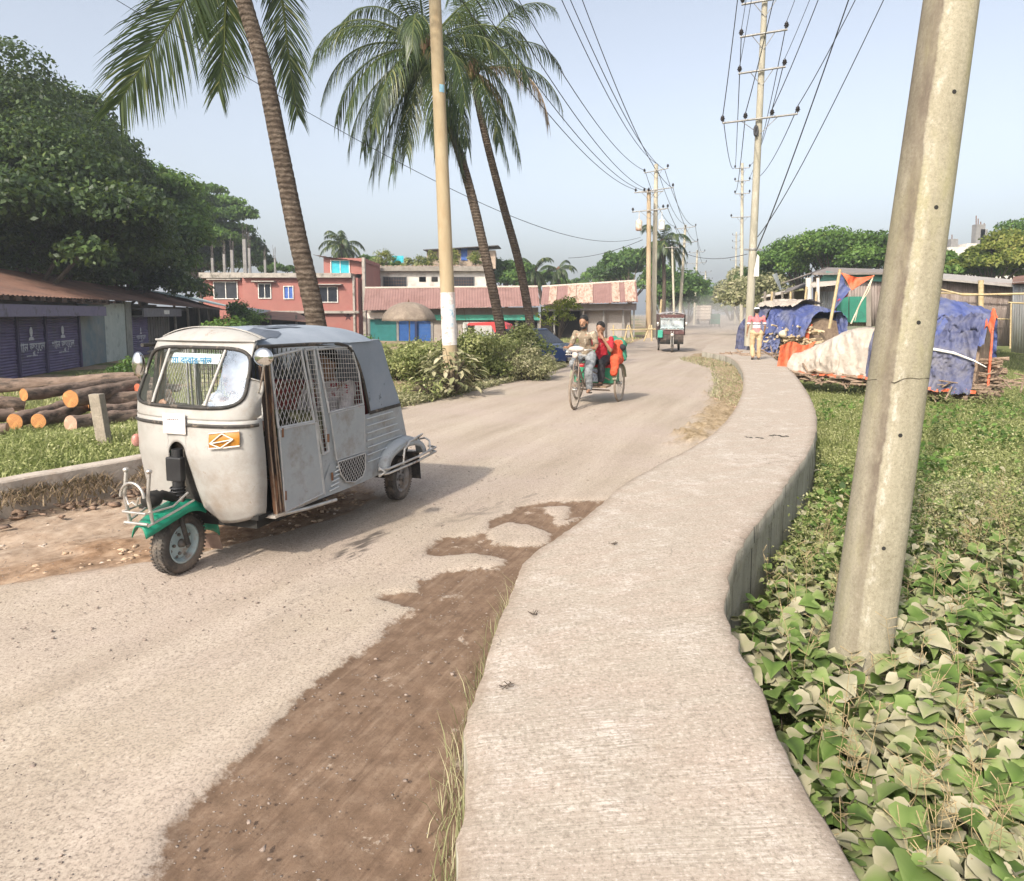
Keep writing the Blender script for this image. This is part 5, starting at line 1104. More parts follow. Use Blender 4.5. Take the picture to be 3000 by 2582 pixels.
q = MB(); l = gs.location
for x, wd in ((1637, .12), (1656, .07)): p0, p1 = D(x, 668, 28.6), D(x - 1, 562, 28.6); q.cyl(p0 - l, p1 - l, wd, 8)
q.build('whitish_post', mat('whitewashed_post', (.5, .45, .4), (.62, .57, .52), 5, .9), gs)
q = MB()
for p0, p1 in (((1625, 650), (1632, 580)), ((1598, 655), (1600, 590)), ((1648, 660), (1652, 590)), ((1560, 640), (1562, 590))): q.cyl(D(*p0, 28.4) - l, D(*p1, 28.4) - l, .045, 7)
q.build('bamboo_post', M['bamboo'], gs)
ls = empty('low_shed', (D(1580, 650, 38).x, 38, -.1)); tag(ls, 'row of low ramshackle tin stalls just right of the tall cross arm pole', 'shed')
shq(ls, [D(1540, 602, 36), D(1600, 590, 36), D(1610, 583, 40), D(1552, 596, 40)], mat('pale_lean_roof', (0, 0, 0)), 'roof')
shq(ls, [D(1585, 592, 33), D(1642, 577, 33), D(1642, 568, 37), D(1592, 584, 37)], mat('dark_edge_roof', (0, 0, 0)), 'roof')
quadwall(ls, [D(1545, 650, 38), D(1610, 650, 38), D(1610, 592, 38), D(1545, 600, 38)], ZB, 'wall', 20)
quadwall(ls, [D(1595, 655, 35.5), D(1640, 655, 35.5), D(1640, 585, 35.5), D(1595, 592, 35.5)], OLD, 'plank_wall')
quadwall(ls, [D(1578, 588, 33), D(1582, 588, 33), D(1572, 552, 33), D(1562, 556, 33)], mat('grey_metal_sheet', (0, 0, 0)), 'upright_sheet')
q = MB()
for x in (1548, 1566, 1583, 1606): q.cyl(D(x, 655, 33) - ls.location, D(x, 590, 33) - ls.location, .06, 7)
q.build('post', OLD, ls)
cw = empty('corrugated_shed', (D(1970, 700, 30).x, 30, -.2)); tag(cw, 'long brown corrugated tin shed to the right of the leaning pole', 'shed')
quadwall(cw, [D(1790, 700, 31), D(2052, 700, 27), D(2052, 574, 27), D(1790, 556, 31)], ZB, 'wall', 80)
shq(cw, [D(1790, 553, 30.6), D(2050, 577, 26.6), D(2056, 566, 31), D(1790, 543, 35)], mat('weathered_grey_roof', (.24, .22, .2), (.36, .33, .3), 4, .75), 'roof', .07)
q = MB(); q.cyl(D(1985, 700, 27.5) - cw.location, D(1985, 567, 27.5) - cw.location, .10, 8); q.build('bamboo_post', M['bamboo'], cw)
q = MB()
for y0, y1 in ((590, 597), (640, 646)): q.cyl(D(1800, y0, 30.5) - cw.location, D(2048, y1, 26.7) - cw.location, .03, 6)
q.build('bamboo_rail', M['bamboo'], cw)
zs = empty('zinc_fence', (D(2065, 711, 24).x, 24, -.2)); tag(zs, 'grey zinc sheet wall cut by the right edge of the picture', 'fence')
quadwall(zs, [D(2046, 712, 24), D(2200, 735, 20), D(2200, 560, 20), D(2050, 571, 24)], ZN, 'sheet', 26)
shq(zs, [D(2048, 573, 23.8), D(2200, 561, 19.8), D(2200, 540, 24), D(2050, 560, 28)], RUSTROOF, 'top_sheet')
# far building with columns and water tank
db = empty('unfinished_building', (D(1940, 600, 105).x, 105, -.5)); tag(db, 'distant cream unfinished building with bare columns above the trees at right', 'building'); l = db.location
q = MB()
for x0, x1, y0 in ((1880, 1915, 505), (1915, 1935, 498), (1935, 1985, 509), (1985, 2040, 512)):
    a_, b_ = D(x0, 600, 105), D(x1, 600, 105); t = D(x0, y0, 105).z; q.box(((a_.x + b_.x) / 2 - l.x, 0, (t + .5) / 2), (b_.x - a_.x, 8, t + .5))
q.build('wall', WH, db)
q = MB()
for x, y0, wd in ((1909, 487, 1.0), (1959, 458, 1.3), (1966, 468, 1.0), (1974, 480, .9), (1886, 490, .7)):
    a_ = D(x, 512, 105); t = D(x, y0, 105); q = MB(); q.box((a_.x - l.x, -2, (a_.z + t.z) / 2 - l.z), (wd, 1.0, t.z - a_.z)); q.build('roof_column', CEM, db)
q = MB()
for x, y0 in ((1957, 440), (1961, 446), (1966, 452), (1973, 455), (2024, 448), (2028, 452), (2033, 450), (1909, 478)):
    a_ = D(x, 500, 105); q.cyl((a_.x - l.x, -2, a_.z - l.z), (D(x, y0, 105).x - l.x, -2, D(x, y0, 105).z - l.z), .07, 5)
q.build('rebar', M['rust'], db)
q = MB(); a_ = D(2028, 490, 105); q.lathe([(0, 0), (2.0, 0), (2.0, 1.1), (1.7, 1.5), (0, 1.6)], (a_.x - l.x, -2, a_.z - l.z), n=16); q.build('water_tank', M['black'], db)
# ------------------------------------------------------------------ the grey three wheeler, local frame: x forward from the rear axle, y to its left, z up
AUTO_LOC = Vector((-1.587, 6.562, 0)); AUTO_RZ = R(-107.34)
WHT = mat('worn_white_auto_paint', (.28, .27, .25), (.37, .355, .335), 1.6, .5, stain=(.22, .165, .12), sscale=2.6, slo=.50, shi=.78, bmp=.06, bscale=7)
GRY = mat('grey_auto_paint', (.26, .28, .295), (.35, .37, .38), 1.8, .55, stain=(.19, .165, .14), sscale=3.5, slo=.52, shi=.72, bmp=.05, bscale=9)
CNV = mat('blue_grey_canvas_hood', (.19, .22, .26), (.27, .30, .345), 2.0, .75, stain=(.09, .105, .13), sscale=1.7, slo=.60, shi=.62, bmp=.25, bscale=6)
TRIM = mat('black_trim', (.015, .014, .013), (.05, .045, .04), 12, .7, stain=(.22, .17, .13), sscale=9, slo=.55, shi=.7)
GREEN = mat('green_mudguard_paint', (.005, .17, .10), (.015, .25, .155), 4, .45, stain=(.10, .14, .10), sscale=6, slo=.55, shi=.75)
ZW = ((.30, .475), (.42, .515), (.6, .54), (.8, .548), (1.12, .54), (1.47, .475), (1.56, .455)); ZP = ((.30, 1.855), (.41, 1.88), (1.03, 1.93), (1.12, 1.93), (1.47, 1.875), (1.56, 1.845)); ZD = ((.30, .15), (.42, .195), (.55, .22), (.8, .255), (1.05, .225), (1.15, .205), (1.47, .07), (1.56, .04)); SKEW = .12
CAMLOC = Vector((5.79, 3.47, 1.72))       # measured side outline -> the real, forward tapering side
def sideY(x, z=1.0): return .627 - (.085 + .065 * smooth(1.05, 1.5, z)) * smooth(.75, 1.95, x)
def onside(x, z):
    p0 = Vector((x, .63, z)); t = 1.0; xx_ = x
    for _ in range(6):
        t = (sideY(xx_, z) - CAMLOC.y) / (p0.y - CAMLOC.y); xx_ = CAMLOC.x + (p0.x - CAMLOC.x) * t
    return CAMLOC + (p0 - CAMLOC) * t
def shear(mb):
    out = []
    for v in mb.v:
        sg_ = 1 if v[1] >= 0 else -1; q_ = onside(v[0], v[2]); out.append((q_.x - (.135 * smooth(1.0, 1.95, q_.x) if sg_ < 0 else 0), sg_ * (q_.y + abs(v[1]) - .615), q_.z))
    mb.v = out; return mb
grime(WHT, (.20, .125, .075), 9, .60, .70, .8); grime(WHT, (.22, .19, .16), 3.5, .48, .72, .6); grime(GRY, (.14, .10, .075), 11, .60, .70, .8); grime(GRY, (.36, .34, .31), 2.2, .5, .7, .5)
def ip(t, z): return float(np.interp(z, [a for a, b in t], [b for a, b in t]))
def fxz(y, z, off=0.0):
    w_ = ip(ZW, z); k = min(1, abs(y) / w_) ** 1.28; c = math.sqrt(max(0, 1 - k * k)) ** .82
    n = Vector((c + .15, (y / w_) * 1.0, 0)).normalized()
    return Vector((ip(ZP, z) + ip(ZD, z) * c + SKEW * (y - .54), y, z)) + n * off
def clip_line(poly, p, d):
    """segment of the line p+t*d inside a convex polygon (2D)"""
    t0, t1 = -1e9, 1e9; n = len(poly); ar = sum(poly[i][0] * poly[(i + 1) % n][1] - poly[(i + 1) % n][0] * poly[i][1] for i in range(n)); sg = 1 if ar > 0 else -1
    for i in range(n):
        ax, ay = poly[i]; bx_, by_ = poly[(i + 1) % n]; nx, ny = -(by_ - ay) * sg, (bx_ - ax) * sg
        num = (p[0] - ax) * nx + (p[1] - ay) * ny; den = d[0] * nx + d[1] * ny
        if abs(den) < 1e-12:
            if num < 0: return None
        else:
            t = -num / den
            if den > 0: t0 = max(t0, t)
            else: t1 = min(t1, t)
    return (t0, t1) if t1 > t0 else None
def mesh_fill(mb, poly, Y, angs, pitch, r=.0026):
    cx = sum(p[0] for p in poly) / len(poly); cy = sum(p[1] for p in poly) / len(poly)
    for a, pt in zip(angs, pitch):
        d = (math.cos(a), math.sin(a)); n = (-d[1], d[0])
        for k in range(-60, 61):
            p = (cx + n[0] * k * pt, cy + n[1] * k * pt); c = clip_line(poly, p, d)
            if c: mb.tube([(p[0] + d[0] * c[0], Y, p[1] + d[1] * c[0]), (p[0] + d[0] * c[1], Y, p[1] + d[1] * c[1])], r, 3, cap=False)
def frame_tube(mb, poly, Y, r=.011, closed=True):
    pts_ = [(p[0], Y, p[1]) for p in poly]
    for a, b in zip(pts_, pts_[1:] + ([pts_[0]] if closed else [])): mb.tube([a, b], r, 6)
def wheel(name_parent, c, r, wd, rimmat, steer=0, hub_side=1):
    wr_ = empty('wheel', c, steer); wr_.parent = name_parent
    q = MB(); h = wd / 2; prof = [(r * .62, -h * .8), (r * .72, -h * .98), (r * .88, -h), (r * .96, -h * .82), (r, -h * .45), (r, h * .45), (r * .96, h * .82), (r * .88, h), (r * .72, h * .98), (r * .62, h * .8)]
    q.lathe(prof, axis='Y', n=48)
    for k in range(48):
        a = 2 * math.pi * k / 48
        for yy in (-.5, 0, .5):
            c2 = Vector((r * math.cos(a), yy * wd * .72 / 1.0, r * math.sin(a))); q.box(c2, (.012, wd * .16, .008), M=Matrix.Rotation(-a + math.pi / 2, 3, 'Y'))
    q.build('tyre', M['tyre'], wr_)
    q = MB(); q.lathe([(r * .63, -h * .8), (r * .66, -h * .92), (r * .60, -h * .86), (r * .56, -h * .4), (r * .5, h * .1), (r * .56, h * .4), (r * .60, h * .86), (r * .66, h * .92), (r * .63, h * .8)], axis='Y', n=36)
    q.lathe([(r * .52, h * .12), (r * .34, h * .30), (r * .2, h * .30), (0, h * .32)], axis='Y', n=28); q.lathe([(r * .52, -h * .12), (r * .3, -h * .2), (0, -h * .2)], axis='Y', n=28)
    rim = q.build('rim', rimmat, wr_)
    q = MB()
    for k in range(5): a = 2 * math.pi * k / 5; q.cyl((r * .33 * math.cos(a), h * .25, r * .33 * math.sin(a)), (r * .33 * math.cos(a), h * .55, r * .33 * math.sin(a)), .011, 6)
    q.lathe([(0, h * .85), (r * .12, h * .8), (r * .15, h * .3)], axis='Y', n=14)
    for k in range(8): a = 2 * math.pi * (k + .5) / 8; q.cyl((r * .45 * math.cos(a), h * .17, r * .45 * math.sin(a)), (r * .45 * math.cos(a), h * .24, r * .45 * math.sin(a)), .012, 8)
    q.build('hub', mat('dirty_hub', (.1, .09, .08), (.2, .18, .16), 10, .6, .3), wr_); return wr_

au = empty('auto_rickshaw', AUTO_LOC, AUTO_RZ); tag(au, 'battered grey and white three wheeled auto rickshaw with mesh doors and a green front mudguard', 'auto rickshaw')
# cowl
q = MB(); hw = lambda z: .078 + max(0, .80 - z) * .14
def zmin(y):
    y = abs(y); return .31 + .10 * ((y - .2) / .42) ** 2 if y > .2 else .31 + (.2 - y) / .10 * .13
for sg in (-1, 1):
    def fn(u, v):
        u2 = u ** .9; yb = .11 + (ip(ZW, .5) - .11) * u2; z = zmin(yb) + (1.03 - zmin(yb)) * v; h_ = hw(z); y = h_ + (ip(ZW, z) - h_) * u2; return fxz(sg * y, z)
    q.grid(fn, 40, 24) if sg > 0 else q.grid(lambda u, v: fn(1 - u, v), 40, 24)
def fu(u, v):
    y = (2 * u - 1) * .078; zl = .80 + math.sqrt(max(0, .078 ** 2 - y ** 2)); z = zl + (1.03 - zl) * v
    return fxz(y, z)
q.grid(fu, 24, 8)
# ring patch around the windscreen
gc = (0.0, 1.30)
def gb(th, s=1.0):
    c, sn = math.cos(th), math.sin(th); e = 5.5; a = .472 - .042 * sn; b = .190
    k = (abs(c / a) ** e + abs(sn / b) ** e) ** (-1 / e); return (gc[0] + k * c * s, gc[1] + k * sn * s)
def ob(th):
    c, sn = math.cos(th), math.sin(th); W = (.543 if sn < 0 else .462); zt, zb = 1.545 - gc[1], 1.03 - gc[1]; t = 1e9
    if abs(c) > 1e-9: t = min(t, W / abs(c))
    if sn > 1e-9: t = min(t, zt / sn)
    if sn < -1e-9: t = min(t, zb / sn)
    return (gc[0] + t * c, gc[1] + t * sn)
THS = sorted(set([2 * math.pi * i / 120 for i in range(120)] + [math.atan2(s * h_, c * .6) % (2 * math.pi) for s, h_ in ((1, .245), (-1, .27)) for c in (-1, 1)]))
nT = len(THS)
def ringfn(i, v, s=1.0):
    th = THS[i % nT]; a = gb(th, 1.0); b = ob(th); return fxz(max(-ip(ZW, 0), min(10, a[0] + (b[0] - a[0]) * v)) if False else a[0] + (b[0] - a[0]) * v, a[1] + (b[1] - a[1]) * v)
vs = [ringfn(i, j / 6) for j in range(7) for i in range(nT)]
q.add(vs, [(j * nT + i, j * nT + (i + 1) % nT, (j + 1) * nT + (i + 1) % nT, (j + 1) * nT + i)[::-1] for j in range(6) for i in range(nT)], 0, True)
q.build('front_cowl', WHT, au, solid=.012)
q = MB(); q.tube([fxz(*gb(t), off=.004) for t in THS], .0125, 8, closed=True); q.build('windscreen_gasket', TRIM, au)
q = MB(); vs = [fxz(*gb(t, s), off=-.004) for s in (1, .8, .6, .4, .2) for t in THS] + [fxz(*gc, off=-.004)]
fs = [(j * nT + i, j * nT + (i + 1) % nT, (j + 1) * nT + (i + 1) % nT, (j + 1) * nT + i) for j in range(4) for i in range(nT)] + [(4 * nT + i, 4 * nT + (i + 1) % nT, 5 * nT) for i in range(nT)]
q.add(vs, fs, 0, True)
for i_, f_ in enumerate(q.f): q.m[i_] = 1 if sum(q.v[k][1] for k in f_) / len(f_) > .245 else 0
q.build('windscreen', [glassmat('dusty_windscreen', (.22, .24, .20), .12, .03), glassmat('painted_sky_glass', (.30, .36, .45), .55, .05)], au)  # left pane's sky reflection is put into its bluish tint and higher opacity
q = MB()
for sg in (-1, 1):
    q = MB(); q.tube([fxz(sg * (.235 + .02 * k), 1.125 + .35 * k, .006) for k in np.linspace(0, 1, 8)], .011, 6); q.build('windscreen_bar', mat('grey_bar', (.28, .26, .24), (.4, .38, .35), 12, .5), au)
q = MB(); q.grid(lambda u, v: fxz(-.225 + .45 * u, 1.385 + .065 * v + .0 * u, -.012), 12, 2)
bnr = q.build('sun_banner', mat('pale_blue_banner', (.40, .50, .50), (.55, .62, .60), 14, .7), au)
text_mesh('banner_lettering', 'মা বাবার দান', .062, bnr, Matrix.Translation(fxz(0, 1.385, .004)) @ Matrix(((0, 0, 1), (1, 0, 0), (0, 1, 0))).to_4x4(), mat('banner_blue', (.02, .12, .26), (.04, .2, .34), 20, .7), .0012)
# belt, side strips
def band(mb, y0, y1, z0, z1, off, n=40):
    mb.grid(lambda u, v: fxz(y0 + (y1 - y0) * u, z0 + (z1 - z0) * v, off + .006 * math.sin(math.pi * v)), n, 3)
q = MB(); band(q, -.54, .54, .985, 1.008, .008); q.build('rubber_belt', TRIM, au)
q = MB(); c = fxz(.0, 1.0, .02); q.box(c, (.008, .19, .135), M=Matrix.Rotation(R(-3), 3, 'Z')); pl = q.build('number_plate', mat('dusty_white_plate', (.60, .55, .51), (.68, .63, .59), 9, .6, stain=(.38, .28, .22), sscale=9, slo=.58, shi=.7), au, bevel=.004)
q = MB(); c = fxz(.0, 1.0, .026)
for i in range(7): q.box(c + Vector((0.0, -.05 + i * .017, .03)), (.001, .011, .006 + .003 * (i % 2)))
q.build('plate_lettering', mat('faded_letters', (.16, .13, .16), (.24, .2, .22)), pl)
# slot behind the steering column
q = MB(); q.grid(lambda u, v: fxz((2 * u - 1) * .19, .36 + .56 * v, -.07), 10, 10)
for sg in (-1, 1): q.grid(lambda u, v: fxz(sg * (hw(.36 + .46 * v) + .004), .36 + .46 * v, -.085 + .085 * u - .004), 3, 10)
q.build('steering_recess', M['black'], au)
q = MB(); q.tube([Vector((2.10, 0, .83)), Vector((2.10, 0, .6)), Vector((2.12, 0, .38))], [.035, .038, .03], 12); q.box((2.12, 0, .70), (.05, .12, .16)); 
for i in range(7): q.lathe([(.045, -.006), (.055, 0), (.045, .006)], (2.11, 0, .44 + i * .022), n=14)
q.build('steering_column', mat('black_plastic', (.012, .012, .013), (.03, .03, .032), 6, .4), au, bevel=.008)
# door pillar (rusty gap between cowl and door)
for sg in (1, -1):
    Y = sg * .612
    q = MB(); P4 = [(2.055, 1.50), (2.03, 1.31), (2.0, 1.03), (1.93, .38), (1.845, .36), (1.91, 1.02), (1.975, 1.42), (1.98, 1.50)]
    q.prism(P4, Y - .02, Y, 'XZ'); shear(q); q.build('door_pillar', mat('rusty_dark_pillar', (.02, .016, .014), (.07, .05, .04), 9, .85, stain=(.26, .13, .07), sscale=5, slo=.5, shi=.62, sc=(1, 1, .25)), au)
    q = MB()
    for a, b in (((2.02, 1.46), (1.925, .37)), ((1.96, 1.42), (1.845, .36)), ((1.94, 1.2), (1.885, .38))): q.tube([(a[0], Y + .006, a[1]), ((a[0] + b[0]) / 2 + .012, Y + .006, (a[1] + b[1]) / 2), (b[0], Y + .006, b[1])], .0055, 6)
    shear(q); q.build('pillar_beading', mat('tan_beading', (.12, .075, .05), (.30, .22, .155), 14, .7), au)
# indicators
q = MB(); zc, yc = .905, .43
q.grid(lambda u, v: fxz(.275 + .19 * u, .855 + .095 * v + .02 * u, .012 + .012 * math.sin(math.pi * v)), 12, 5); am = q.build('side_indicator', mat('amber_lens', (.30, .12, .012), (.42, .19, .03), 20, .3), au)
q = MB(); dm = [(.285, .888), (.365, .955), (.43, .918), (.355, .862)]
for a, b in ((0, 1), (1, 2), (2, 3), (3, 0), (0, 2)): q.tube([fxz(*dm[a], off=.03), fxz((dm[a][0] + dm[b][0]) / 2, (dm[a][1] + dm[b][1]) / 2, .031), fxz(*dm[b], off=.03)], .0045, 5)
q.tube([fxz(.275, .853, .02), fxz(.37, .862, .022), fxz(.465, .873, .02)], .006, 5); q.tube([fxz(.275, .95, .018), fxz(.37, .962, .018), fxz(.465, .97, .018)], .005, 5); q.build('lamp_guard', mat('cream_wire', (.55, .5, .45), (.66, .6, .55)), am)
q = MB(); q.ell(fxz(-.47, .84, .012), (.035, .03, .045)); q.build('side_indicator', mat('dirty_red_lens', (.3, .08, .06), (.5, .3, .25), 15, .4), au)
# mirrors
for sg, yy, zz in ((1, .60, 1.44), (-1, -.565, 1.36)):
    mx = 0 if sg > 0 else -.15; q = MB(); q.tube([(1.93 + mx, sg * .52, 1.20), (1.96 + mx, sg * .56, 1.24), (1.97 + mx, yy, zz - .06)], .0055, 6); ms_ = q.build('mirror_stalk', M['steel'], au)
    q = MB(); q.ell((1.97 + mx, yy, zz), (.035, .072 if sg > 0 else .05, .062 if sg > 0 else .09), 18, 12); q.build('mirror', mat('chrome', (.55, .54, .52), (.75, .74, .72), 6, .12, 1.0, stain=(.3, .25, .2), sscale=9, slo=.55, shi=.7), ms_)
# roof visor and hood
q = MB()
q.grid(lambda u, v: (lambda y, a: Vector((ip(ZP, 1.54) + (.06 * math.sqrt(max(0, 1 - abs(y / .462) ** 2.5))) * (1 - a * .9) + .02 * (1 - a) - .10 * a ** 1.2 + SKEW * (y - .54), y, 1.535 + (.015 + .075 * (1 - abs(y / .462) ** 2.6)) * math.sin(a * math.pi / 2) ** .9)))((2 * u - 1) * .46, v), 48, 10)
q.tube([fxz((2 * t - 1) * .45, 1.535, .012) for t in np.linspace(0, 1, 30)], .009, 6); q.build('roof_visor', WHT, au)
q = MB(); q.tube([Vector((1.80 + SKEW * (y - .46), y, 1.552 + .078 * (1 - abs(y / .47) ** 2.6))) for y in np.linspace(-.46, .46, 24)], .004, 6); q.build('roof_seam', mat('grey_bar', (0, 0, 0)), au)
q = MB()
def hood(u, v):
    x = .34 + (1.84 - .34) * (u ** 1.0); k = min(1, (x - .34) / .30); hwid = (sideY(x, 1.5) - .012) * (1 - (1 - k) ** 3.0 * .45); y = (2 * v - 1) * hwid
    hz_ = .135 * (1 - (1 - k) ** 2.2) * (1 - smooth(1.6, 1.9, x) * .28); dip = -.012 * math.sin((x - .4) * 8.2) ** 2
    x += SKEW * (y - .52) * smooth(1.2, 1.9, x)
    return Vector((x, y, 1.492 + hz_ * (1 - abs(2 * v - 1) ** 3.2) + dip * (1 - abs(2 * v - 1) ** 2)))
q.grid(hood, 60, 40); 
ZA = ((.90, .63), (1.18, .735), (1.30, .80), (1.42, .89), (1.465, 1.0), (1.495, 1.35)); ZR = ((.34, -.10), (.55, -.09), (.91, .05), (1.2, .22), (1.45, .33), (1.50, .36))
def side_loft(z, u, xf, wd=.625, rnd=.16):
    """u in 0..1 from left front edge round the back to the right front edge"""
    xr = ip(ZR, z) - .09; w_ = wd * (1 if z < 1.0 else 1 - .04 * (z - 1.0) / .5)
    Ls = max(.01, xf - (xr + rnd)); Lc = rnd * 1.35; Lb = 2 * (w_ - rnd); T = 2 * Ls + 2 * Lc + Lb; s = u * T
    if s < Ls: return Vector((xf - s, w_, z))
    s -= Ls
    if s < Lc: a = s / Lc * math.pi / 2; return Vector((xr + rnd - rnd * math.sin(a), w_ - rnd + rnd * math.cos(a), z))
    s -= Lc
    if s < Lb: return Vector((xr, w_ - rnd - s, z))
    s -= Lb
    if s < Lc: a = s / Lc * math.pi / 2; return Vector((xr + rnd - rnd * math.cos(a), -(w_ - rnd) - rnd * math.sin(a), z))
    s -= Lc; return Vector((xr + rnd + s, -w_, z))
q.grid(lambda u, v: side_loft(.905 + .592 * v, u, ip(ZA, .905 + .592 * v)), 110, 26); q.build('canvas_hood', CNV, au)
for sg in (1, -1):
    q = MB(); q.tube([(x, sg * (sideY(x, z) - .004), z) for x, z in ((.645, .90), (.69, 1.05), (.74, 1.18), (.80, 1.30), (.89, 1.425), (.96, 1.468), (1.05, 1.488), (1.35, 1.497), (1.7, 1.497), (1.87, 1.50))], .014, 8); q.build('hood_piping', TRIM, au)
for px_, py_, sx_, sy_, se_ in ((1.62, .36, .17, .12, 1), (1.22, .22, .22, .09, 2), (.78, .05, .12, .07, 3)):
    q = MB(); rr_ = random.Random(se_); ring = []
    for a_ in np.linspace(0, 2 * math.pi, 15)[:-1]:
        k_ = rr_.uniform(.55, 1.15); X2_ = px_ + sx_ * k_ * math.cos(a_); Y2_ = py_ + sy_ * k_ * math.sin(a_); w2_ = sideY(X2_) - .022; ring.append(hood((X2_ - .34) / (1.84 - .34), .5 + Y2_ / (2 * w2_)) + Vector((0, 0, .004)))
    c2_ = hood((px_ - .34) / (1.84 - .34), .5 + py_ / (2 * (sideY(px_) - .022))) + Vector((0, 0, .004)); q.add(ring + [c2_], [(i, (i + 1) % 14, 14) for i in range(14)]); q.build('worn_patch', mat('dark_canvas_patch', (.07, .085, .11), (.11, .125, .155), 8, .8), au)
q = MB(); q.grid(lambda u, v: side_loft(.885 + .03 * v, u, .66, .632), 90, 2); q.build('waist_strip', TRIM, au)
# rear body metal
q = MB(); q.grid(lambda u, v: side_loft(.60 + .295 * v, u, .745, .625), 100, 10)
def lowb(u, v):
    z = .345 + .26 * v; p = side_loft(z, u, 1.375 - (z - .345) * .66 if z < .6 else .745, .625)
    if abs(p.y) > .5: 
        r_ = math.hypot(p.x - .05, (z - .20)); 
        if r_ < .30 and z < .6: dz = math.sqrt(max(0, .30 ** 2 - (p.x - .05) ** 2)) + .20; p.z = max(p.z, min(.60, dz + (z - .345) / .26 * max(0, .605 - dz)))
    if p.x > .75: p.y *= sideY(p.x) / .627
    return p
q.grid(lowb, 170, 14); q.build('rear_body', GRY, au)
for sg in (1, -1):
    q = MB()
    for i in range(7): z = .40 + i * .032; q.tube([(1.30 - .02 * i, sg * .628, z), (1.18 - .004 * i, sg * .628, z + .004)], .006, 5)
    shear(q); q.build('front_ribs', mat('light_grey_ribs', (.38, .40, .42), (.5, .52, .53), 6, .5), au); q = MB()
    for i in range(7): z0 = .50 + i * .06; xa = .74 if z0 > .58 else .74; q.tube([(xa - .02, sg * .627, z0), (.35, sg * .627, z0 + .0), (.02 + .04 * i, sg * .627, z0 + .0)], .0055, 5)
    shear(q); q.build('pressed_ribs', mat('light_grey_ribs', (.38, .40, .42), (.5, .52, .53), 6, .5), au)
# doors
fm = [(1.94, 1.44), (1.60, 1.472), (1.46, .95), (1.88, .965)]; fs_ = [(1.88, .955), (1.462, .94), (1.375, .40), (1.84, .39)]
stp = [(1.55, 1.465), (1.445, 1.47), (1.285, .70), (1.36, .69)]; rm = [(1.40, 1.462), (.93, 1.462), (.82, 1.25), (.755, .985), (1.262, .985)]; rs = [(1.26, .972), (.755, .972), (.76, .60), (1.185, .61)]
gr = [(1.19, .595), (.775, .585), (.775, .46), (.82, .405), (.95, .385), (1.08, .42), (1.15, .49)]
for sg in (1, -1):
    Y = sg * .615; d1 = empty('front_door'); d1.parent = au
    q = MB(); q.prism([(1.405, 1.465), (1.45, 1.47), (1.285, .70), (1.37, .69), (1.385, .40), (1.25, .38), (1.17, .60), (1.245, .975)], sg * .600, sg * .607, 'XZ'); shear(q); q.build('centre_post', GRY, d1)
    q = MB(); q.prism(fs_, Y - .008, Y + .008, 'XZ'); shear(q); q.build('door_panel', GRY, d1, bevel=.003)
    q = MB(); frame_tube(q, fm, Y, .010); frame_tube(q, fs_, Y + sg * .006, .007); frame_tube(q, stp, Y, .010); q.tube([(1.452, Y + sg * .01, .94), (1.365, Y + sg * .01, .39)], .006, 5); shear(q); q.build('door_frame', mat('grey_door_frame', (.3, .3, .3), (.42, .42, .42), 12, .5, stain=(.3, .14, .08), sscale=8, slo=.6, shi=.7), d1)
    q = MB(); mesh_fill(q, fm, Y, (R(58), R(118)), (.041, .041)); mesh_fill(q, stp, Y, (R(4), R(80)), (.034, .034)); shear(q); q.build('wire_mesh', mat('grey_wire', (.36, .35, .34), (.5, .48, .46), 9, .5, .2), d1)
    d2 = empty('rear_door'); d2.parent = au
    q = MB(); q.prism(rs, Y - .008, Y + .010, 'XZ'); shear(q); q.build('door_panel', GRY, d2, bevel=.003)
    q = MB(); frame_tube(q, rm, Y, .009); frame_tube(q, rs, Y + sg * .006, .006); shear(q); q.build('door_frame', mat('grey_door_frame', (0, 0, 0)), d2)
    q = MB(); mesh_fill(q, rm, Y, (R(4), R(84)), (.036, .036)); shear(q); q.build('wire_mesh', mat('grey_wire', (0, 0, 0)), d2)
    q = MB(); q.prism(gr, sg * .627, sg * .630, 'XZ'); shear(q); vg = q.build('side_grille', M['dark'], au)
    q = MB(); mesh_fill(q, gr, sg * .634, (R(48), R(130)), (.030, .030)); frame_tube(q, gr, sg * .633, .005); shear(q); q.build('wire_mesh', mat('grey_wire', (0, 0, 0)), vg)
    for (x, z) in ((1.85, .93), (1.84, .5), (1.30, .80), (1.26, .5)):
        q = MB(); q.cyl((x, sg * .625, z - .03), (x, sg * .625, z + .03), .009, 8); shear(q); q.build('door_hinge', M['rust'], au)
# floor, bench, bulkhead, interior
q = MB(); q.box((1.1, 0, .36), (1.7, 1.0, .03)); q.box((.95, 0, .30), (1.9, .9, .06)); q.box((1.5, 0, .31), (.55, 1.06, .03)); q.build('floor_pan', M['dark'], au)
q = MB(); q.box((.62, 0, .60), (.46, 1.12, .14)); q.box((.42, 0, .88), (.12, 1.12, .50)); q.build('passenger_bench', mat('dark_red_seat', (.12, .015, .015), (.2, .03, .025), 8, .6), au, bevel=.02)
q = MB(); q.box((1.50, 0, .56), (.30, .5, .10)); q.box((1.35, 0, .66), (.06, .5, .26)); q.build('driver_seat', mat('black_seat', (.015, .014, .014), (.03, .028, .027), 5, .5), au, bevel=.02)
q = MB(); q.box((1.27, 0, .72), (.02, 1.14, .55)); frame_tube(q, [(0, 0)], 0, .001) if 0 else None
for i in range(-14, 15): q.tube([(1.27, i * .04, 1.0), (1.27, i * .04, 1.46)], .004, 4)
q.build('bulkhead_grille', mat('olive_bulkhead', (.035, .038, .02), (.09, .09, .045), 4, .8), au)
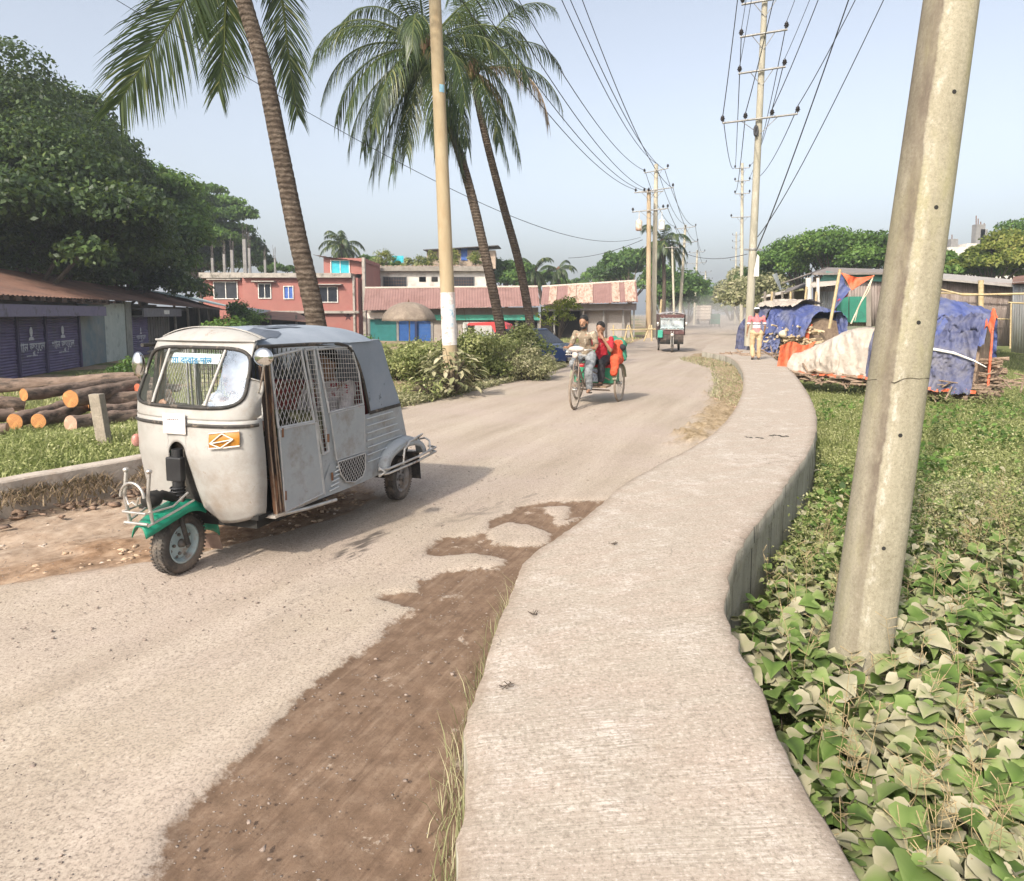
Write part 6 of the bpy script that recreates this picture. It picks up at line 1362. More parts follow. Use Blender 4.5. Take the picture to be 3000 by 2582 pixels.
q = MB(); q.tube([(1.9, 0, .98), (1.83, 0, 1.05)], .02, 8); q.tube([(1.72, -.28, 1.06), (1.79, -.15, 1.07), (1.82, .15, 1.07), (1.78, .28, 1.06)], .012, 8); q.tube([(1.70, -.36, 1.06), (1.72, -.26, 1.06)], .018, 8); q.tube([(1.77, .26, 1.06), (1.75, .36, 1.06)], .018, 8); q.box((1.90, 0, 1.02), (.12, .35, .1)); q.build('handlebar', TRIM, au)
# mudguard, front guard
q = MB()
def fend(u, v):
    a = R(-28 + 205 * (1 - u)) if False else None
    s = u; 
    if s < .62: t = s / .62; an = R(178 - 106 * t); p = Vector((2.12 + .265 * math.cos(an), 0, .20 + .295 * math.sin(an)))
    else: t = (s - .62) / .38; p = Vector((2.12 + .265 * math.cos(R(72)), 0, .20 + .295 * math.sin(R(72)))) + Vector((.245 * t, 0, -.03 * t - .045 * t * t))
    wv = .105 * (1 - .45 * max(0, (s - .7) / .3) ** 2); y = (2 * v - 1); p.y = wv * y; p.z -= .075 * abs(y) ** 3.5 if s > .3 else .03 * abs(y) ** 3; return p
q.grid(fend, 40, 14); q.build('front_mudguard', GREEN, au, solid=.006)
q = MB(); q.add([(1.85, -.09, .18), (1.85, .09, .18), (1.80, .08, .06), (1.80, -.08, .06)], [(0, 1, 2, 3)]); q.build('mud_flap', mat('dusty_flap', (.2, .13, .1), (.32, .23, .18), 6, .9), au, solid=.006)
q = MB()
for y in (-.09, .09):
    q.tube([(2.43, y, .74), (2.45, y, .60), (2.42, y, .42)], .011, 8); q.ell((2.43, y, .755), (.019, .019, .017), 10, 7)
    q.tube([(2.46, y, .42), (2.28, y * 1.3, .46), (2.12, y * 1.5, .50)], .008, 7); q.tube([(2.46, y, .50), (2.28, y * 1.3, .50), (2.16, y * 1.4, .56)], .007, 7)
q.tube([(2.48, .09 * math.cos(a), .60 + .09 * math.sin(a)) for a in np.linspace(0, math.pi, 12)], .009, 7); q.tube([(2.47, -.09, .50), (2.47, .09, .50)], .008, 7); q.tube([(2.46, -.09, .43), (2.46, .09, .43)], .010, 7)
q.tube([(2.48, -.05, .60), (2.48, -.03, .55), (2.48, 0, .57), (2.48, .03, .55), (2.48, .05, .60)], .007, 6); q.build('front_guard', M['steel'], au)
q = MB(); q.lathe([(.05, -.05), (.055, 0), (.04, .04), (0, .045)], (2.34, 0, .55), 'X', 16); q.tube([(2.12, 0, .50), (2.25, 0, .56), (2.3, 0, .55)], .03, 8); q.build('horn', M['dark'], au)
wheel(au, (2.123, 0, .20), .20, .105, mat('pale_blue_rim', (.25, .33, .34), (.38, .45, .45), 8, .5, stain=(.25, .2, .16), sscale=8, slo=.55, shi=.7))
q = MB()
for y in (-.075, .075): q.tube([(2.123, y, .20), (2.16, y * .9, .36), (2.12, y * .5, .52)], .016, 8)
q.build('front_fork', M['black'], au)
for sg in (1, -1):
    wheel(au, (0, sg * .555, .20), .20, .10, mat('grey_rim', (.17, .16, .155), (.27, .26, .25), 8, .5, stain=(.2, .15, .11), sscale=6), steer=0 if sg > 0 else math.pi)
    # rear fender bulging out of the side
    q = MB()
    def rf(u, v):
        an = R(178 - 178 * u); rr_ = .285 + (.02 if v > .5 else 0); x = .12 + .33 * math.cos(an) * 1.25; z = .375 + .235 * max(0, math.sin(an)) ** .8
        o_ = math.sin(v * math.pi / 2); return Vector((x * (1) , sg * (.60 + .11 * o_), z - .055 * (1 - math.cos(v * math.pi / 2)) * math.sin(an)))
    q.grid(rf, 30, 8); q.grid(lambda u, v: Vector(((.12 + .33 * math.cos(R(178 - 178 * u)) * 1.25 * (1 - .18 * v)), sg * .71, .375 + (.235 * max(0, math.sin(R(178 - 178 * u))) ** .8 - .055 * math.sin(R(178 - 178 * u))) * (1 - .20 * v))), 30, 2)
    q.build('rear_mudguard', GRY, au, solid=.005)
    q = MB()
    for z in (.365, .405): q.tube([(.58, sg * .66, z), (.52, sg * .72, z), (.0, sg * .755, z + .005), (-.40, sg * .76, z + .02), (-.45, sg * .66, z + .02)], .011, 8)
    q.tube([(.57, sg * .66, .345), (.55, sg * .71, .385), (.57, sg * .66, .42)], .012, 8)
    q.tube([(.26, sg * .735, .39), (.24, sg * .74, .52), (.14, sg * .74, .575), (-.02, sg * .735, .585), (-.10, sg * .70, .55)], .010, 8)
    q.tube([(-.30, sg * .75, .39), (-.34, sg * .72, .50), (-.46, sg * .62, .50), (-.46, sg * .45, .46)], .009, 7); q.tube([(-.28, sg * .62, .54), (-.44, sg * .60, .54), (-.48, sg * .45, .42), (-.30, sg * .3, .42)], .009, 7)
    q.build('side_guard', M['steel'], au)
    q = MB(); q.add([(-.235, sg * .50, .40), (-.235, sg * .66, .40), (-.27, sg * .66, .14), (-.27, sg * .52, .14)], [(0, 1, 2, 3)]); q.build('mud_flap', M['black'], au, solid=.008)
q = MB(); q.tube([(0, -.5, .22), (0, .5, .22)], .035, 10); q.box((.25, 0, .30), (.5, .5, .18)); q.tube([(.6, .35, .33), (1.5, .45, .33)], .02, 8); q.build('rear_axle', M['black'], au)
q = MB(); q.tube([(1.84, .53, .345), (1.52, .585, .32), (1.20, .63, .305)], .014, 8); q.box((1.5, .52, .345), (.7, .08, .02)); q.build('step_bar', M['steel'], au)
q = MB()
for sg in (1, -1): q.tube([(-.18, sg * .3, .3), (-.5, sg * .3, .35), (-.5, sg * .55, .35)], .012, 6)
q.tube([(-.5, -.55, .35), (-.5, .55, .35)], .016, 8); q.build('rear_bumper', M['steel'], au)

# ------------------------------------------------------------------ cycle rickshaw
cr_loc = Vector((1.13, 12.53, 0)); RLw = Vector((2.11, 13.68, 0)); dd = RLw - cr_loc; ca = math.atan2(dd.y, dd.x) + math.asin(.43 / dd.length); CW = math.sqrt(dd.length ** 2 - .43 ** 2)
CO = cr_loc + Vector((math.cos(ca), math.sin(ca), 0)) * CW; CRZ = ca + math.pi
cr = empty('cycle_rickshaw', CO, CRZ); tag(cr, 'three wheeled pedal rickshaw with a green seat box and dusty spoked wheels', 'cycle rickshaw')
DUST = mat('dusty_tube', (.16, .12, .10), (.30, .24, .19), 9, .7, .2); RIMD = mat('dusty_rim', (.26, .21, .165), (.4, .34, .27), 9, .7)
def bike_wheel(parent, c, r, steer=0, lean=0):
    w_ = empty('wheel', c, rot=(lean, 0, steer)); w_.parent = parent
    q = MB(); q.tube([(r * .965 * math.cos(a), 0, r * .965 * math.sin(a)) for a in np.linspace(0, 2 * math.pi, 49)[:-1]], .021, 8, closed=True); q.build('tyre', mat('brown_dusty_tyre', (.14, .11, .085), (.27, .215, .165), 12, .9), w_)
    q = MB(); q.tube([(r * .90 * math.cos(a), 0, r * .90 * math.sin(a)) for a in np.linspace(0, 2 * math.pi, 49)[:-1]], .013, 6, closed=True); q.build('rim', RIMD, w_)
    q = MB()
    for k in range(28):
        a = 2 * math.pi * k / 28; s = 1 if k % 2 else -1; q.tube([(.03 * math.cos(a + .9 * s), s * .03, .03 * math.sin(a + .9 * s)), (r * .9 * math.cos(a), 0, r * .9 * math.sin(a))], .0022, 3, cap=False)
    q.build('spokes', mat('dull_spoke', (.3, .27, .24), (.4, .37, .33), 5, .5, .5), w_)
    q = MB(); q.lathe([(.015, -.05), (.03, -.035), (.02, -.02), (.02, .02), (.03, .035), (.015, .05)], axis='Y', n=12); q.build('hub', M['steel'], w_); return w_
RW = .355
bike_wheel(cr, (CW, 0, RW), RW, R(4))
for sg in (1, -1):
    bike_wheel(cr, (0, sg * .43, RW), RW)
    q = MB(); q.grid(lambda u, v: Vector(((RW + .03) * math.cos(R(15 + 150 * u)), sg * .43 + (v - .5) * .09, RW + (RW + .03) * math.sin(R(15 + 150 * u)))), 20, 3); q.build('mudguard', mat('dusty_green_guard', (.16, .17, .11), (.28, .27, .19), 8, .8), cr, solid=.003)
q = MB()
hd = Vector((CW - .10, 0, .88)); ax = Vector((CW, 0, RW))
for s in (-.05, .05): q.tube([ax + Vector((0, s, 0)), hd + Vector((.02, s, -.1)), hd + Vector((0, s * .6, 0))], .012, 6)
q.tube([hd + Vector((.01, 0, -.1)), hd + Vector((-.02, 0, .13))], .022, 8); q.tube([hd, Vector((.88, 0, .36))], .018, 8); q.tube([hd + Vector((0, 0, -.05)), Vector((.84, 0, .80))], .014, 8); q.tube([Vector((.84, 0, .86)), Vector((.88, 0, .36))], .016, 8)
for s in (-.33, .33): q.tube([Vector((.88, 0, .36)), Vector((.6, s * .7, .33)), Vector((.1, s, .36)), Vector((-.35, s, .36))], .018, 6); q.tube([Vector((.82, 0, .70)), Vector((.35, s, .45))], .013, 6)
for x in (.55, .2, -.3): q.tube([(x, -.36, .36), (x, .36, .36)], .016, 6)
q.tube([(0, -.45, RW), (0, .45, RW)], .014, 8); q.tube([(.55, -.4, .27), (.55, .4, .27)], .015, 6)
q.build('frame', DUST, cr)
q = MB(); q.tube([hd + Vector((-.10, -.28, .17)), hd + Vector((-.03, -.26, .20)), hd + Vector((.02, -.10, .18)), hd + Vector((-.02, 0, .14)), hd + Vector((.02, .10, .18)), hd + Vector((-.03, .26, .20)), hd + Vector((-.10, .28, .17))], .012, 7); q.tube([hd + Vector((.05, -.2, .10)), hd + Vector((.06, .2, .10))], .008, 6); q.build('handlebar', M['steel'], cr)
q = MB(); q.lathe([(.0, -.05), (.05, -.045), (.055, .03), (.045, .04), (0, .045)], hd + Vector((.09, 0, .10)), 'X', 14); q.ell(hd + Vector((.02, .0, .20)), (.10, .15, .06)); q.build('cloth_wrapped_lamp', mat('dirty_cloth', (.35, .3, .26), (.6, .54, .5), 14, .9), cr)
q = MB(); q.ell((.82, 0, .89), (.13, .07, .045)); q.build('saddle', M['black'], cr)
q = MB(); q.lathe([(.09, -.006), (.1, 0), (.09, .006)], (.88, .06, .36), 'Y', 20); q.tube([(.88, .07, .36), (.99, .09, .26)], .01, 6); q.tube([(.88, -.07, .36), (.77, -.09, .46)], .01, 6); q.box((.99, .13, .26), (.09, .08, .02)); q.box((.77, -.13, .46), (.09, .08, .02)); q.build('pedals', M['black'], cr)
q = MB(); q.box((.55, 0, .345), (.36, .74, .03)); q.build('footboard', M['wood'], cr)
GRB = mat('green_seat_box', (.02, .20, .10), (.05, .30, .16), 3, .6, stain=(.15, .18, .12), sscale=3)
q = MB(); q.box((.12, 0, .53), (.42, .80, .30)); q.box((-.08, 0, .82), (.05, .82, .36), M=Matrix.Rotation(R(-10), 3, 'Y')); q.build('seat_box', GRB, cr, bevel=.01)
q = MB(); q.box((.13, 0, .71), (.42, .80, .07)); q.build('seat_cushion', mat('red_vinyl', (.35, .02, .02), (.5, .04, .04), 5, .4), cr, bevel=.02)
q = MB(); q.box((.34, -.0, .53), (.012, .27, .25)); pl2 = q.build('number_plate', mat('blue_white_plate', (.52, .56, .62), (.6, .64, .68), 8, .6), cr)
text_mesh('plate_lettering', 'রূপগঞ\n৩২৮৭\nঢাকা ৫২', .085, pl2, Matrix.Translation((.348, 0, .53)) @ Matrix(((0, 0, 1), (1, 0, 0), (0, 1, 0))).to_4x4(), mat('plate_ink', (.12, .14, .26), (.2, .2, .34), 5, .8), 0, .95, 'CENTER')

# ------------------------------------------------------------------ oncoming electric rickshaw
ec = P(1353, 713, 0); er = empty('electric_rickshaw', Vector((ec.x + .3, ec.y + 1.2, 0)), R(-98)); tag(er, 'decorated battery rickshaw with a red and silver front coming down the dusty road', 'rickshaw')
DR = mat('maroon_paint_worn', (.06, .025, .025), (.13, .06, .055), 5, .6, stain=(.35, .3, .28), sscale=6, slo=.55, shi=.7)
def ebox(mb, c, d, **k): mb.box(c, d, **k)
q = MB(); q.grid(lambda u, v: Vector((-.9 + 2.1 * u, -.58 + 1.16 * v, 1.70 + .09 * math.sin(math.pi * v) + .02 * math.sin(math.pi * u))), 12, 12); q.build('roof', mat('grey_hood', (.2, .19, .2), (.36, .33, .33), 8, .8), er, solid=.04)
q = MB(); q.prism([(1.24, .80), (1.24, .95), (1.12, .95), (1.12, .80)], -.52, .52); q.build('front_band', DR, er, bevel=.02); q = MB(); q.prism([(1.16, .36), (1.24, .55), (1.22, .80), (1.12, .80), (1.08, .36)], -.50, .50); q.build('front_panel', mat('black_brown_panel', (.03, .022, .02), (.10, .075, .06), 8, .7), er, bevel=.02)
for s in (-.56, .56):
    q = MB(); q.grid(lambda u, v: Vector((-.85 + 1.95 * u, s + .02 * math.sin(u * 40), .75 + .95 * v)) if True else 0, 40, 2); q.build('side_curtain', mat('dark_side_curtain', (.05, .03, .03), (.14, .09, .08), 7, .8), er)
q = MB(); q.box((1.16, 0, 1.60), (.07, 1.04, .16)); q.build('visor', DR, er, bevel=.01); q = MB(); q.box((1.2, 0, .97), (.05, 1.04, .06)); q.build('windscreen_sill', DR, er, bevel=.01)
q = MB()
for s in (-.52, .52):
    q.tube([(1.14, s, .9), (1.10, s, 1.68)], .022, 6); q.tube([(-.85, s * 1.05, .5), (-.85, s * 1.05, 1.7)], .022, 6); q.tube([(.25, s * 1.08, .5), (.25, s * 1.05, 1.7)], .02, 6); q.tube([(-.85, s * 1.08, .85), (.25, s * 1.08, .85)], .02, 6)
q.build('frame', M['black'], er)
q = MB(); q.add([(1.14, -.5, .99), (1.14, .5, .99), (1.11, .5, 1.54), (1.11, -.5, 1.54)], [(0, 1, 2, 3)]); q.build('windscreen', glassmat('silvery_windscreen', (.6, .68, .7), .5, .1), er)
q = MB(); rg_ = random.Random(4)
for i in range(24): s = -.5 + i / 23; q.ell((1.19, s, 1.045 + .05 * abs(math.sin(i * .8))), (.012, .018, .045), 6, 5); q.ell((1.19, s, 1.52 - .04 * abs(math.sin(i * .8))), (.012, .018, .03), 6, 5)
q.build('tinsel_trim', mat('silver_tinsel', (.35, .5, .5), (.7, .75, .75), 20, .3, .5), er)
q = MB(); q.box((1.1, 0, .47), (.3, .5, .2)); q.box((.2, 0, .42), (2.1, 1.0, .08)); q.box((-.3, 0, .62), (.5, 1.04, .3)); q.box((-.62, 0, .95), (.1, 1.04, .5)); q.box((.62, 0, .58), (.3, .9, .22)); q.build('chassis', M['dark'], er)
q = MB()
for s in (-.05, .05): q.tube([(1.33, s, .2), (1.3, s, .95)], .025, 6)
q.tube([(1.26, -.3, 1.02), (1.26, .3, 1.02)], .018, 6); q.build('front_fork', M['steel'], er)
for c in ((1.33, 0, .2), (-.55, .46, .2), (-.55, -.46, .2)): wheel(er, c, .2, .08, mat('grey_rim', (0, 0, 0)))
q = MB(); q.box((1.3, -.52, .82), (.12, .22, .34)); q.build('green_bag', mat('green_plastic', (.03, .25, .17), (.06, .35, .25), 8, .6), er, bevel=.03)
for s in (-.62, .62): q = MB(); q.ell((1.15, s, 1.25), (.02, .06, .1), 10, 7); q.build('mirror', M['steel'], er)
q = MB(); q.lathe([(.0, 0), (.06, .01), (.07, .05), (0, .06)], (1.30, 0, .78), 'X', 12); q.build('headlight', M['white'], er)

# far green auto, parked red-canopied van, pale truck, blue car
def mini_auto(name, loc_, rz, body, roof, label):
    r = empty(name, loc_, rz); tag(r, label, 'auto rickshaw'); q = MB(); q.prism([(2.05, .35), (2.2, .6), (2.12, 1.02), (1.2, 1.02), (1.2, .4), (.95, .4), (.95, 1.0), (-.2, 1.0), (-.25, .35)], -.6, .6); q.build('body', body, r, bevel=.06)
    q = MB(); q.prism([(2.05, 1.5), (1.95, 1.62), (.5, 1.68), (.1, 1.55), (-.2, 1.0), (.55, 1.0), (.8, 1.5)], -.6, .6); q.build('canopy', roof, r, bevel=.05)
    q = MB(); q.prism([(2.1, 1.03), (2.03, 1.5), (1.99, 1.5), (2.05, 1.03)], -.52, .52); q.build('windscreen', GLS, r)
    for c in ((1.95, 0, .2), (0, .5, .2), (0, -.5, .2)): q = MB(); q.lathe([(.1, -.05), (.2, -.04), (.2, .04), (.1, .05), (0, .04)], c, 'Y', 20); q.build('wheel', M['tyre'], r)
    return r
ga = P(1447, 661, 0); mini_auto('auto_rickshaw', Vector((ga.x, ga.y, 0)), R(75), GREEN, mat('dark_green_hood', (.02, .08, .06), (.03, .12, .09)), 'small distant green auto rickshaw driving away in the dust')
pv = D(1046, 700, 34); mini_auto('auto_rickshaw', Vector((pv.x - .3, 34, -.35)), R(165), mat('pale_green_body', (.2, .3, .24), (.36, .44, .38), 2, .6), mat('red_canopy', (.42, .03, .03), (.55, .05, .05), 3, .5), 'parked auto rickshaw with a bright red canopy half hidden behind the shrubs')
tk = P(1437, 657, 0); tr = empty('truck', Vector((tk.x, 112, 0)), R(72)); tag(tr, 'pale cream covered truck far down the dusty road', 'truck')
TK = mat('cream_truck', (.50, .42, .34), (.62, .54, .46), 2, .8)
q = MB(); q.box((0, 0, 1.9), (5, 2.2, 2.1)); q.build('cargo_box', TK, tr, bevel=.05); q = MB(); q.box((3.3, 0, 1.35), (1.5, 2.0, 1.7)); q.build('cab', TK, tr, bevel=.12)
q = MB()
for z in (1.2, 1.7, 2.2, 2.7): q.box((-2.53, 0, z), (.06, 2.2, .07))
q.box((0, 0, .75), (6.6, 1.0, .2)); q.build('tailgate_bars', M['wood'], tr)
for x in (-1.6, 3.0):
    for s in (-.95, .95): q = MB(); q.lathe([(0, -.12), (.4, -.12), (.42, 0), (.4, .12), (0, .12)], (x, s, .42), 'Y', 16); q.build('wheel', M['tyre'], tr)
cb = D(1078, 715, 26.5); car = empty('parked_car', Vector((cb.x, 26.5, -.30)), R(-38)); tag(car, 'dark blue car parked behind the dusty shrubs', 'car')
CB = mat('dark_blue_car_paint', (.008, .02, .075), (.014, .03, .10), 2, .25, .3, coat=.6)
q = MB(); prof = [(-2.0, .35), (-2.05, .75), (-1.9, .88), (1.0, .92), (1.85, .78), (2.05, .6), (2.05, .35)]; q.prism(prof, -.8, .8); q.build('body', CB, car, bevel=.12)
q = MB(); q.prism([(-1.7, .88), (-1.2, 1.38), (.2, 1.42), (1.0, .9)], -.68, .68); q.build('cabin', GLS, car, bevel=.08)
q = MB(); q.prism([(-1.25, 1.37), (-1.15, 1.43), (.15, 1.46), (.25, 1.41)], -.66, .66); q.build('roof', CB, car, bevel=.03)
for s in (-.62, .62): q = MB(); q.ell((2.03, s, .66), (.06, .16, .09)); q.build('headlight', M['white'], car)
q = MB(); q.box((2.06, 0, .62), (.04, .8, .12)); q.box((2.06, 0, .42), (.05, 1.4, .12)); q.build('front_grille', M['steel'], car)
for x in (-1.25, 1.3):
    for s in (-.76, .76): q = MB(); q.lathe([(0, -.09), (.3, -.09), (.31, 0), (.3, .09), (0, .09)], (x, s, .3), 'Y', 20); q.lathe([(0, .1), (.18, .1), (.19, .085)], (x, s, .3), 'Y', 16); q.build('wheel', M['tyre'], car)
# ------------------------------------------------------------------ people: closed overlapping forms fused into one continuous surface
def fuse(mb, name, mt, parent, vox=.008, sm=2, folds=0):
    o = mb.build(name, mt, parent); o.data.polygons.foreach_set('use_smooth', [True] * len(o.data.polygons))
    r = o.modifiers.new('r', 'REMESH'); r.mode = 'VOXEL'; r.voxel_size = vox; r.use_smooth_shade = True
    if sm: s = o.modifiers.new('s', 'SMOOTH'); s.factor = .5; s.iterations = sm
    if folds:
        tx = bpy.data.textures.get('cloth_folds') or bpy.data.textures.new('cloth_folds', 'CLOUDS'); tx.noise_scale = .09; tx.noise_depth = 3
        dm = o.modifiers.new('d', 'DISPLACE'); dm.texture = tx; dm.strength = folds; dm.mid_level = .5; dm.texture_coords = 'LOCAL'
    return o
def person(label, base, rz, J, shirt, trousers, shoes=None, hair=True, beard=False, sleeve='short', vox=.0085, cap=None, fingers='curl', extra=None, head_dir=(1, 0, 0)):
    """J: joints in the frame of base (x forward, y left, z up). keys: pelvis chest neck head; l/r: sho elb wri han hip kne ank toe"""
    root = empty('person', base, rz); tag(root, label, 'person'); V_ = lambda k: Vector(J[k])
    b = MB(); hd = V_('head'); f = Vector(head_dir).normalized(); up = Vector((0, 0, 1)); up = (up - f * up.dot(f)).normalized(); sd = up.cross(f)
    HM = Matrix((f, sd, up)).transposed()
    H = lambda x, y, z: hd + HM @ Vector((x, y, z))
    b.ell(H(0, 0, .02), (.098, .076, .108), 20, 14, M=HM); b.ell(H(.022, 0, -.055), (.068, .058, .062), 16, 10, M=HM); b.cap(H(.06, 0, -.09), .028, H(.045, 0, -.10), .034)
    b.cap(H(.092, 0, .018), .009, H(.108, 0, -.022), .015); 
    for s in (-1, 1): b.ell(H(-.005, s * .078, -.005), (.02, .010, .032), 10, 7, M=HM); b.cap(H(.085, s * .018, .033), .010, H(.08, s * .045, .033), .009); b.ell(H(.088, s * .0, -.062), (.014, .022, .007), 10, 7, M=HM)
    nk = V_('neck'); b.cap(nk, .055, H(-.012, 0, -.05), .052)
    pe, ch = V_('pelvis'), V_('chest'); b.cap(pe, .12, pe.lerp(ch, .5), .105); b.cap(pe.lerp(ch, .5), .105, ch, .115); b.cap(ch, .09, nk, .05)
    for s in 'lr':
        sh, e, wr, ha = V_(s + 'sho'), V_(s + 'elb'), V_(s + 'wri'), V_(s + 'han')
        b.cap(ch, .085, sh, .052); b.cap(sh, .048, e, .036); b.cap(e, .036, wr, .024)
        hdv = (ha - wr); L_ = hdv.length; hdv.normalize(); sv = hdv.cross(Vector(J.get(s + 'palm', (0, 0, 1)))); sv = sv.normalized() if sv.length > .1 else hdv.orthogonal().normalized(); pn = sv.cross(hdv)
        for k, w_ in ((-.022, .015), (-.007, .016), (.008, .016), (.022, .014)): b.cap(wr.lerp(ha, .1) + sv * k * .7, w_, ha + sv * k, w_ * .8)
        for k, ln in ((-.030, .062), (-.010, .074), (.010, .070), (.029, .055)):
            p0 = ha + sv * k; cu_ = .75 if fingers == 'curl' else .25; p1 = p0 + (hdv * .8 + pn * cu_ * .5).normalized() * ln * .5; p2 = p1 + (hdv * (1 - cu_) + pn * cu_ * 1.2).normalized() * ln * .5; b.cap(p0, .0105, p1, .0095); b.cap(p1, .0095, p2, .008)
        t0 = wr.lerp(ha, .35) + sv * .03; t1 = t0 + (sv * .8 + hdv * .6 + pn * .4).normalized() * .035; b.cap(t0, .014, t1, .011); b.cap(t1, .011, t1 + (hdv + pn * .5).normalized() * .028, .009)
        hp, kn, an_, to = V_(s + 'hip'), V_(s + 'kne'), V_(s + 'ank'), V_(s + 'toe')
        b.cap(pe, .10, hp, .088); b.cap(hp, .088, kn, .056); b.cap(kn, .055, kn.lerp(an_, .35), .054); b.cap(kn.lerp(an_, .35), .054, an_, .036); b.cap(an_ + (an_ - to).normalized() * .03 + Vector((0, 0, -.02)), .034, to, .027)
    fuse(b, 'body', M['skin'], root, vox)
    if hair:
        h = MB(); h.ell(H(-.018, 0, .048), (.104, .085, .098), 18, 12, M=HM); h.ell(H(.03, 0, .10), (.055, .062, .03), 14, 9, M=HM); h.ell(H(-.05, 0, .0), (.062, .078, .075), 14, 9, M=HM); fuse(h, 'hair', M['hair'], root, vox, 1)
    if beard:
        h = MB(); h.ell(H(.035, 0, -.085), (.065, .06, .042), 16, 10, M=HM)
        for s in (-1, 1): h.cap(H(.03, s * .058, -.02), .02, H(.04, s * .045, -.08), .024)
        h.cap(H(.098, -.025, -.042), .007, H(.098, .025, -.042), .007); fuse(h, 'beard', M['hair'], root, vox, 1)
    q = MB()
    for s in (-1, 1): q.ell(H(.083, s * .030, .012), (.008, .013, .006), 8, 6, M=HM)
    q.build('eyes', M['dark'], root)
    t = MB(); t.cap(pe, .135, pe.lerp(ch, .5), .120); t.cap(pe.lerp(ch, .5), .120, ch, .122); t.cap(ch, .10, nk + (ch - nk) * .25, .068)
    if sleeve != 'none':
        for s in 'lr':
            sh, e, wr = V_(s + 'sho'), V_(s + 'elb'), V_(s + 'wri'); t.cap(ch, .095, sh - Vector((0, 0, .012)), .056); t.cap(sh, .062, sh.lerp(e, .75 if sleeve == 'short' else 1), .055)
            if sleeve == 'long': t.cap(e, .055, e.lerp(wr, .85), .042)
    fuse(t, 'shirt', shirt, root, vox, 2, .045)
    t = MB()
    for s in 'lr':
        hp, kn, an_ = V_(s + 'hip'), V_(s + 'kne'), V_(s + 'ank'); t.cap(pe + Vector((0, 0, -.03)), .132, hp, .108); t.cap(hp, .108, kn, .078); t.cap(kn, .077, kn.lerp(an_, .9), .062)
    fuse(t, 'trousers', trousers, root, vox, 2, .04)
    if shoes:
        t = MB()
        for s in 'lr': an_, to = V_(s + 'ank'), V_(s + 'toe'); d = (to - an_); d.z = 0; d.normalize(); t.cap(an_ - d * .03 + Vector((0, 0, -.035)), .036, to + Vector((0, 0, -.008)), .034)
        fuse(t, 'sandals', shoes, root, vox, 1)
    if cap:
        t = MB(); t.ell(H(-.012, 0, .075), (.105, .088, .062), 18, 10, M=HM); fuse(t, 'cap', cap, root, vox, 1)
    if extra: extra(root, V_, H)
    return root
def J_from(d):
    return {k: tuple(v) for k, v in d.items()}
# rider on the cycle rickshaw (frame of the rickshaw)
tan = mat('tan_patterned_shirt', (.16, .125, .085), (.27, .215, .155), 14, .9, stain=(.42, .36, .28), sscale=9, slo=.56, shi=.62)
J = dict(pelvis=(.80, 0, .98), chest=(.90, 0, 1.27), neck=(.94, 0, 1.42), head=(.975, 0, 1.555), lsho=(.91, .175, 1.35), rsho=(.91, -.175, 1.35), lelb=(.95, .245, 1.13), relb=(.95, -.245, 1.13), lwri=(1.13, .27, 1.075), rwri=(1.13, -.27, 1.075), lhan=(1.20, .265, 1.075), rhan=(1.20, -.265, 1.075), lpalm=(0, 0, 1), rpalm=(0, 0, 1),
         lhip=(.82, .10, .93), rhip=(.82, -.10, .93), lkne=(1.10, .14, .66), rkne=(1.14, -.14, .80), lank=(.98, .13, .33), rank=(.80, -.13, .53), ltoe=(1.11, .13, .29), rtoe=(.93, -.13, .48))
person('bearded man in a tan patterned shirt pedalling the cycle rickshaw', CO, CRZ, J, tan, mat('grey_checked_lungi', (.12, .13, .14), (.28, .29, .3), 16, .9), beard=True, head_dir=(1, -.05, -.12), vox=.0085)
red = mat('crimson_shirt', (.30, .012, .022), (.42, .022, .035), 6, .85); blk = mat('black_trousers', (.012, .012, .015), (.03, .03, .034), 6, .85); org = mat('orange_red_cloth', (.42, .05, .02), (.60, .10, .04), 5, .8)
J = dict(pelvis=(.20, .12, .83), chest=(.26, .13, 1.13), neck=(.30, .13, 1.29), head=(.33, .13, 1.43), lsho=(.27, .32, 1.22), rsho=(.29, -.05, 1.23), lelb=(.42, .36, 1.02), relb=(.44, -.12, 1.02), lwri=(.47, .22, 1.25), rwri=(.56, -.02, .88), lhan=(.465, .155, 1.32), rhan=(.60, .04, .86), lpalm=(-1, 0, 0), rpalm=(0, 0, 1),
         lhip=(.24, .22, .82), rhip=(.24, .02, .82), lkne=(.60, .24, .78), rkne=(.60, -.02, .78), lank=(.58, .22, .42), rank=(.62, .02, .42), ltoe=(.71, .22, .385), rtoe=(.75, .02, .385))
person('young man in a red shirt holding a hand over his mouth on the rickshaw', CO, CRZ, J, red, blk, shoes=mat('brown_sandals', (.05, .03, .02), (.1, .07, .05)), head_dir=(1, -.1, -.1))
bd = empty('cloth_bundle', CO, CRZ); tag(bd, 'orange red and green cloth bundle on the rickshaw seat behind the man in red', 'bundle')
t = MB(); t.cap((.02, .36, .86), .12, (.0, .40, 1.12), .10); t.cap((.05, .40, .84), .12, (.34, .43, .84), .10); t.cap((.34, .43, .84), .09, (.38, .42, .60), .075); fuse(t, 'orange_cloth', org, bd, .012, 2, .06)
t = MB(); t.cap((-.06, .30, 1.18), .10, (-.05, .46, 1.12), .09); t.cap((-.06, .46, 1.1), .08, (-.06, .50, .85), .06); fuse(t, 'green_cloth', mat('green_scarf_cloth', (.02, .13, .08), (.06, .24, .16), 12, .85), bd, .012, 2, .06)
t = MB(); t.cap((.0, .33, 1.13), .075, (.03, .50, 1.06), .06); fuse(t, 'black_strap', blk, bd, .012)
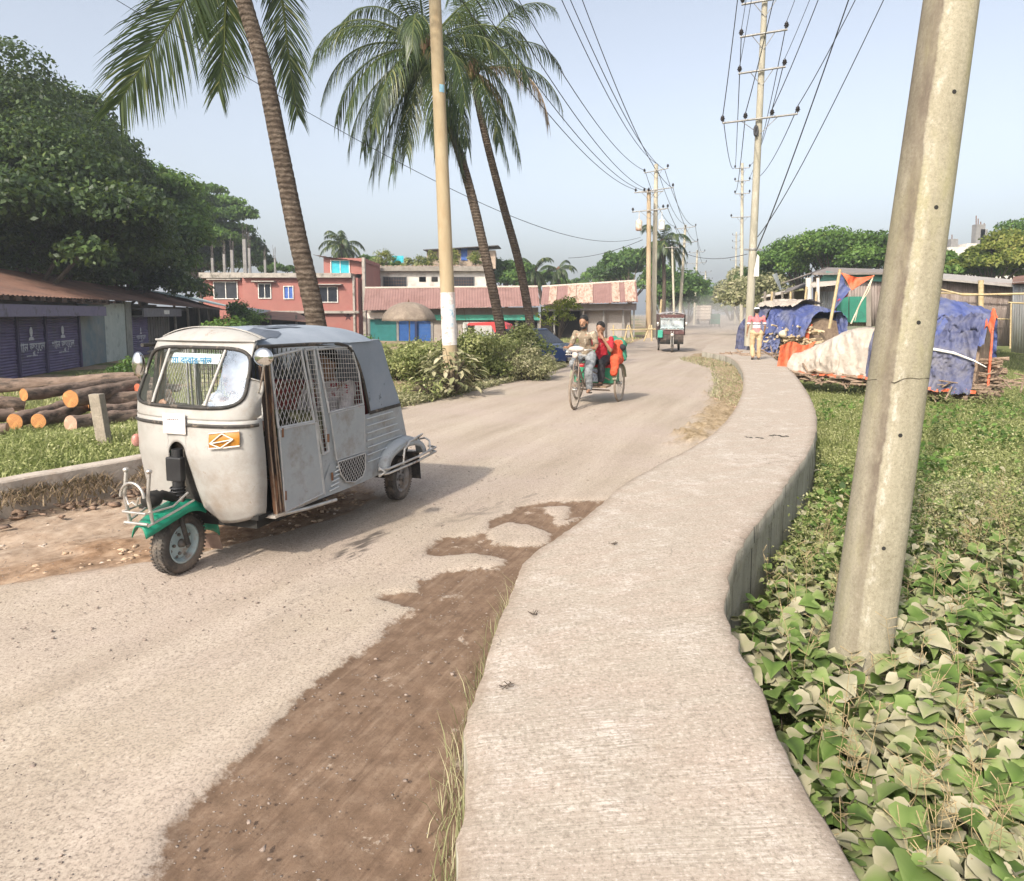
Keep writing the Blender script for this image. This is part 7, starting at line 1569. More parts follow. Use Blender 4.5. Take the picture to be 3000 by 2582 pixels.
# man on the walkway, seen walking, back turned
mp0 = Vector(D(1529, 726, 22.3)); mp0.z = WZ
pinkm, nt, bs = newmat('pink_white_striped_shirt')
tc = N(nt, 'ShaderNodeTexCoord'); sx = N(nt, 'ShaderNodeSeparateXYZ'); nt.links.new(tc.outputs['Object'], sx.inputs[0])
st = ramp(nt, sx.outputs['Z'], [(0, (.42, .2, .2)), (.5, (.5, .26, .25))]); el_ = nt.nodes[-1].color_ramp; el_.interpolation = 'CONSTANT'
mz = math_(nt, 'MULTIPLY', math_(nt, 'SUBTRACT', sx.outputs['Z'], .8), 1.6); rr_ = ramp(nt, mz, [(0, (.45, .2, .19)), (.35, (.60, .55, .55)), (.50, (.10, .07, .10)), (.54, (.60, .55, .55)), (.62, (.5, .15, .16))]); nt.nodes[-1].color_ramp.interpolation = 'CONSTANT'
nt.links.new(rr_, bs.inputs['Base Color']); bs.inputs['Roughness'].default_value = .9
J = dict(pelvis=(0, 0, .90), chest=(.03, 0, 1.22), neck=(.05, 0, 1.41), head=(.08, 0, 1.545), lsho=(.03, .20, 1.34), rsho=(.03, -.20, 1.34), lelb=(-.05, .27, 1.07), relb=(.06, -.27, 1.07), lwri=(.02, .29, .84), rwri=(.16, -.26, .86), lhan=(.04, .29, .77), rhan=(.19, -.25, .79), lpalm=(0, -1, 0), rpalm=(0, 1, 0),
         lhip=(.0, .10, .86), rhip=(.0, -.10, .86), lkne=(.10, .11, .48), rkne=(.02, -.10, .47), lank=(-.06, .10, .10), rank=(.10, -.11, .075), ltoe=(.07, .10, .035), rtoe=(.22, -.12, .035))
person('man with a white cap and striped pink shirt walking away along the raised walkway', mp0, R(82), J, pinkm, mat('khaki_trousers', (.42, .30, .17), (.52, .39, .24), 6, .9), shoes=mat('dark_sandals', (.05, .04, .03), (.09, .07, .06)), cap=mat('white_cap', (.7, .7, .68), (.78, .78, .76)), vox=.009, fingers='open')
# driver and passenger inside the grey auto rickshaw
wsh = mat('white_cotton', (.55, .53, .50), (.66, .64, .60), 9, .9)
J = dict(pelvis=(1.50, 0, .70), chest=(1.47, .02, .98), neck=(1.50, .02, 1.14), head=(1.54, .02, 1.27), lsho=(1.48, .21, 1.07), rsho=(1.49, -.18, 1.07), lelb=(1.64, .32, .92), relb=(1.66, -.28, .92), lwri=(1.83, .31, 1.03), rwri=(1.83, -.30, 1.03), lhan=(1.88, .31, 1.06), rhan=(1.88, -.30, 1.06), lhip=(1.52, .10, .68), rhip=(1.52, -.10, .68), lkne=(1.82, .16, .70), rkne=(1.82, -.14, .70), lank=(1.84, .15, .45), rank=(1.84, -.14, .45), ltoe=(1.95, .15, .41), rtoe=(1.95, -.14, .41))
person('driver in a white shirt behind the windscreen of the grey auto rickshaw', AUTO_LOC, AUTO_RZ, J, wsh, blk, shoes=blk, vox=.011)
pat = mat('white_red_print', (.40, .37, .38), (.55, .5, .5), 25, .9, stain=(.3, .03, .04), sscale=9, slo=.58, shi=.62)
J = dict(pelvis=(.70, .26, .76), chest=(.66, .28, 1.02), neck=(.68, .28, 1.17), head=(.72, .28, 1.30), lsho=(.68, .46, 1.11), rsho=(.68, .1, 1.11), lelb=(.82, .50, .92), relb=(.82, .1, .92), lwri=(1.0, .42, .90), rwri=(1.0, .2, .88), lhan=(1.06, .40, .90), rhan=(1.06, .22, .88), lhip=(.74, .36, .74), rhip=(.74, .18, .74), lkne=(1.08, .38, .74), rkne=(1.08, .18, .74), lank=(1.08, .38, .45), rank=(1.08, .18, .45), ltoe=(1.2, .38, .41), rtoe=(1.2, .18, .41))
person('passenger in white clothes with red print behind the rear wire mesh door', AUTO_LOC, AUTO_RZ, J, pat, mat('brown_red_skirt', (.2, .05, .03), (.32, .1, .05), 10, .9), vox=.011, sleeve='long')
J = dict(pelvis=(.62, 0, .75), chest=(.62, 0, 1.03), neck=(.64, 0, 1.18), head=(.66, 0, 1.31), lsho=(.62, .2, 1.12), rsho=(.62, -.2, 1.12), lelb=(.8, .28, .98), relb=(.8, -.28, .98), lwri=(1.05, .25, 1.02), rwri=(1.05, -.25, 1.02), lhan=(1.12, .25, 1.03), rhan=(1.12, -.25, 1.03), lhip=(.65, .1, .72), rhip=(.65, -.1, .72), lkne=(.95, .14, .72), rkne=(.95, -.14, .72), lank=(.95, .14, .5), rank=(.95, -.14, .5), ltoe=(1.05, .14, .47), rtoe=(1.05, -.14, .47))
person('driver in dark clothes inside the oncoming battery rickshaw', er.location, R(-98), J, blk, blk, vox=.014)
# ------------------------------------------------------------------ logs
BK = mat('rough_log_bark', (.11, .075, .055), (.25, .18, .14), 9, .95, bmp=1.0, bscale=22, sc=(.35, 1, 1), stain=(.06, .045, .035), sscale=6, slo=.5, shi=.62)
def cutmat(name, a, b):
    m, nt, bs = newmat(name); tc = N(nt, 'ShaderNodeTexCoord'); wv = N(nt, 'ShaderNodeTexWave', wave_type='RINGS', rings_direction='X'); wv.inputs['Scale'].default_value = 14; wv.inputs['Distortion'].default_value = 2.5; wv.inputs['Detail'].default_value = 3
    nt.links.new(tc.outputs['Object'], wv.inputs['Vector']); c = mixc(nt, wv.outputs['Fac'], a, b); c = mixc(nt, ramp(nt, noise(nt, 8, 4, .7), [(.5, 0.0), (.65, .6)]), c, tuple(x * 1.5 for x in b)); nt.links.new(c, bs.inputs['Base Color']); bs.inputs['Roughness'].default_value = .8; return m
CUT = cutmat('orange_cut_wood', (.29, .115, .035), (.44, .21, .07)); CUTP = cutmat('pale_dry_cut_wood', (.30, .17, .11), (.42, .27, .19))
def logobj(a, b, r, lab, cm=None, seed=0, grp='felled logs beside the left wall'):
    a = Vector(a); b = Vector(b); L = (b - a).length; root = empty('felled_log', a); root.rotation_mode = 'QUATERNION'; root.rotation_quaternion = (b - a).to_track_quat('X', 'Z'); tag(root, lab, 'log', grp)
    q = MB(); n = 22; m_ = 26; vs = []
    bend = [Vector((0, .05 * fbm(seed * 3, i * .15), .03 * fbm(seed * 7, i * .15))) for i in range(m_ + 1)]
    for i in range(m_ + 1):
        x = L * i / m_
        for k in range(n):
            an = 2 * math.pi * k / n; rr = r * (1 + .07 * fbm(x * 1.2 + seed * 9, math.cos(an) * 1.5, 1, 3, math.sin(an) * 1.5) + .025 * fbm(x * 7, an * 2, 1, 2, seed)) * (1 - .12 * i / m_)
            vs.append(Vector((x, rr * math.cos(an), rr * math.sin(an))) + bend[i])
    q.add(vs, [(i * n + k, i * n + (k + 1) % n, (i + 1) * n + (k + 1) % n, (i + 1) * n + k) for i in range(m_) for k in range(n)], 0, True); q.build('bark', BK, root)
    q = MB(); q.add([v + Vector((-.003, 0, 0)) for v in vs[:n]] + [Vector((-.012, 0, 0)) + bend[0]], [((k + 1) % n, k, n) for k in range(n)]); q.build('cut_end', cm or CUT, root); q = MB(); q.add([v + Vector((.003, 0, 0)) for v in vs[-n:]], [tuple(range(n))]); q.build('cut_end', cm or CUT, root); return root
def LG(x0, y0, Y0, x1, y1, Y1, r, lab, cm=None, seed=0): logobj(D(x0, y0, Y0), D(x1, y1, Y1), r, lab, cm, seed)
LG(30, 853, 10.7, 205, 800, 12.9, .125, 'log in front with a large round orange cut end, left of the smaller bright end', None, 1)
LG(78, 852, 10.6, 178, 822, 12.0, .115, 'short front log with a bright yellow orange cut end near the middle of the pile', None, 2)
LG(143, 807, 11.2, 330, 772, 13.4, .145, 'thickest log with a tall orange cut end resting on top beside the concrete post', None, 3)
LG(48, 799, 11.6, 275, 770, 13.6, .105, 'slim upper log with a small dark orange cut end towards the left', None, 4)
LG(143, 858, 10.2, 330, 835, 11.8, .13, 'brownish front log with a dull cut face just left of the concrete post', CUTP, 5)
LG(213, 789, 12.2, 320, 784, 12.9, .075, 'thin reddish log above and right of the thickest cut end', None, 6)
LG(-160, 800, 11.2, 50, 820, 11.9, .13, 'bark covered log entering from the left edge, behind the slim upper log', CUTP, 7)
LG(-140, 850, 10.4, 25, 838, 11.3, .12, 'bark covered log entering from the left edge, in front', CUTP, 8)
LG(-160, 876, 10.0, 15, 868, 10.4, .10, 'lowest dark log at the left edge', CUTP, 9)
LG(178, 812, 11.8, 345, 800, 12.6, .13, 'log whose orange end peeks out behind the concrete post', None, 10)
LG(195, 838, 11.0, 345, 815, 12.4, .12, 'log running right of the concrete post towards the auto rickshaw', CUTP, 11)
LG(-120, 790, 14.0, 275, 764, 14.6, .14, 'rear log lying along the shop side of the pile', CUTP, 12)
LG(278, 786, 12.4, 360, 784, 13.2, .085, 'log with a small red tinged end just left of the auto rickshaw', cutmat('red_cut_wood', (.35, .07, .03), (.45, .12, .06)), 13)
LG(-100, 778, 16.0, 120, 772, 16.4, .12, 'farthest log at the back left of the pile', CUTP, 14)
# leaning concrete post
a = D(219, 925, 8.3); b = D(195, 797, 8.3); a.z = -.15
ps = empty('concrete_post', a); tag(ps, 'short leaning square concrete post in the grass behind the drain wall', 'post'); q = MB(); d_ = b - a
q.add([Vector((sx * .065, sy * .06, 0)) + d_ * t for t in (0, .25, .5, .75, .97, 1) for sx, sy in ((-1, -1), (1, -1), (1, 1), (-1, 1))], [(i * 4 + k, i * 4 + (k + 1) % 4, i * 4 + 4 + (k + 1) % 4, i * 4 + 4 + k) for i in range(5) for k in range(4)] + [(20, 21, 22, 23)]); q.build('shaft', mat('grey_lichen_concrete', (.2, .17, .13), (.34, .29, .23), 9, .95, bmp=.6), ps, bevel=.008)

# ------------------------------------------------------------------ tarpaulin covered stacks
def tarpmat(name, a, b, dusty):
    m, nt, bs = newmat(name); c = ramp(nt, noise(nt, 2.5, 6, .7), [(.3, a), (.7, b)]); tc = N(nt, 'ShaderNodeTexCoord'); 
    c = mixc(nt, ramp(nt, noise(nt, 1.1, 7, .75), [(.45, 0.0), (.62, .75)]), c, dusty); nt.links.new(c, bs.inputs['Base Color']); bs.inputs['Roughness'].default_value = .6
    wv = N(nt, 'ShaderNodeTexWave'); wv.inputs['Scale'].default_value = 1.3; wv.inputs['Distortion'].default_value = 9; wv.inputs['Detail'].default_value = 3; nt.links.new(tc.outputs['Object'], wv.inputs['Vector']); bump(nt, bs, math_(nt, 'ADD', wv.outputs['Fac'], math_(nt, 'MULTIPLY', noise(nt, 5, 5, .7), 1.2)), .7, .05); return m
TBL = tarpmat('blue_tarpaulin', (.035, .05, .155), (.065, .09, .25), (.15, .155, .20)); TWH = tarpmat('dusty_white_tarpaulin', (.40, .345, .29), (.49, .43, .37), (.32, .265, .21)); TOR = tarpmat('orange_tarpaulin', (.55, .09, .03), (.7, .14, .05), (.35, .12, .07)); TDK = tarpmat('dusty_dark_blue_tarpaulin', (.04, .045, .10), (.075, .085, .17), (.15, .14, .15))
def tarp(parent, name, mt, base, ux, uy, prof, sy, seed, L, folds=.05, drop=None):
    """cloth over a heap: runs L along ux; cross profile prof[(offset along uy, z)]; folds from noise"""
    q = MB(); pr = catmull([Vector((a, 0, b)) for a, b in prof], 40)
    def fn(u, v):
        s = pr[int(v * 39)]; e = sy(u) if sy else 1.0; f1 = fbm(u * 5 + seed, v * 3, 1, 4); f2 = abs(fbm(u * 14 + seed, v * 6 - u * 8, 1, 3)); zz = s.z * e + folds * f1 * 1.2 - folds * f2 * .9; k = s.x + folds * (f1 - f2) * 1.2
        if v in (0, 1): zz += .07 * fbm(u * 9 + seed, 3)
        return base + ux * (L * u) + uy * k + Vector((0, 0, zz))
    q.grid(fn, 70, 39); return q.build(name, mt, parent)
def sticks(name, n, org_, ux, uy, L, dep, h, r, seed, parent=None, lenf=.5, mt=None):
    rg = random.Random(seed); q = MB()
    for i in range(n):
        p = org_ + ux * rg.uniform(0, L) + uy * rg.uniform(0, dep) + Vector((0, 0, rg.uniform(.02, h))); d = (uy * rg.uniform(-1, 1) * .6 + ux * rg.uniform(-1, 1) + Vector((0, 0, rg.uniform(-.15, .15)))).normalized() * lenf * rg.uniform(.6, 1.3); rr = r * rg.uniform(.5, 1.3); q.tube([p - d * .5, p + Vector((0, 0, rg.uniform(-.02, .02))), p + d * .5], rr, 6)
    return q.build(name, mt or M['wood'], parent)
def heapcore(parent, base, ux, uy, prof, L, mt, z1=1.0):
    q = MB(); n = len(prof); a = [base + ux * .05 + uy * (.12 + p[0] * .85) + Vector((0, 0, p[1] * .80)) for p in prof]; b = [p + ux * (L - .1) for p in a]; q.add(a + b, [tuple(range(n)), tuple(range(2 * n - 1, n - 1, -1))] + [(i, (i + 1) % n, n + (i + 1) % n, n + i) for i in range(n)]); return q.build('heap_core', mt, parent)
FW = mat('firewood', (.16, .105, .07), (.34, .25, .18), 7, .95, bmp=.5)
# white tarpaulin heap
c0 = D(1592, 700, 19.5); c1 = D(1800, 715, 17.2); c0.z = c1.z = -.12; ux = (c1 - c0); Lh = ux.length; ux.normalize(); uy = Vector((-ux.y, ux.x, 0))
th = empty('firewood_stack', c0); tag(th, 'firewood stack under a dusty white tarpaulin with an orange underside, left of the leaning pole', 'firewood stack'); Z0 = Vector((0, 0, 0))
prof = [(0, .22), (.04, .5), (.10, .95), (.35, 1.42), (.8, 1.5), (1.3, 1.3), (1.5, .5)]
heapcore(th, ux * Lh * .45, ux, uy, [(.1, .05)] + [(a_ + .05, b_ * .8) for a_, b_ in prof[1:]] + [(1.5, .05)], Lh * .55, M['dark']); tarp(th, 'tarpaulin', TWH, Z0, ux, uy, prof, lambda u: .50 + .52 * smooth(-.1, .9, u), 1, Lh * .80, .06)
tarp(th, 'blue_border', TDK, Z0 + ux * Lh * .795, ux, uy, [(a - .005, b) for a, b in prof], None, 5, Lh * .25, .05)
q = MB(); q.grid(lambda u, v: ux * (-.25 + .35 * u + .10 * v) + uy * (-.08 + 1.2 * v * u) + Vector((0, 0, .05 + .95 * v + .06 * math.sin(u * 9 + v * 5))), 14, 18); q.build('orange_underside', TOR, th)
q = MB(); q.grid(lambda u, v: ux * Lh * u * .9 + uy * (-.015 - .05 * v + .04 * math.sin(u * 19)) + Vector((0, 0, .26 - .07 * v + .05 * fbm(u * 9, 2))), 60, 3); q.build('orange_hem', TOR, th)
sticks('firewood', 100, Z0 + uy * -.15, ux, uy, Lh, .5, .28, .028, 3, th, .6, FW)
# blue tarpaulin heap
c0 = D(1800, 745, 17.0); c1 = D(1998, 765, 15.6); c0.z = c1.z = -.2; ux = (c1 - c0); Lh = ux.length; ux.normalize(); uy = Vector((-ux.y, ux.x, 0))
tb = empty('firewood_stack', c0); tag(tb, 'tall firewood stack under a blue tarpaulin right of the leaning pole', 'firewood stack')
prof = [(-.55, .18), (-.42, .5), (-.22, .95), (-.02, 1.45), (.25, 1.95), (.7, 2.30), (1.2, 2.2), (1.5, 1.0)]
heapcore(tb, Z0, ux, uy, [(.1, .05)] + [(a + .08, b) for a, b in prof[1:]] + [(1.5, .05)], Lh - .15, FW); tarp(tb, 'tarpaulin', TBL, Z0 - ux * .1, ux, uy, prof[3:], lambda u: .90 + .10 * math.sin(u * 3.4 + .2), 2, Lh * 1.0, .07)
tarp(tb, 'lower_tarpaulin', TDK, Z0 - ux * .15, ux, uy, [(a - .03, b) for a, b in prof[:5]], lambda u: .98, 8, Lh * .98, .10)
q = MB(); q.tube([ux * t + uy * (-.27 - .04 * math.sin(t * 2) + (1.12 - zz) * -.45) + Vector((0, 0, zz)) for t, zz in ((.0, 1.12), (.6, 1.12), (1.0, 1.1), (1.4, 1.03), (1.8, .88), (2.05, .75))], [.025, .035, .035, .03, .02, .01], 6); q.build('white_strap', M['white'], tb)
q = MB(); q.grid(lambda u, v: ux * (Lh - .15 + .18 * u) + uy * (.15 + .4 * v) + Vector((0, 0, 1.55 + .4 * v + .1 * math.sin(6 * u + 5 * v))), 8, 8)
q.grid(lambda u, v: ux * (Lh * u * .98 - .05) + uy * (-.60 + .03 * v + .02 * math.sin(u * 23)) + Vector((0, 0, .17 + .07 * v + .05 * fbm(u * 7, 1))), 60, 2)
q.tube([ux * (Lh + .02) + uy * (.1 - .1 * t) + Vector((0, 0, 1.6 - 1.35 * t + .03 * math.sin(t * 20))) for t in np.linspace(0, 1, 16)], .03, 5); q.build('orange_hem', TOR, tb)
sticks('firewood', 170, Z0 + uy * -.35, ux, uy, Lh, .6, .25, .03, 6, tb, .6, FW); sticks('side_firewood', 80, Z0 + ux * (Lh - .12) + uy * .0, ux, uy, .22, 1.1, .95, .03, 8, tb, .32, FW)
# far blue bundle at the tall pole
c0 = D(1500, 690, 29.0); c1 = D(1634, 692, 25.6); c0.z = c1.z = 0; ux = (c1 - c0); Lh = ux.length; ux.normalize(); uy = Vector((-ux.y, ux.x, 0))
tf = empty('firewood_stack', c0); tag(tf, 'bamboo and firewood stack under blue tarpaulin beside the tall cross arm pole', 'firewood stack')
prof = [(-.1, .05), (-.05, .6), (.0, 1.4), (.3, 1.9), (.9, 2.15), (1.6, 2.0), (1.9, .8)]
tarp(tf, 'tarpaulin', TDK, Z0 - ux * .2, ux, uy, prof, lambda u: .8 + .2 * smooth(0, .4, u), 4, Lh * .42, .1); tarp(tf, 'blue_tarpaulin', TBL, Z0 + ux * Lh * .38, ux, uy, [(-.15, 1.0)] + prof[2:], lambda u: 1 - .12 * u, 6, Lh * .62, .12); tarp(tf, 'fallen_tarpaulin', TBL, Z0 + ux * Lh * .36, ux, uy, [(-.3, .08), (-.15, .5), (-.1, .95)], None, 9, Lh * .30, .12)
tarp(tf, 'dusty_top_sheet', TWH, Z0 + ux * Lh * .15, ux, uy, [(.2, 2.02), (.5, 2.18), (.9, 2.28), (1.6, 2.1)], None, 7, Lh * .6, .06)
heapcore(tf, Z0, ux, uy, [(.1, .0)] + [(a + .1, b * .9) for a, b in prof[1:]], Lh * .95, FW)
sticks('firewood', 160, Z0 + ux * Lh * .5, ux, uy, Lh * .5, .4, 1.2, .04, 10, tf, .9, mat('pale_bamboo_pieces', (.38, .27, .15), (.6, .48, .32), 7, .8))
q = MB(); q.ell(ux * Lh * .72 + uy * -.1 + Vector((0, 0, .95)), (.25, .2, .16)); q.build('cream_sack', mat('cream_sack', (.5, .42, .28), (.62, .54, .4)), tf)
q = MB(); q.grid(lambda u, v: ux * (Lh * .93 + .25 * u) + uy * (0 + .2 * v) + Vector((0, 0, .55 + .75 * v + .05 * math.sin(9 * u))), 6, 8); q.build('orange_hem', TOR, tf)
# scattered branches and stones
bo = sticks('fallen_branches', 60, D(1960, 790, 15), Vector((1, .1, 0)), Vector((0, 1, 0)), 3.2, 2.4, .12, .018, 12, None, 1.0, FW); bo['kind'] = 'stuff'; tag(bo, 'dry branches scattered on the grass beyond the blue stack', 'branches')
bo = sticks('branch_litter', 40, D(1480, 725, 24.5), Vector((1, -.1, 0)), Vector((0, 1, 0)), 2.4, 1.6, .12, .022, 13, None, 1.0, FW); bo['kind'] = 'stuff'; tag(bo, 'broken bamboo and twigs at the foot of the far blue stack', 'branches')
# red and blue flag-like tarpaulin on a slanting pole
fr = empty('hanging_tarpaulin', D(1705, 640, 22)); tag(fr, 'red and blue tarpaulin corner hung between a slanting bamboo and a rope', 'tarpaulin'); l = fr.location
def tri(pa, pb, pc, mt, name, n=14, sag=.1):
    pa, pb, pc = pa - l, pb - l, pc - l; q = MB(); q.grid(lambda u, v: pa.lerp(pb, u).lerp(pc, v) + Vector((0, -sag * math.sin(u * 7 + v * 3) * (1 - v), -sag * math.sin(math.pi * u) * (1 - v))), n, n); return q.build(name, mt, fr)
tri(D(1700, 551, 22), D(1768, 557, 21.6), D(1724, 588, 21.8), TOR, 'red_sheet'); tri(D(1700, 551, 22), D(1720, 585, 21.8), D(1688, 628, 22), TBL, 'blue_sheet', sag=.05); tri(D(1718, 583, 21.85), D(1692, 610, 21.95), D(1715, 600, 21.9), mat('dark_red_sheet', (.22, .02, .04), (.3, .03, .06)), 'dark_red_fold', sag=.03)
q = MB(); q.cyl(D(1678, 665, 22) - l, D(1700, 545, 22) - l, .05, 8); q.build('bamboo_prop', M['bamboo'], fr)
q = MB(); q.tube([D(1768, 557, 21.6) - l, D(1745, 605, 21.6) - l, D(1722, 655, 21.6) - l], .022, 6); q.tube([D(1768, 557, 21.6) - l, D(1757, 590, 21.5) - l, D(1738, 618, 21.5) - l, D(1730, 650, 21.6) - l], .012, 5); q.build('rope', mat('pale_rope', (.5, .42, .3), (.62, .54, .42)), fr)
rb = empty('rope', D(1893, 583, 20)); tag(rb, 'pale bamboo rail stretched above the blue stack right of the leaning pole', 'bamboo rail'); l2 = rb.location
q = MB(); q.tube([D(1800, 572, 21) - l2, D(1893, 583, 20) - l2, D(1950, 597, 18.5) - l2, D(2080, 594, 18) - l2], .028, 6); q.tube([D(2040, 612, 17) - l2, D(2110, 616, 17) - l2], .02, 6); q.tube([D(2046, 612, 17) - l2, D(2044, 705, 17) - l2], .02, 6); q.build('bamboo_rail', M['bamboo'], rb)

# ------------------------------------------------------------------ ground plants
def in_road(x, y): return road_left(y) - .05 < x < road_right(y) - .1 if y < 26 else road_left(y) < x < road_right(y)
def wall_r(y): return edge_x(wr, y, 0.95) if 1 < y < 27 else (0.9 if y <= 1 else 9)
# big dusty leaves at lower right
rg = np.random.default_rng(42); V = []; F = []; T = []; st = MB()
prof_ = [(0, .0), (.06, .30), (.20, .47), (.38, .48), (.58, .37), (.78, .20), (.92, .07), (1.0, 0)]
def bigleafs(x, y, z, L, az, tilt, tone, rollv, curl):
    c, s = math.cos(az), math.sin(az); o = len(V)
    dirx = Vector((c * math.cos(tilt), s * math.cos(tilt), math.sin(tilt))); sdx = Vector((-s, c, 0)); upx = dirx.cross(sdx); sdx = (sdx * math.cos(rollv) + upx * math.sin(rollv)); upx = dirx.cross(sdx) * -1 if dirx.cross(sdx).z < 0 else dirx.cross(sdx)
    for t, wd_ in prof_:
        back = -.10 if t == .06 else 0; wd_ = wd_ * random.uniform(.95, 1.06)
        ctr = Vector((x, y, z)) + dirx * L * t + upx * (-curl * L * (t - .3) ** 2)
        e = upx * (.13 * L * (wd_ / .5) * random.uniform(.75, 1.25)) + dirx * L * back
        V.append(tuple(ctr - sdx * L * wd_ + e)); V.append(tuple(ctr)); V.append(tuple(ctr + sdx * L * wd_ + e)); T.extend([tone + .06 + random.uniform(-.07, .07), tone - .12, tone + .03 + random.uniform(-.07, .07)])
    for g in range(len(prof_) - 1): F.append((o + 3 * g, o + 3 * g + 1, o + 3 * g + 4, o + 3 * g + 3)); F.append((o + 3 * g + 1, o + 3 * g + 2, o + 3 * g + 5, o + 3 * g + 4))
def soil(x, y): return gz(x, y)
cnt = 0
for i in range(60000):
    y = 1.25 + (rg.random() ** 1.15) * 7.6; x0 = wall_r(y) + .02; x = x0 + (rg.random() ** .8) * (1.0 + y * .80)
    if x > .76 * y + .35 + .6: continue
    dn = fbm(x, y, 1.1, 3, 4)
    far = smooth(3.2, 7.2, y)
    dx_ = x - x0
    if y > 4.2 and dx_ > .45 + .5 * fbm(y, 0, 1, 2) and rg.random() < far * .9 : continue
    if rg.random() > .36 + .16 * dn: continue
    h = .14 + .20 * rg.random() + .12 * dn + .10 * smooth(.2, 1.0, dx_) ; h *= 1 - .25 * far
    z = soil(x, y) + max(.03, h); L = rg.uniform(.06, .135) * (1 - .35 * far) * (1.15 if rg.random() < .15 else 1)
    if dx_ < .12: z = min(z, .12)
    tone = (rg.uniform(.5, .95) if rg.random() < .58 - .25 * far else rg.uniform(.15, .5)); 
    if h < .2: tone *= .8
    az = rg.uniform(0, 6.283); bigleafs(x, y, z, L, az, rg.uniform(-.75, .25), min(.95, tone), rg.uniform(-.55, .55), rg.uniform(.1, 1.1))
    if cnt % 5 == 0: st.tube([(x, y, z), (x - .03 * math.cos(az), y - .03 * math.sin(az), z - .06), (x - .05 * math.cos(az), y - .05 * math.sin(az), soil(x, y))], [.0018, .0022, .003], 4, cap=False)
    cnt += 1
    if cnt > 12000: break
BLM = leafmat('dusty_broad_leaf', [(0, (.03, .05, .015)), (.2, (.09, .15, .03)), (.45, (.18, .24, .075)), (.58, (.235, .25, .12)), (.75, (.32, .295, .19)), (1, (.42, .38, .27))], .75, .16)
tag(raw('broad_leaved_creeper', V, F, BLM, tone=T, smooth=True), 'dense dusty broad leaved creeper covering the low ground right of the walkway', 'ground cover', kind='stuff')
stm = st.build('creeper_stems', M['bark']); tag(stm, 'thin brown stems of the dusty creeper', 'stems', kind='stuff')
sk = MB()
for i in range(260):
    y = 1.8 + rg.random() * 5; x = wall_r(y) + .25 + rg.random() * (.72 * y + .4 - wall_r(y)); b_ = Vector((x, y, soil(x, y) + .1)); lean_ = Vector((rg.normal() * .10, rg.normal() * .08, .28 + rg.random() * .25)); t_ = b_ + lean_
    if x > .78 * y + .4: continue
    sk.tube([b_, b_ + lean_ * .5 + Vector((rg.normal() * .02, 0, 0)), t_], [.0022, .0017, .001], 4, cap=False)
    for k in range(7): a_ = rg.uniform(0, 6.28); q_ = b_ + lean_ * rg.uniform(.55, 1); sk.tube([q_, q_ + Vector((.05 * math.cos(a_), .05 * math.sin(a_), .03))], [.0012, .0022], 3, cap=False)
tag(sk.build('dry_seed_stalks', mat('straw_stalks', (.25, .18, .09), (.42, .33, .18), 20, .9)), 'thin dry seed stalks standing up through the dusty creeper', 'stalks', kind='stuff')
# small-leaf weeds and grass, scattered by numpy
def scatter_leaves(name, pts_, size, kind, lab, rgx, hgt, asp=.5, cat='weeds', updir=.9):
    n = len(pts_); p = np.array(pts_, dtype=float); p[:, 2] += rgx.random(n) * hgt
    nrm = rgx.normal(size=(n, 3)) * .55 + np.array([0, -.15, updir]); nrm /= np.linalg.norm(nrm, axis=1)[:, None]
    t = rgx.normal(size=(n, 3)); t -= nrm * (t * nrm).sum(1)[:, None]; t /= np.linalg.norm(t, axis=1)[:, None]; b = np.cross(nrm, t); s = (size if np.isscalar(size) else np.array(size)) ; s = (s * rgx.uniform(.6, 1.4, n))[:, None]
    V = np.stack([p - t * s * .5, p + b * s * asp * .5 + nrm * s * .08, p + t * s * .5, p - b * s * asp * .5 + nrm * s * .08], 1).reshape(-1, 3)
    base = rgx.random(n) * .75 + .25 * np.array([.5 + .9 * fbm(q[0], q[1], .9, 3, 2) for q in p])
    o = raw(name, V, np.arange(n * 4).reshape(-1, 4), LEAF[kind], tone=np.clip(base, 0, 1).repeat(4)); tag(o, lab, cat, kind='stuff'); return o
def blades(name, pts_, h, wd_, kind, lab, rgx, cat='grass', lean=.5):
    n = len(pts_); p = np.array(pts_, dtype=float); a = rgx.uniform(0, 6.283, n); hh_ = (h if np.isscalar(h) else np.array(h)) * rgx.uniform(.5, 1.4, n); le = rgx.normal(size=(n, 2)) * lean * hh_[:, None]
    s = np.stack([np.cos(a), np.sin(a), np.zeros(n)], 1) * (wd_ * rgx.uniform(.6, 1.3, n))[:, None]; m_ = p + np.concatenate([le * .35, hh_[:, None] * .6], 1); t = p + np.concatenate([le, hh_[:, None]], 1)
    V = np.stack([p - s, p + s, m_ + s * .7, m_ - s * .7, t - s * .08, t + s * .08], 1).reshape(-1, 3); k = np.arange(n)[:, None] * 6
    F = np.concatenate([k + np.array([[0, 1, 2, 3]]), k + np.array([[3, 2, 5, 4]])], 0)
    base = np.clip(rgx.random(n) * .7 + .3 * np.array([.5 + fbm(q[0], q[1], .6, 3, 6) for q in p]), 0, 1)
    o = raw(name, V, F, LEAF[kind], tone=base.repeat(6)); tag(o, lab, cat, kind='stuff'); return o
r2_ = np.random.default_rng(5); L_ = []
for i in range(130000):
    y = 3.6 + r2_.random() ** 1.3 * 13.5; x0 = wall_r(y); x = x0 + .05 + r2_.random() * (.76 * y + 1 - x0)
    if x < x0 or x > .76 * y + .8: continue
    cl_ = fbm(x, y, .8, 3, 7)
    if y < 5.5 and r2_.random() > smooth(3.6, 5.5, y): continue
    if y > 9.5 and x - x0 < 3 + cl_ and r2_.random() < .7: continue
    if cl_ < -.25 and r2_.random() < .6: continue
    L_.append((x, y, gz(x, y) + .04 + .22 * max(0, cl_ + .25) + r2_.random() ** 2 * .38 * smooth(.0, .35, fbm(x, y, 1.6, 3, 12))))
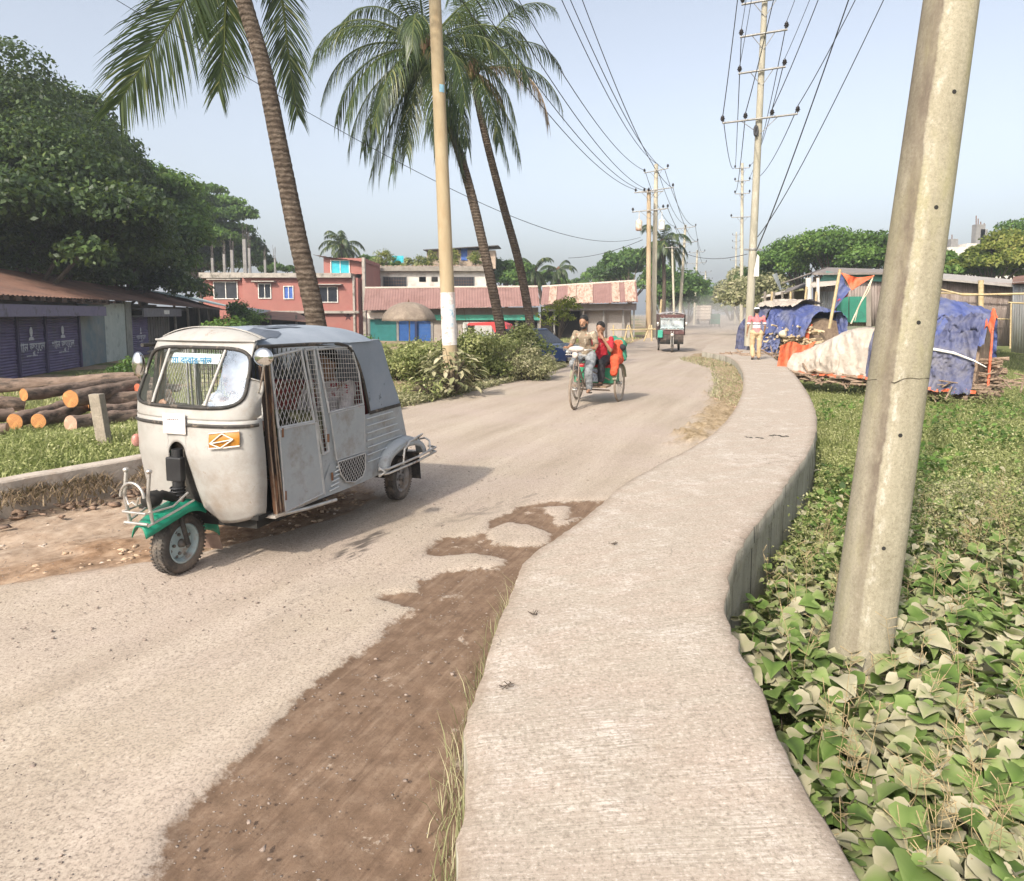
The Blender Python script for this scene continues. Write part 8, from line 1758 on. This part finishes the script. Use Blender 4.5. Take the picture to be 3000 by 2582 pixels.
scatter_leaves('small_leaved_weeds', L_, .032 + .0 * len(L_), 'weed', 'low green small leaved weeds carpeting the ground beyond the broad leaves', r2_, .10)
L2 = []
for i in range(60000):
    y = 3.4 + r2_.random() * 6.5; x0 = wall_r(y); x = x0 + .3 + r2_.random() * (.76 * y + .8 - x0)
    dd_ = math.hypot((x - (.62 * y + .3)) / 1.0, (y - 6.2) / 1.9)
    if dd_ > 1 + .3 * fbm(x, y, 1.5): continue
    L2.append((x, y, gz(x, y) + .10 + .38 * max(0, 1 - dd_) * r2_.random()))
scatter_leaves('fine_leaved_weed_patch', L2, .022, 'dusty', 'brownish fine leaved weed patch right of the leaning pole', r2_, .14, cat='weeds')
LB = []
for i in range(5200):
    y = 4.5 + r2_.random() * 11; x0 = wall_r(y); x = x0 + .1 + r2_.random() * (.76 * y + .6 - x0)
    if fbm(x, y, .7, 3, 21) < .02: continue
    LB.append((x, y, gz(x, y) + .12))
scatter_leaves('broad_weeds', LB, .085, 'bright', 'brighter broad weed leaves dotted over the ground behind the leaning pole', r2_, .16, .7)
L3 = []
for i in range(90000):
    y = 6 + r2_.random() ** 1.2 * 26; x0 = wall_r(y) if y < 26 else 9.8; x = x0 + .03 + r2_.random() * (.8 * y - x0 + .5)
    if x < x0: continue
    if y < 9 and r2_.random() > .35: continue
    L3.append((x, y, gz(x, y)))
blades('grass', L3, .09, .006, 'weed', 'short grass on the strip between the walkway and the tarpaulin stacks', r2_, lean=.5)
# left verge grass behind the drain wall
L4 = []; L5 = []
for i in range(90000):
    y = 4.5 + r2_.random() ** 1.1 * 13; lft = -.62 * y - 3.6; wx = WLA.x + (y - WLA.y) * WLd.x / WLd.y - .2; x = lft + r2_.random() * (wx - lft)
    if y > 8.6 and x > road_left(y) - .5: continue
    if x > wx: continue
    (L4 if r2_.random() < .6 else L5).append((x, y, gz(x, y)))
blades('grass', L4, .085, .006, 'weed', 'bright grass between the drain wall and the log pile', r2_, lean=.55); scatter_leaves('verge_weeds', L5, .04, 'weed', 'leafy weeds in the grass behind the drain wall', r2_, .1)
# distant verge: grass around the shops and the market lot
L6 = []; 
for i in range(60000):
    y = 15 + r2_.random() * 34; x = road_left(y) - .3 - r2_.random() ** .8 * (10 + y * .28)
    if fbm(x, y, .22, 3, 3) < -.18 + .2 * r2_.random() and x > -11: continue
    L6.append((x, y, gz(x, y)))
blades('grass', L6, .20, .014, 'weed', 'uneven grass on the open lot in front of the shops and market', r2_, lean=.6)
# fringe along the left road edge and under the shrubs
L7 = []
for i in range(26000):
    y = 10.5 + r2_.random() * 13; e = road_left(y); x = e - .08 - abs(r2_.normal()) * .55
    if fbm(x, y, 1.3, 2, 8) < -.1: continue
    L7.append((x, y, gz(x, y)))
scatter_leaves('road_edge_weeds', L7, .055, 'dusty', 'dusty weeds fringing the left edge of the road below the shrubs', r2_, .16)
LEAF['dead'] = leafmat('dead_grass', [(0, (.06, .04, .025)), (.5, (.17, .12, .075)), (1, (.34, .26, .17))], .9, .1)
# dry tufts in the hollow of the walkway bend, at the foot of the left wall and at the slab edge
L8 = []
vp = pts(VERGE[0]); 
for i in range(16000):
    x = r2_.uniform(4.0, 8.5); y = r2_.uniform(9.5, 27)
    L8.append((x, y))
Xa = np.array([p[0] for p in L8]); Ya = np.array([p[1] for p in L8]); sd_ = sdist(vp, Xa, Ya); L8 = [(x, y, .0) for x, y, s in zip(Xa, Ya, sd_) if s > -.05 - .1 * r2_.random()]
blades('dry_grass', L8, .10, .008, 'dusty', 'dry tufts and rubble in the hollow at the bend of the walkway', r2_, lean=.8); scatter_leaves('hollow_weeds', L8[::2], .05, 'dusty', 'dusty low weeds in the hollow at the bend of the walkway', r2_, .08)
L9 = []
for i in range(5200):
    t = r2_.random() * 8.0; p = WLs + WLd * t; off = abs(r2_.normal()) * .16; q_ = p - WLn * off
    if fbm(q_.x, q_.y, 2.2, 2) < -.1: continue
    L9.append((q_.x, q_.y, .02 + .16 * max(0, 1 - off / .35)))
blades('dry_grass', L9, .07, .006, 'dead', 'dry brown tufts on the soil bank at the foot of the left drain wall', r2_, lean=.9)
L10 = []
for i in range(700):
    y = 1.6 + r2_.random() * 2.6; L10.append((edge_x(wl, y, .3) - abs(r2_.normal()) * .05, y, -.03))
blades('dry_grass', L10, .13, .0025, 'dusty', 'thin dry grass stalks against the near left edge of the walkway', r2_, lean=.35)
# stones, clods and litter on the road
SB = bmesh.new(); bmesh.ops.create_icosphere(SB, subdivisions=1, radius=1); SV = np.array([v.co[:] for v in SB.verts]); SF = np.array([[v.index for v in f.verts] for f in SB.faces]); SB.free()
def stones(name, P3, sz, mt, lab, rgx):
    V, F = [], []
    for i, (x, y, z) in enumerate(P3):
        s = sz * rgx.uniform(.4, 1.6); v = SV * (1 + .35 * rgx.normal(size=(len(SV), 1))) * np.array([s * rgx.uniform(.7, 1.4), s * rgx.uniform(.7, 1.3), s * .45]); V.append(v + np.array([x, y, z + s * .2])); F.append(SF + i * len(SV))
    o = raw(name, np.concatenate(V), np.concatenate(F), mt); tag(o, lab, 'stones', kind='stuff'); return o
rd = np.random.default_rng(8); P1 = []
rp = pts(ROUGH[0]); orp = pts(OR[0]); dp = pts(DIRT[0]); vpp = pts(VERGE[0])
def inside(poly, X1, Y1): return sdist(poly, np.array(X1), np.array(Y1))
cx_ = rd.uniform(-7, 2.5, 6000); cy_ = rd.uniform(2.2, 9, 6000)
s_r = inside(orp, cx_, cy_); s_d = inside(dp, cx_, cy_); s_rr = inside(rp, cx_, cy_)
P1 = [(x, y, -.03) for x, y, a in zip(cx_, cy_, s_r) if a > -.12]; P2 = [(x, y, -.035) for x, y, a in zip(cx_, cy_, s_rr) if a > 0][:700]
stones('stones', P1[:520], .017, mat('ochre_stones', (.33, .22, .14), (.5, .38, .27), 3, .9), 'ochre broken stones and clods along the broken asphalt edge', rd)
stones('gravel', P2, .011, mat('dusty_gravel', (.3, .23, .18), (.5, .42, .35), 30, .9), 'small gravel on the worn left side of the road', rd)
P3 = [(x, y, -.045) for x, y, a in zip(cx_, cy_, s_d) if a > .03][:260]; stones('soil_clods', P3, .009, mat('dusty_gravel', (0, 0, 0)), 'small pale clods on the brown soil beside the walkway', rd)
P4 = []
for i in range(500):
    y = 1.4 + rd.random() * 2.6; x = edge_x(wl, y, .3) - abs(rd.normal()) * .16; P4.append((x, y, -.045))
stones('rubble', P4, .007, mat('pinkish_rubble', (.24, .165, .12), (.36, .26, .20), 9, .9), 'crumbled rubble along the foot of the near walkway edge', rd)
P5 = []
for i in range(900):
    y = 1.5 + rd.random() ** 1.5 * 16; l_, r__ = road_left(y), road_right(y); P5.append((l_ + .3 + rd.random() * (r__ - l_ - .5), y, .004))
stones('pebbles', P5, .0065, mat('dark_pebbles', (.16, .12, .1), (.36, .29, .24), 60, .9), 'sparse loose pebbles on the dusty asphalt', rd)
P6 = [(x, y, .03) for x, y, s in zip(Xa, Ya, sd_) if s > .05][:500]; stones('rubble', P6, .035, mat('pinkish_rubble', (0, 0, 0)), 'rubble in the hollow at the bend of the walkway', rd)
P7 = []
for i in range(420): t = rd.random() * 8; q_ = WLs + WLd * t - WLn * (abs(rd.normal()) * .22); P7.append((q_.x, q_.y, .0))
stones('soil_clods', P7, .030, mat('brown_clods', (.17, .11, .075), (.27, .19, .14), 9, .95), 'brown clods piled against the foot of the left drain wall', rd)
P8 = []
for i in range(9000):
    y = 1.5 + rd.random() ** 1.3 * 7; l_, r__ = road_left(y), road_right(y); P8.append((l_ + .3 + rd.random() * (r__ - l_ - .4), y, .003))
stones('grit', P8, .0032, mat('dark_grit', (.10, .08, .07), (.30, .25, .21), 80, .9), 'fine dark grit scattered over the dusty asphalt', rd)
lt_ = MB()
for (x, y, s_) in ((655, 1352, .014), (738, 1328, .018), (900, 1292, .014), (690, 1480, .015), (880, 1405, .012), (836, 1470, .01)):
    p = P(x, y, -.030); a_ = rd.uniform(0, 3.1); u_ = Vector((math.cos(a_), math.sin(a_), 0)) * s_; v_ = Vector((-math.sin(a_), math.cos(a_), 0)) * s_ * .4; lt_.add([p - u_ - v_, p + u_ * .8 - v_, p + u_ + v_ * .6 + Vector((0, 0, .008)), p - u_ * .7 + v_], [(0, 1, 2, 3)])
tag(lt_.build('paper_litter', mat('pale_litter', (.4, .34, .27), (.6, .54, .45), 20, .9)), 'pale paper scraps and chips lying on the brown soil beside the walkway', 'litter', kind='stuff')
tw = MB()
for (x, y) in ((1080, 1242), (1025, 1390), (1240, 1100)):
    p = P(x, y, WZ + .006)
    for k in range(7): a_ = rd.uniform(0, 6.28); tw.tube([p + Vector((rd.normal() * .01, rd.normal() * .01, 0)), p + Vector((.03 * math.cos(a_), .03 * math.sin(a_), .008))], .0018, 4)
tag(tw.build('dry_twigs', M['bark']), 'few small dry twigs lying on the walkway slab', 'twigs', kind='stuff')

# ------------------------------------------------------------------ hazy air and road dust
hm = bpy.data.materials.new('hazy_air'); hm.use_nodes = True; nt = hm.node_tree; nt.nodes.clear()
pv_ = nt.nodes.new('ShaderNodeVolumePrincipled'); ou = nt.nodes.new('ShaderNodeOutputMaterial'); nt.links.new(pv_.outputs[0], ou.inputs['Volume'])
pv_.inputs['Color'].default_value = (.80, .86, .93, 1); pv_.inputs['Density'].default_value = .0011; pv_.inputs['Anisotropy'].default_value = .2
q = MB(); q.box((20, 560, 19), (1600, 1200, 42)); tag(q.build('haze', hm), kind='stuff')
dm_ = bpy.data.materials.new('road_dust'); dm_.use_nodes = True; nt = dm_.node_tree; nt.nodes.clear()
pv_ = nt.nodes.new('ShaderNodeVolumePrincipled'); ou = nt.nodes.new('ShaderNodeOutputMaterial'); nt.links.new(pv_.outputs[0], ou.inputs['Volume']); pv_.inputs['Color'].default_value = (.90, .84, .78, 1)
pv_.inputs['Density'].default_value = .012
q = MB(); q.ell((21, 66, .9), (8, 26, 1.9), 20, 12); tag(q.build('dust_cloud', dm_), 'pale dust cloud hanging over the far road', 'dust', kind='stuff')
q = MB(); q.ell((26, 84, 1.1), (10, 26, 3.0), 20, 12); tag(q.build('dust_cloud', dm_), 'larger thin dust cloud around the truck', 'dust', kind='stuff')
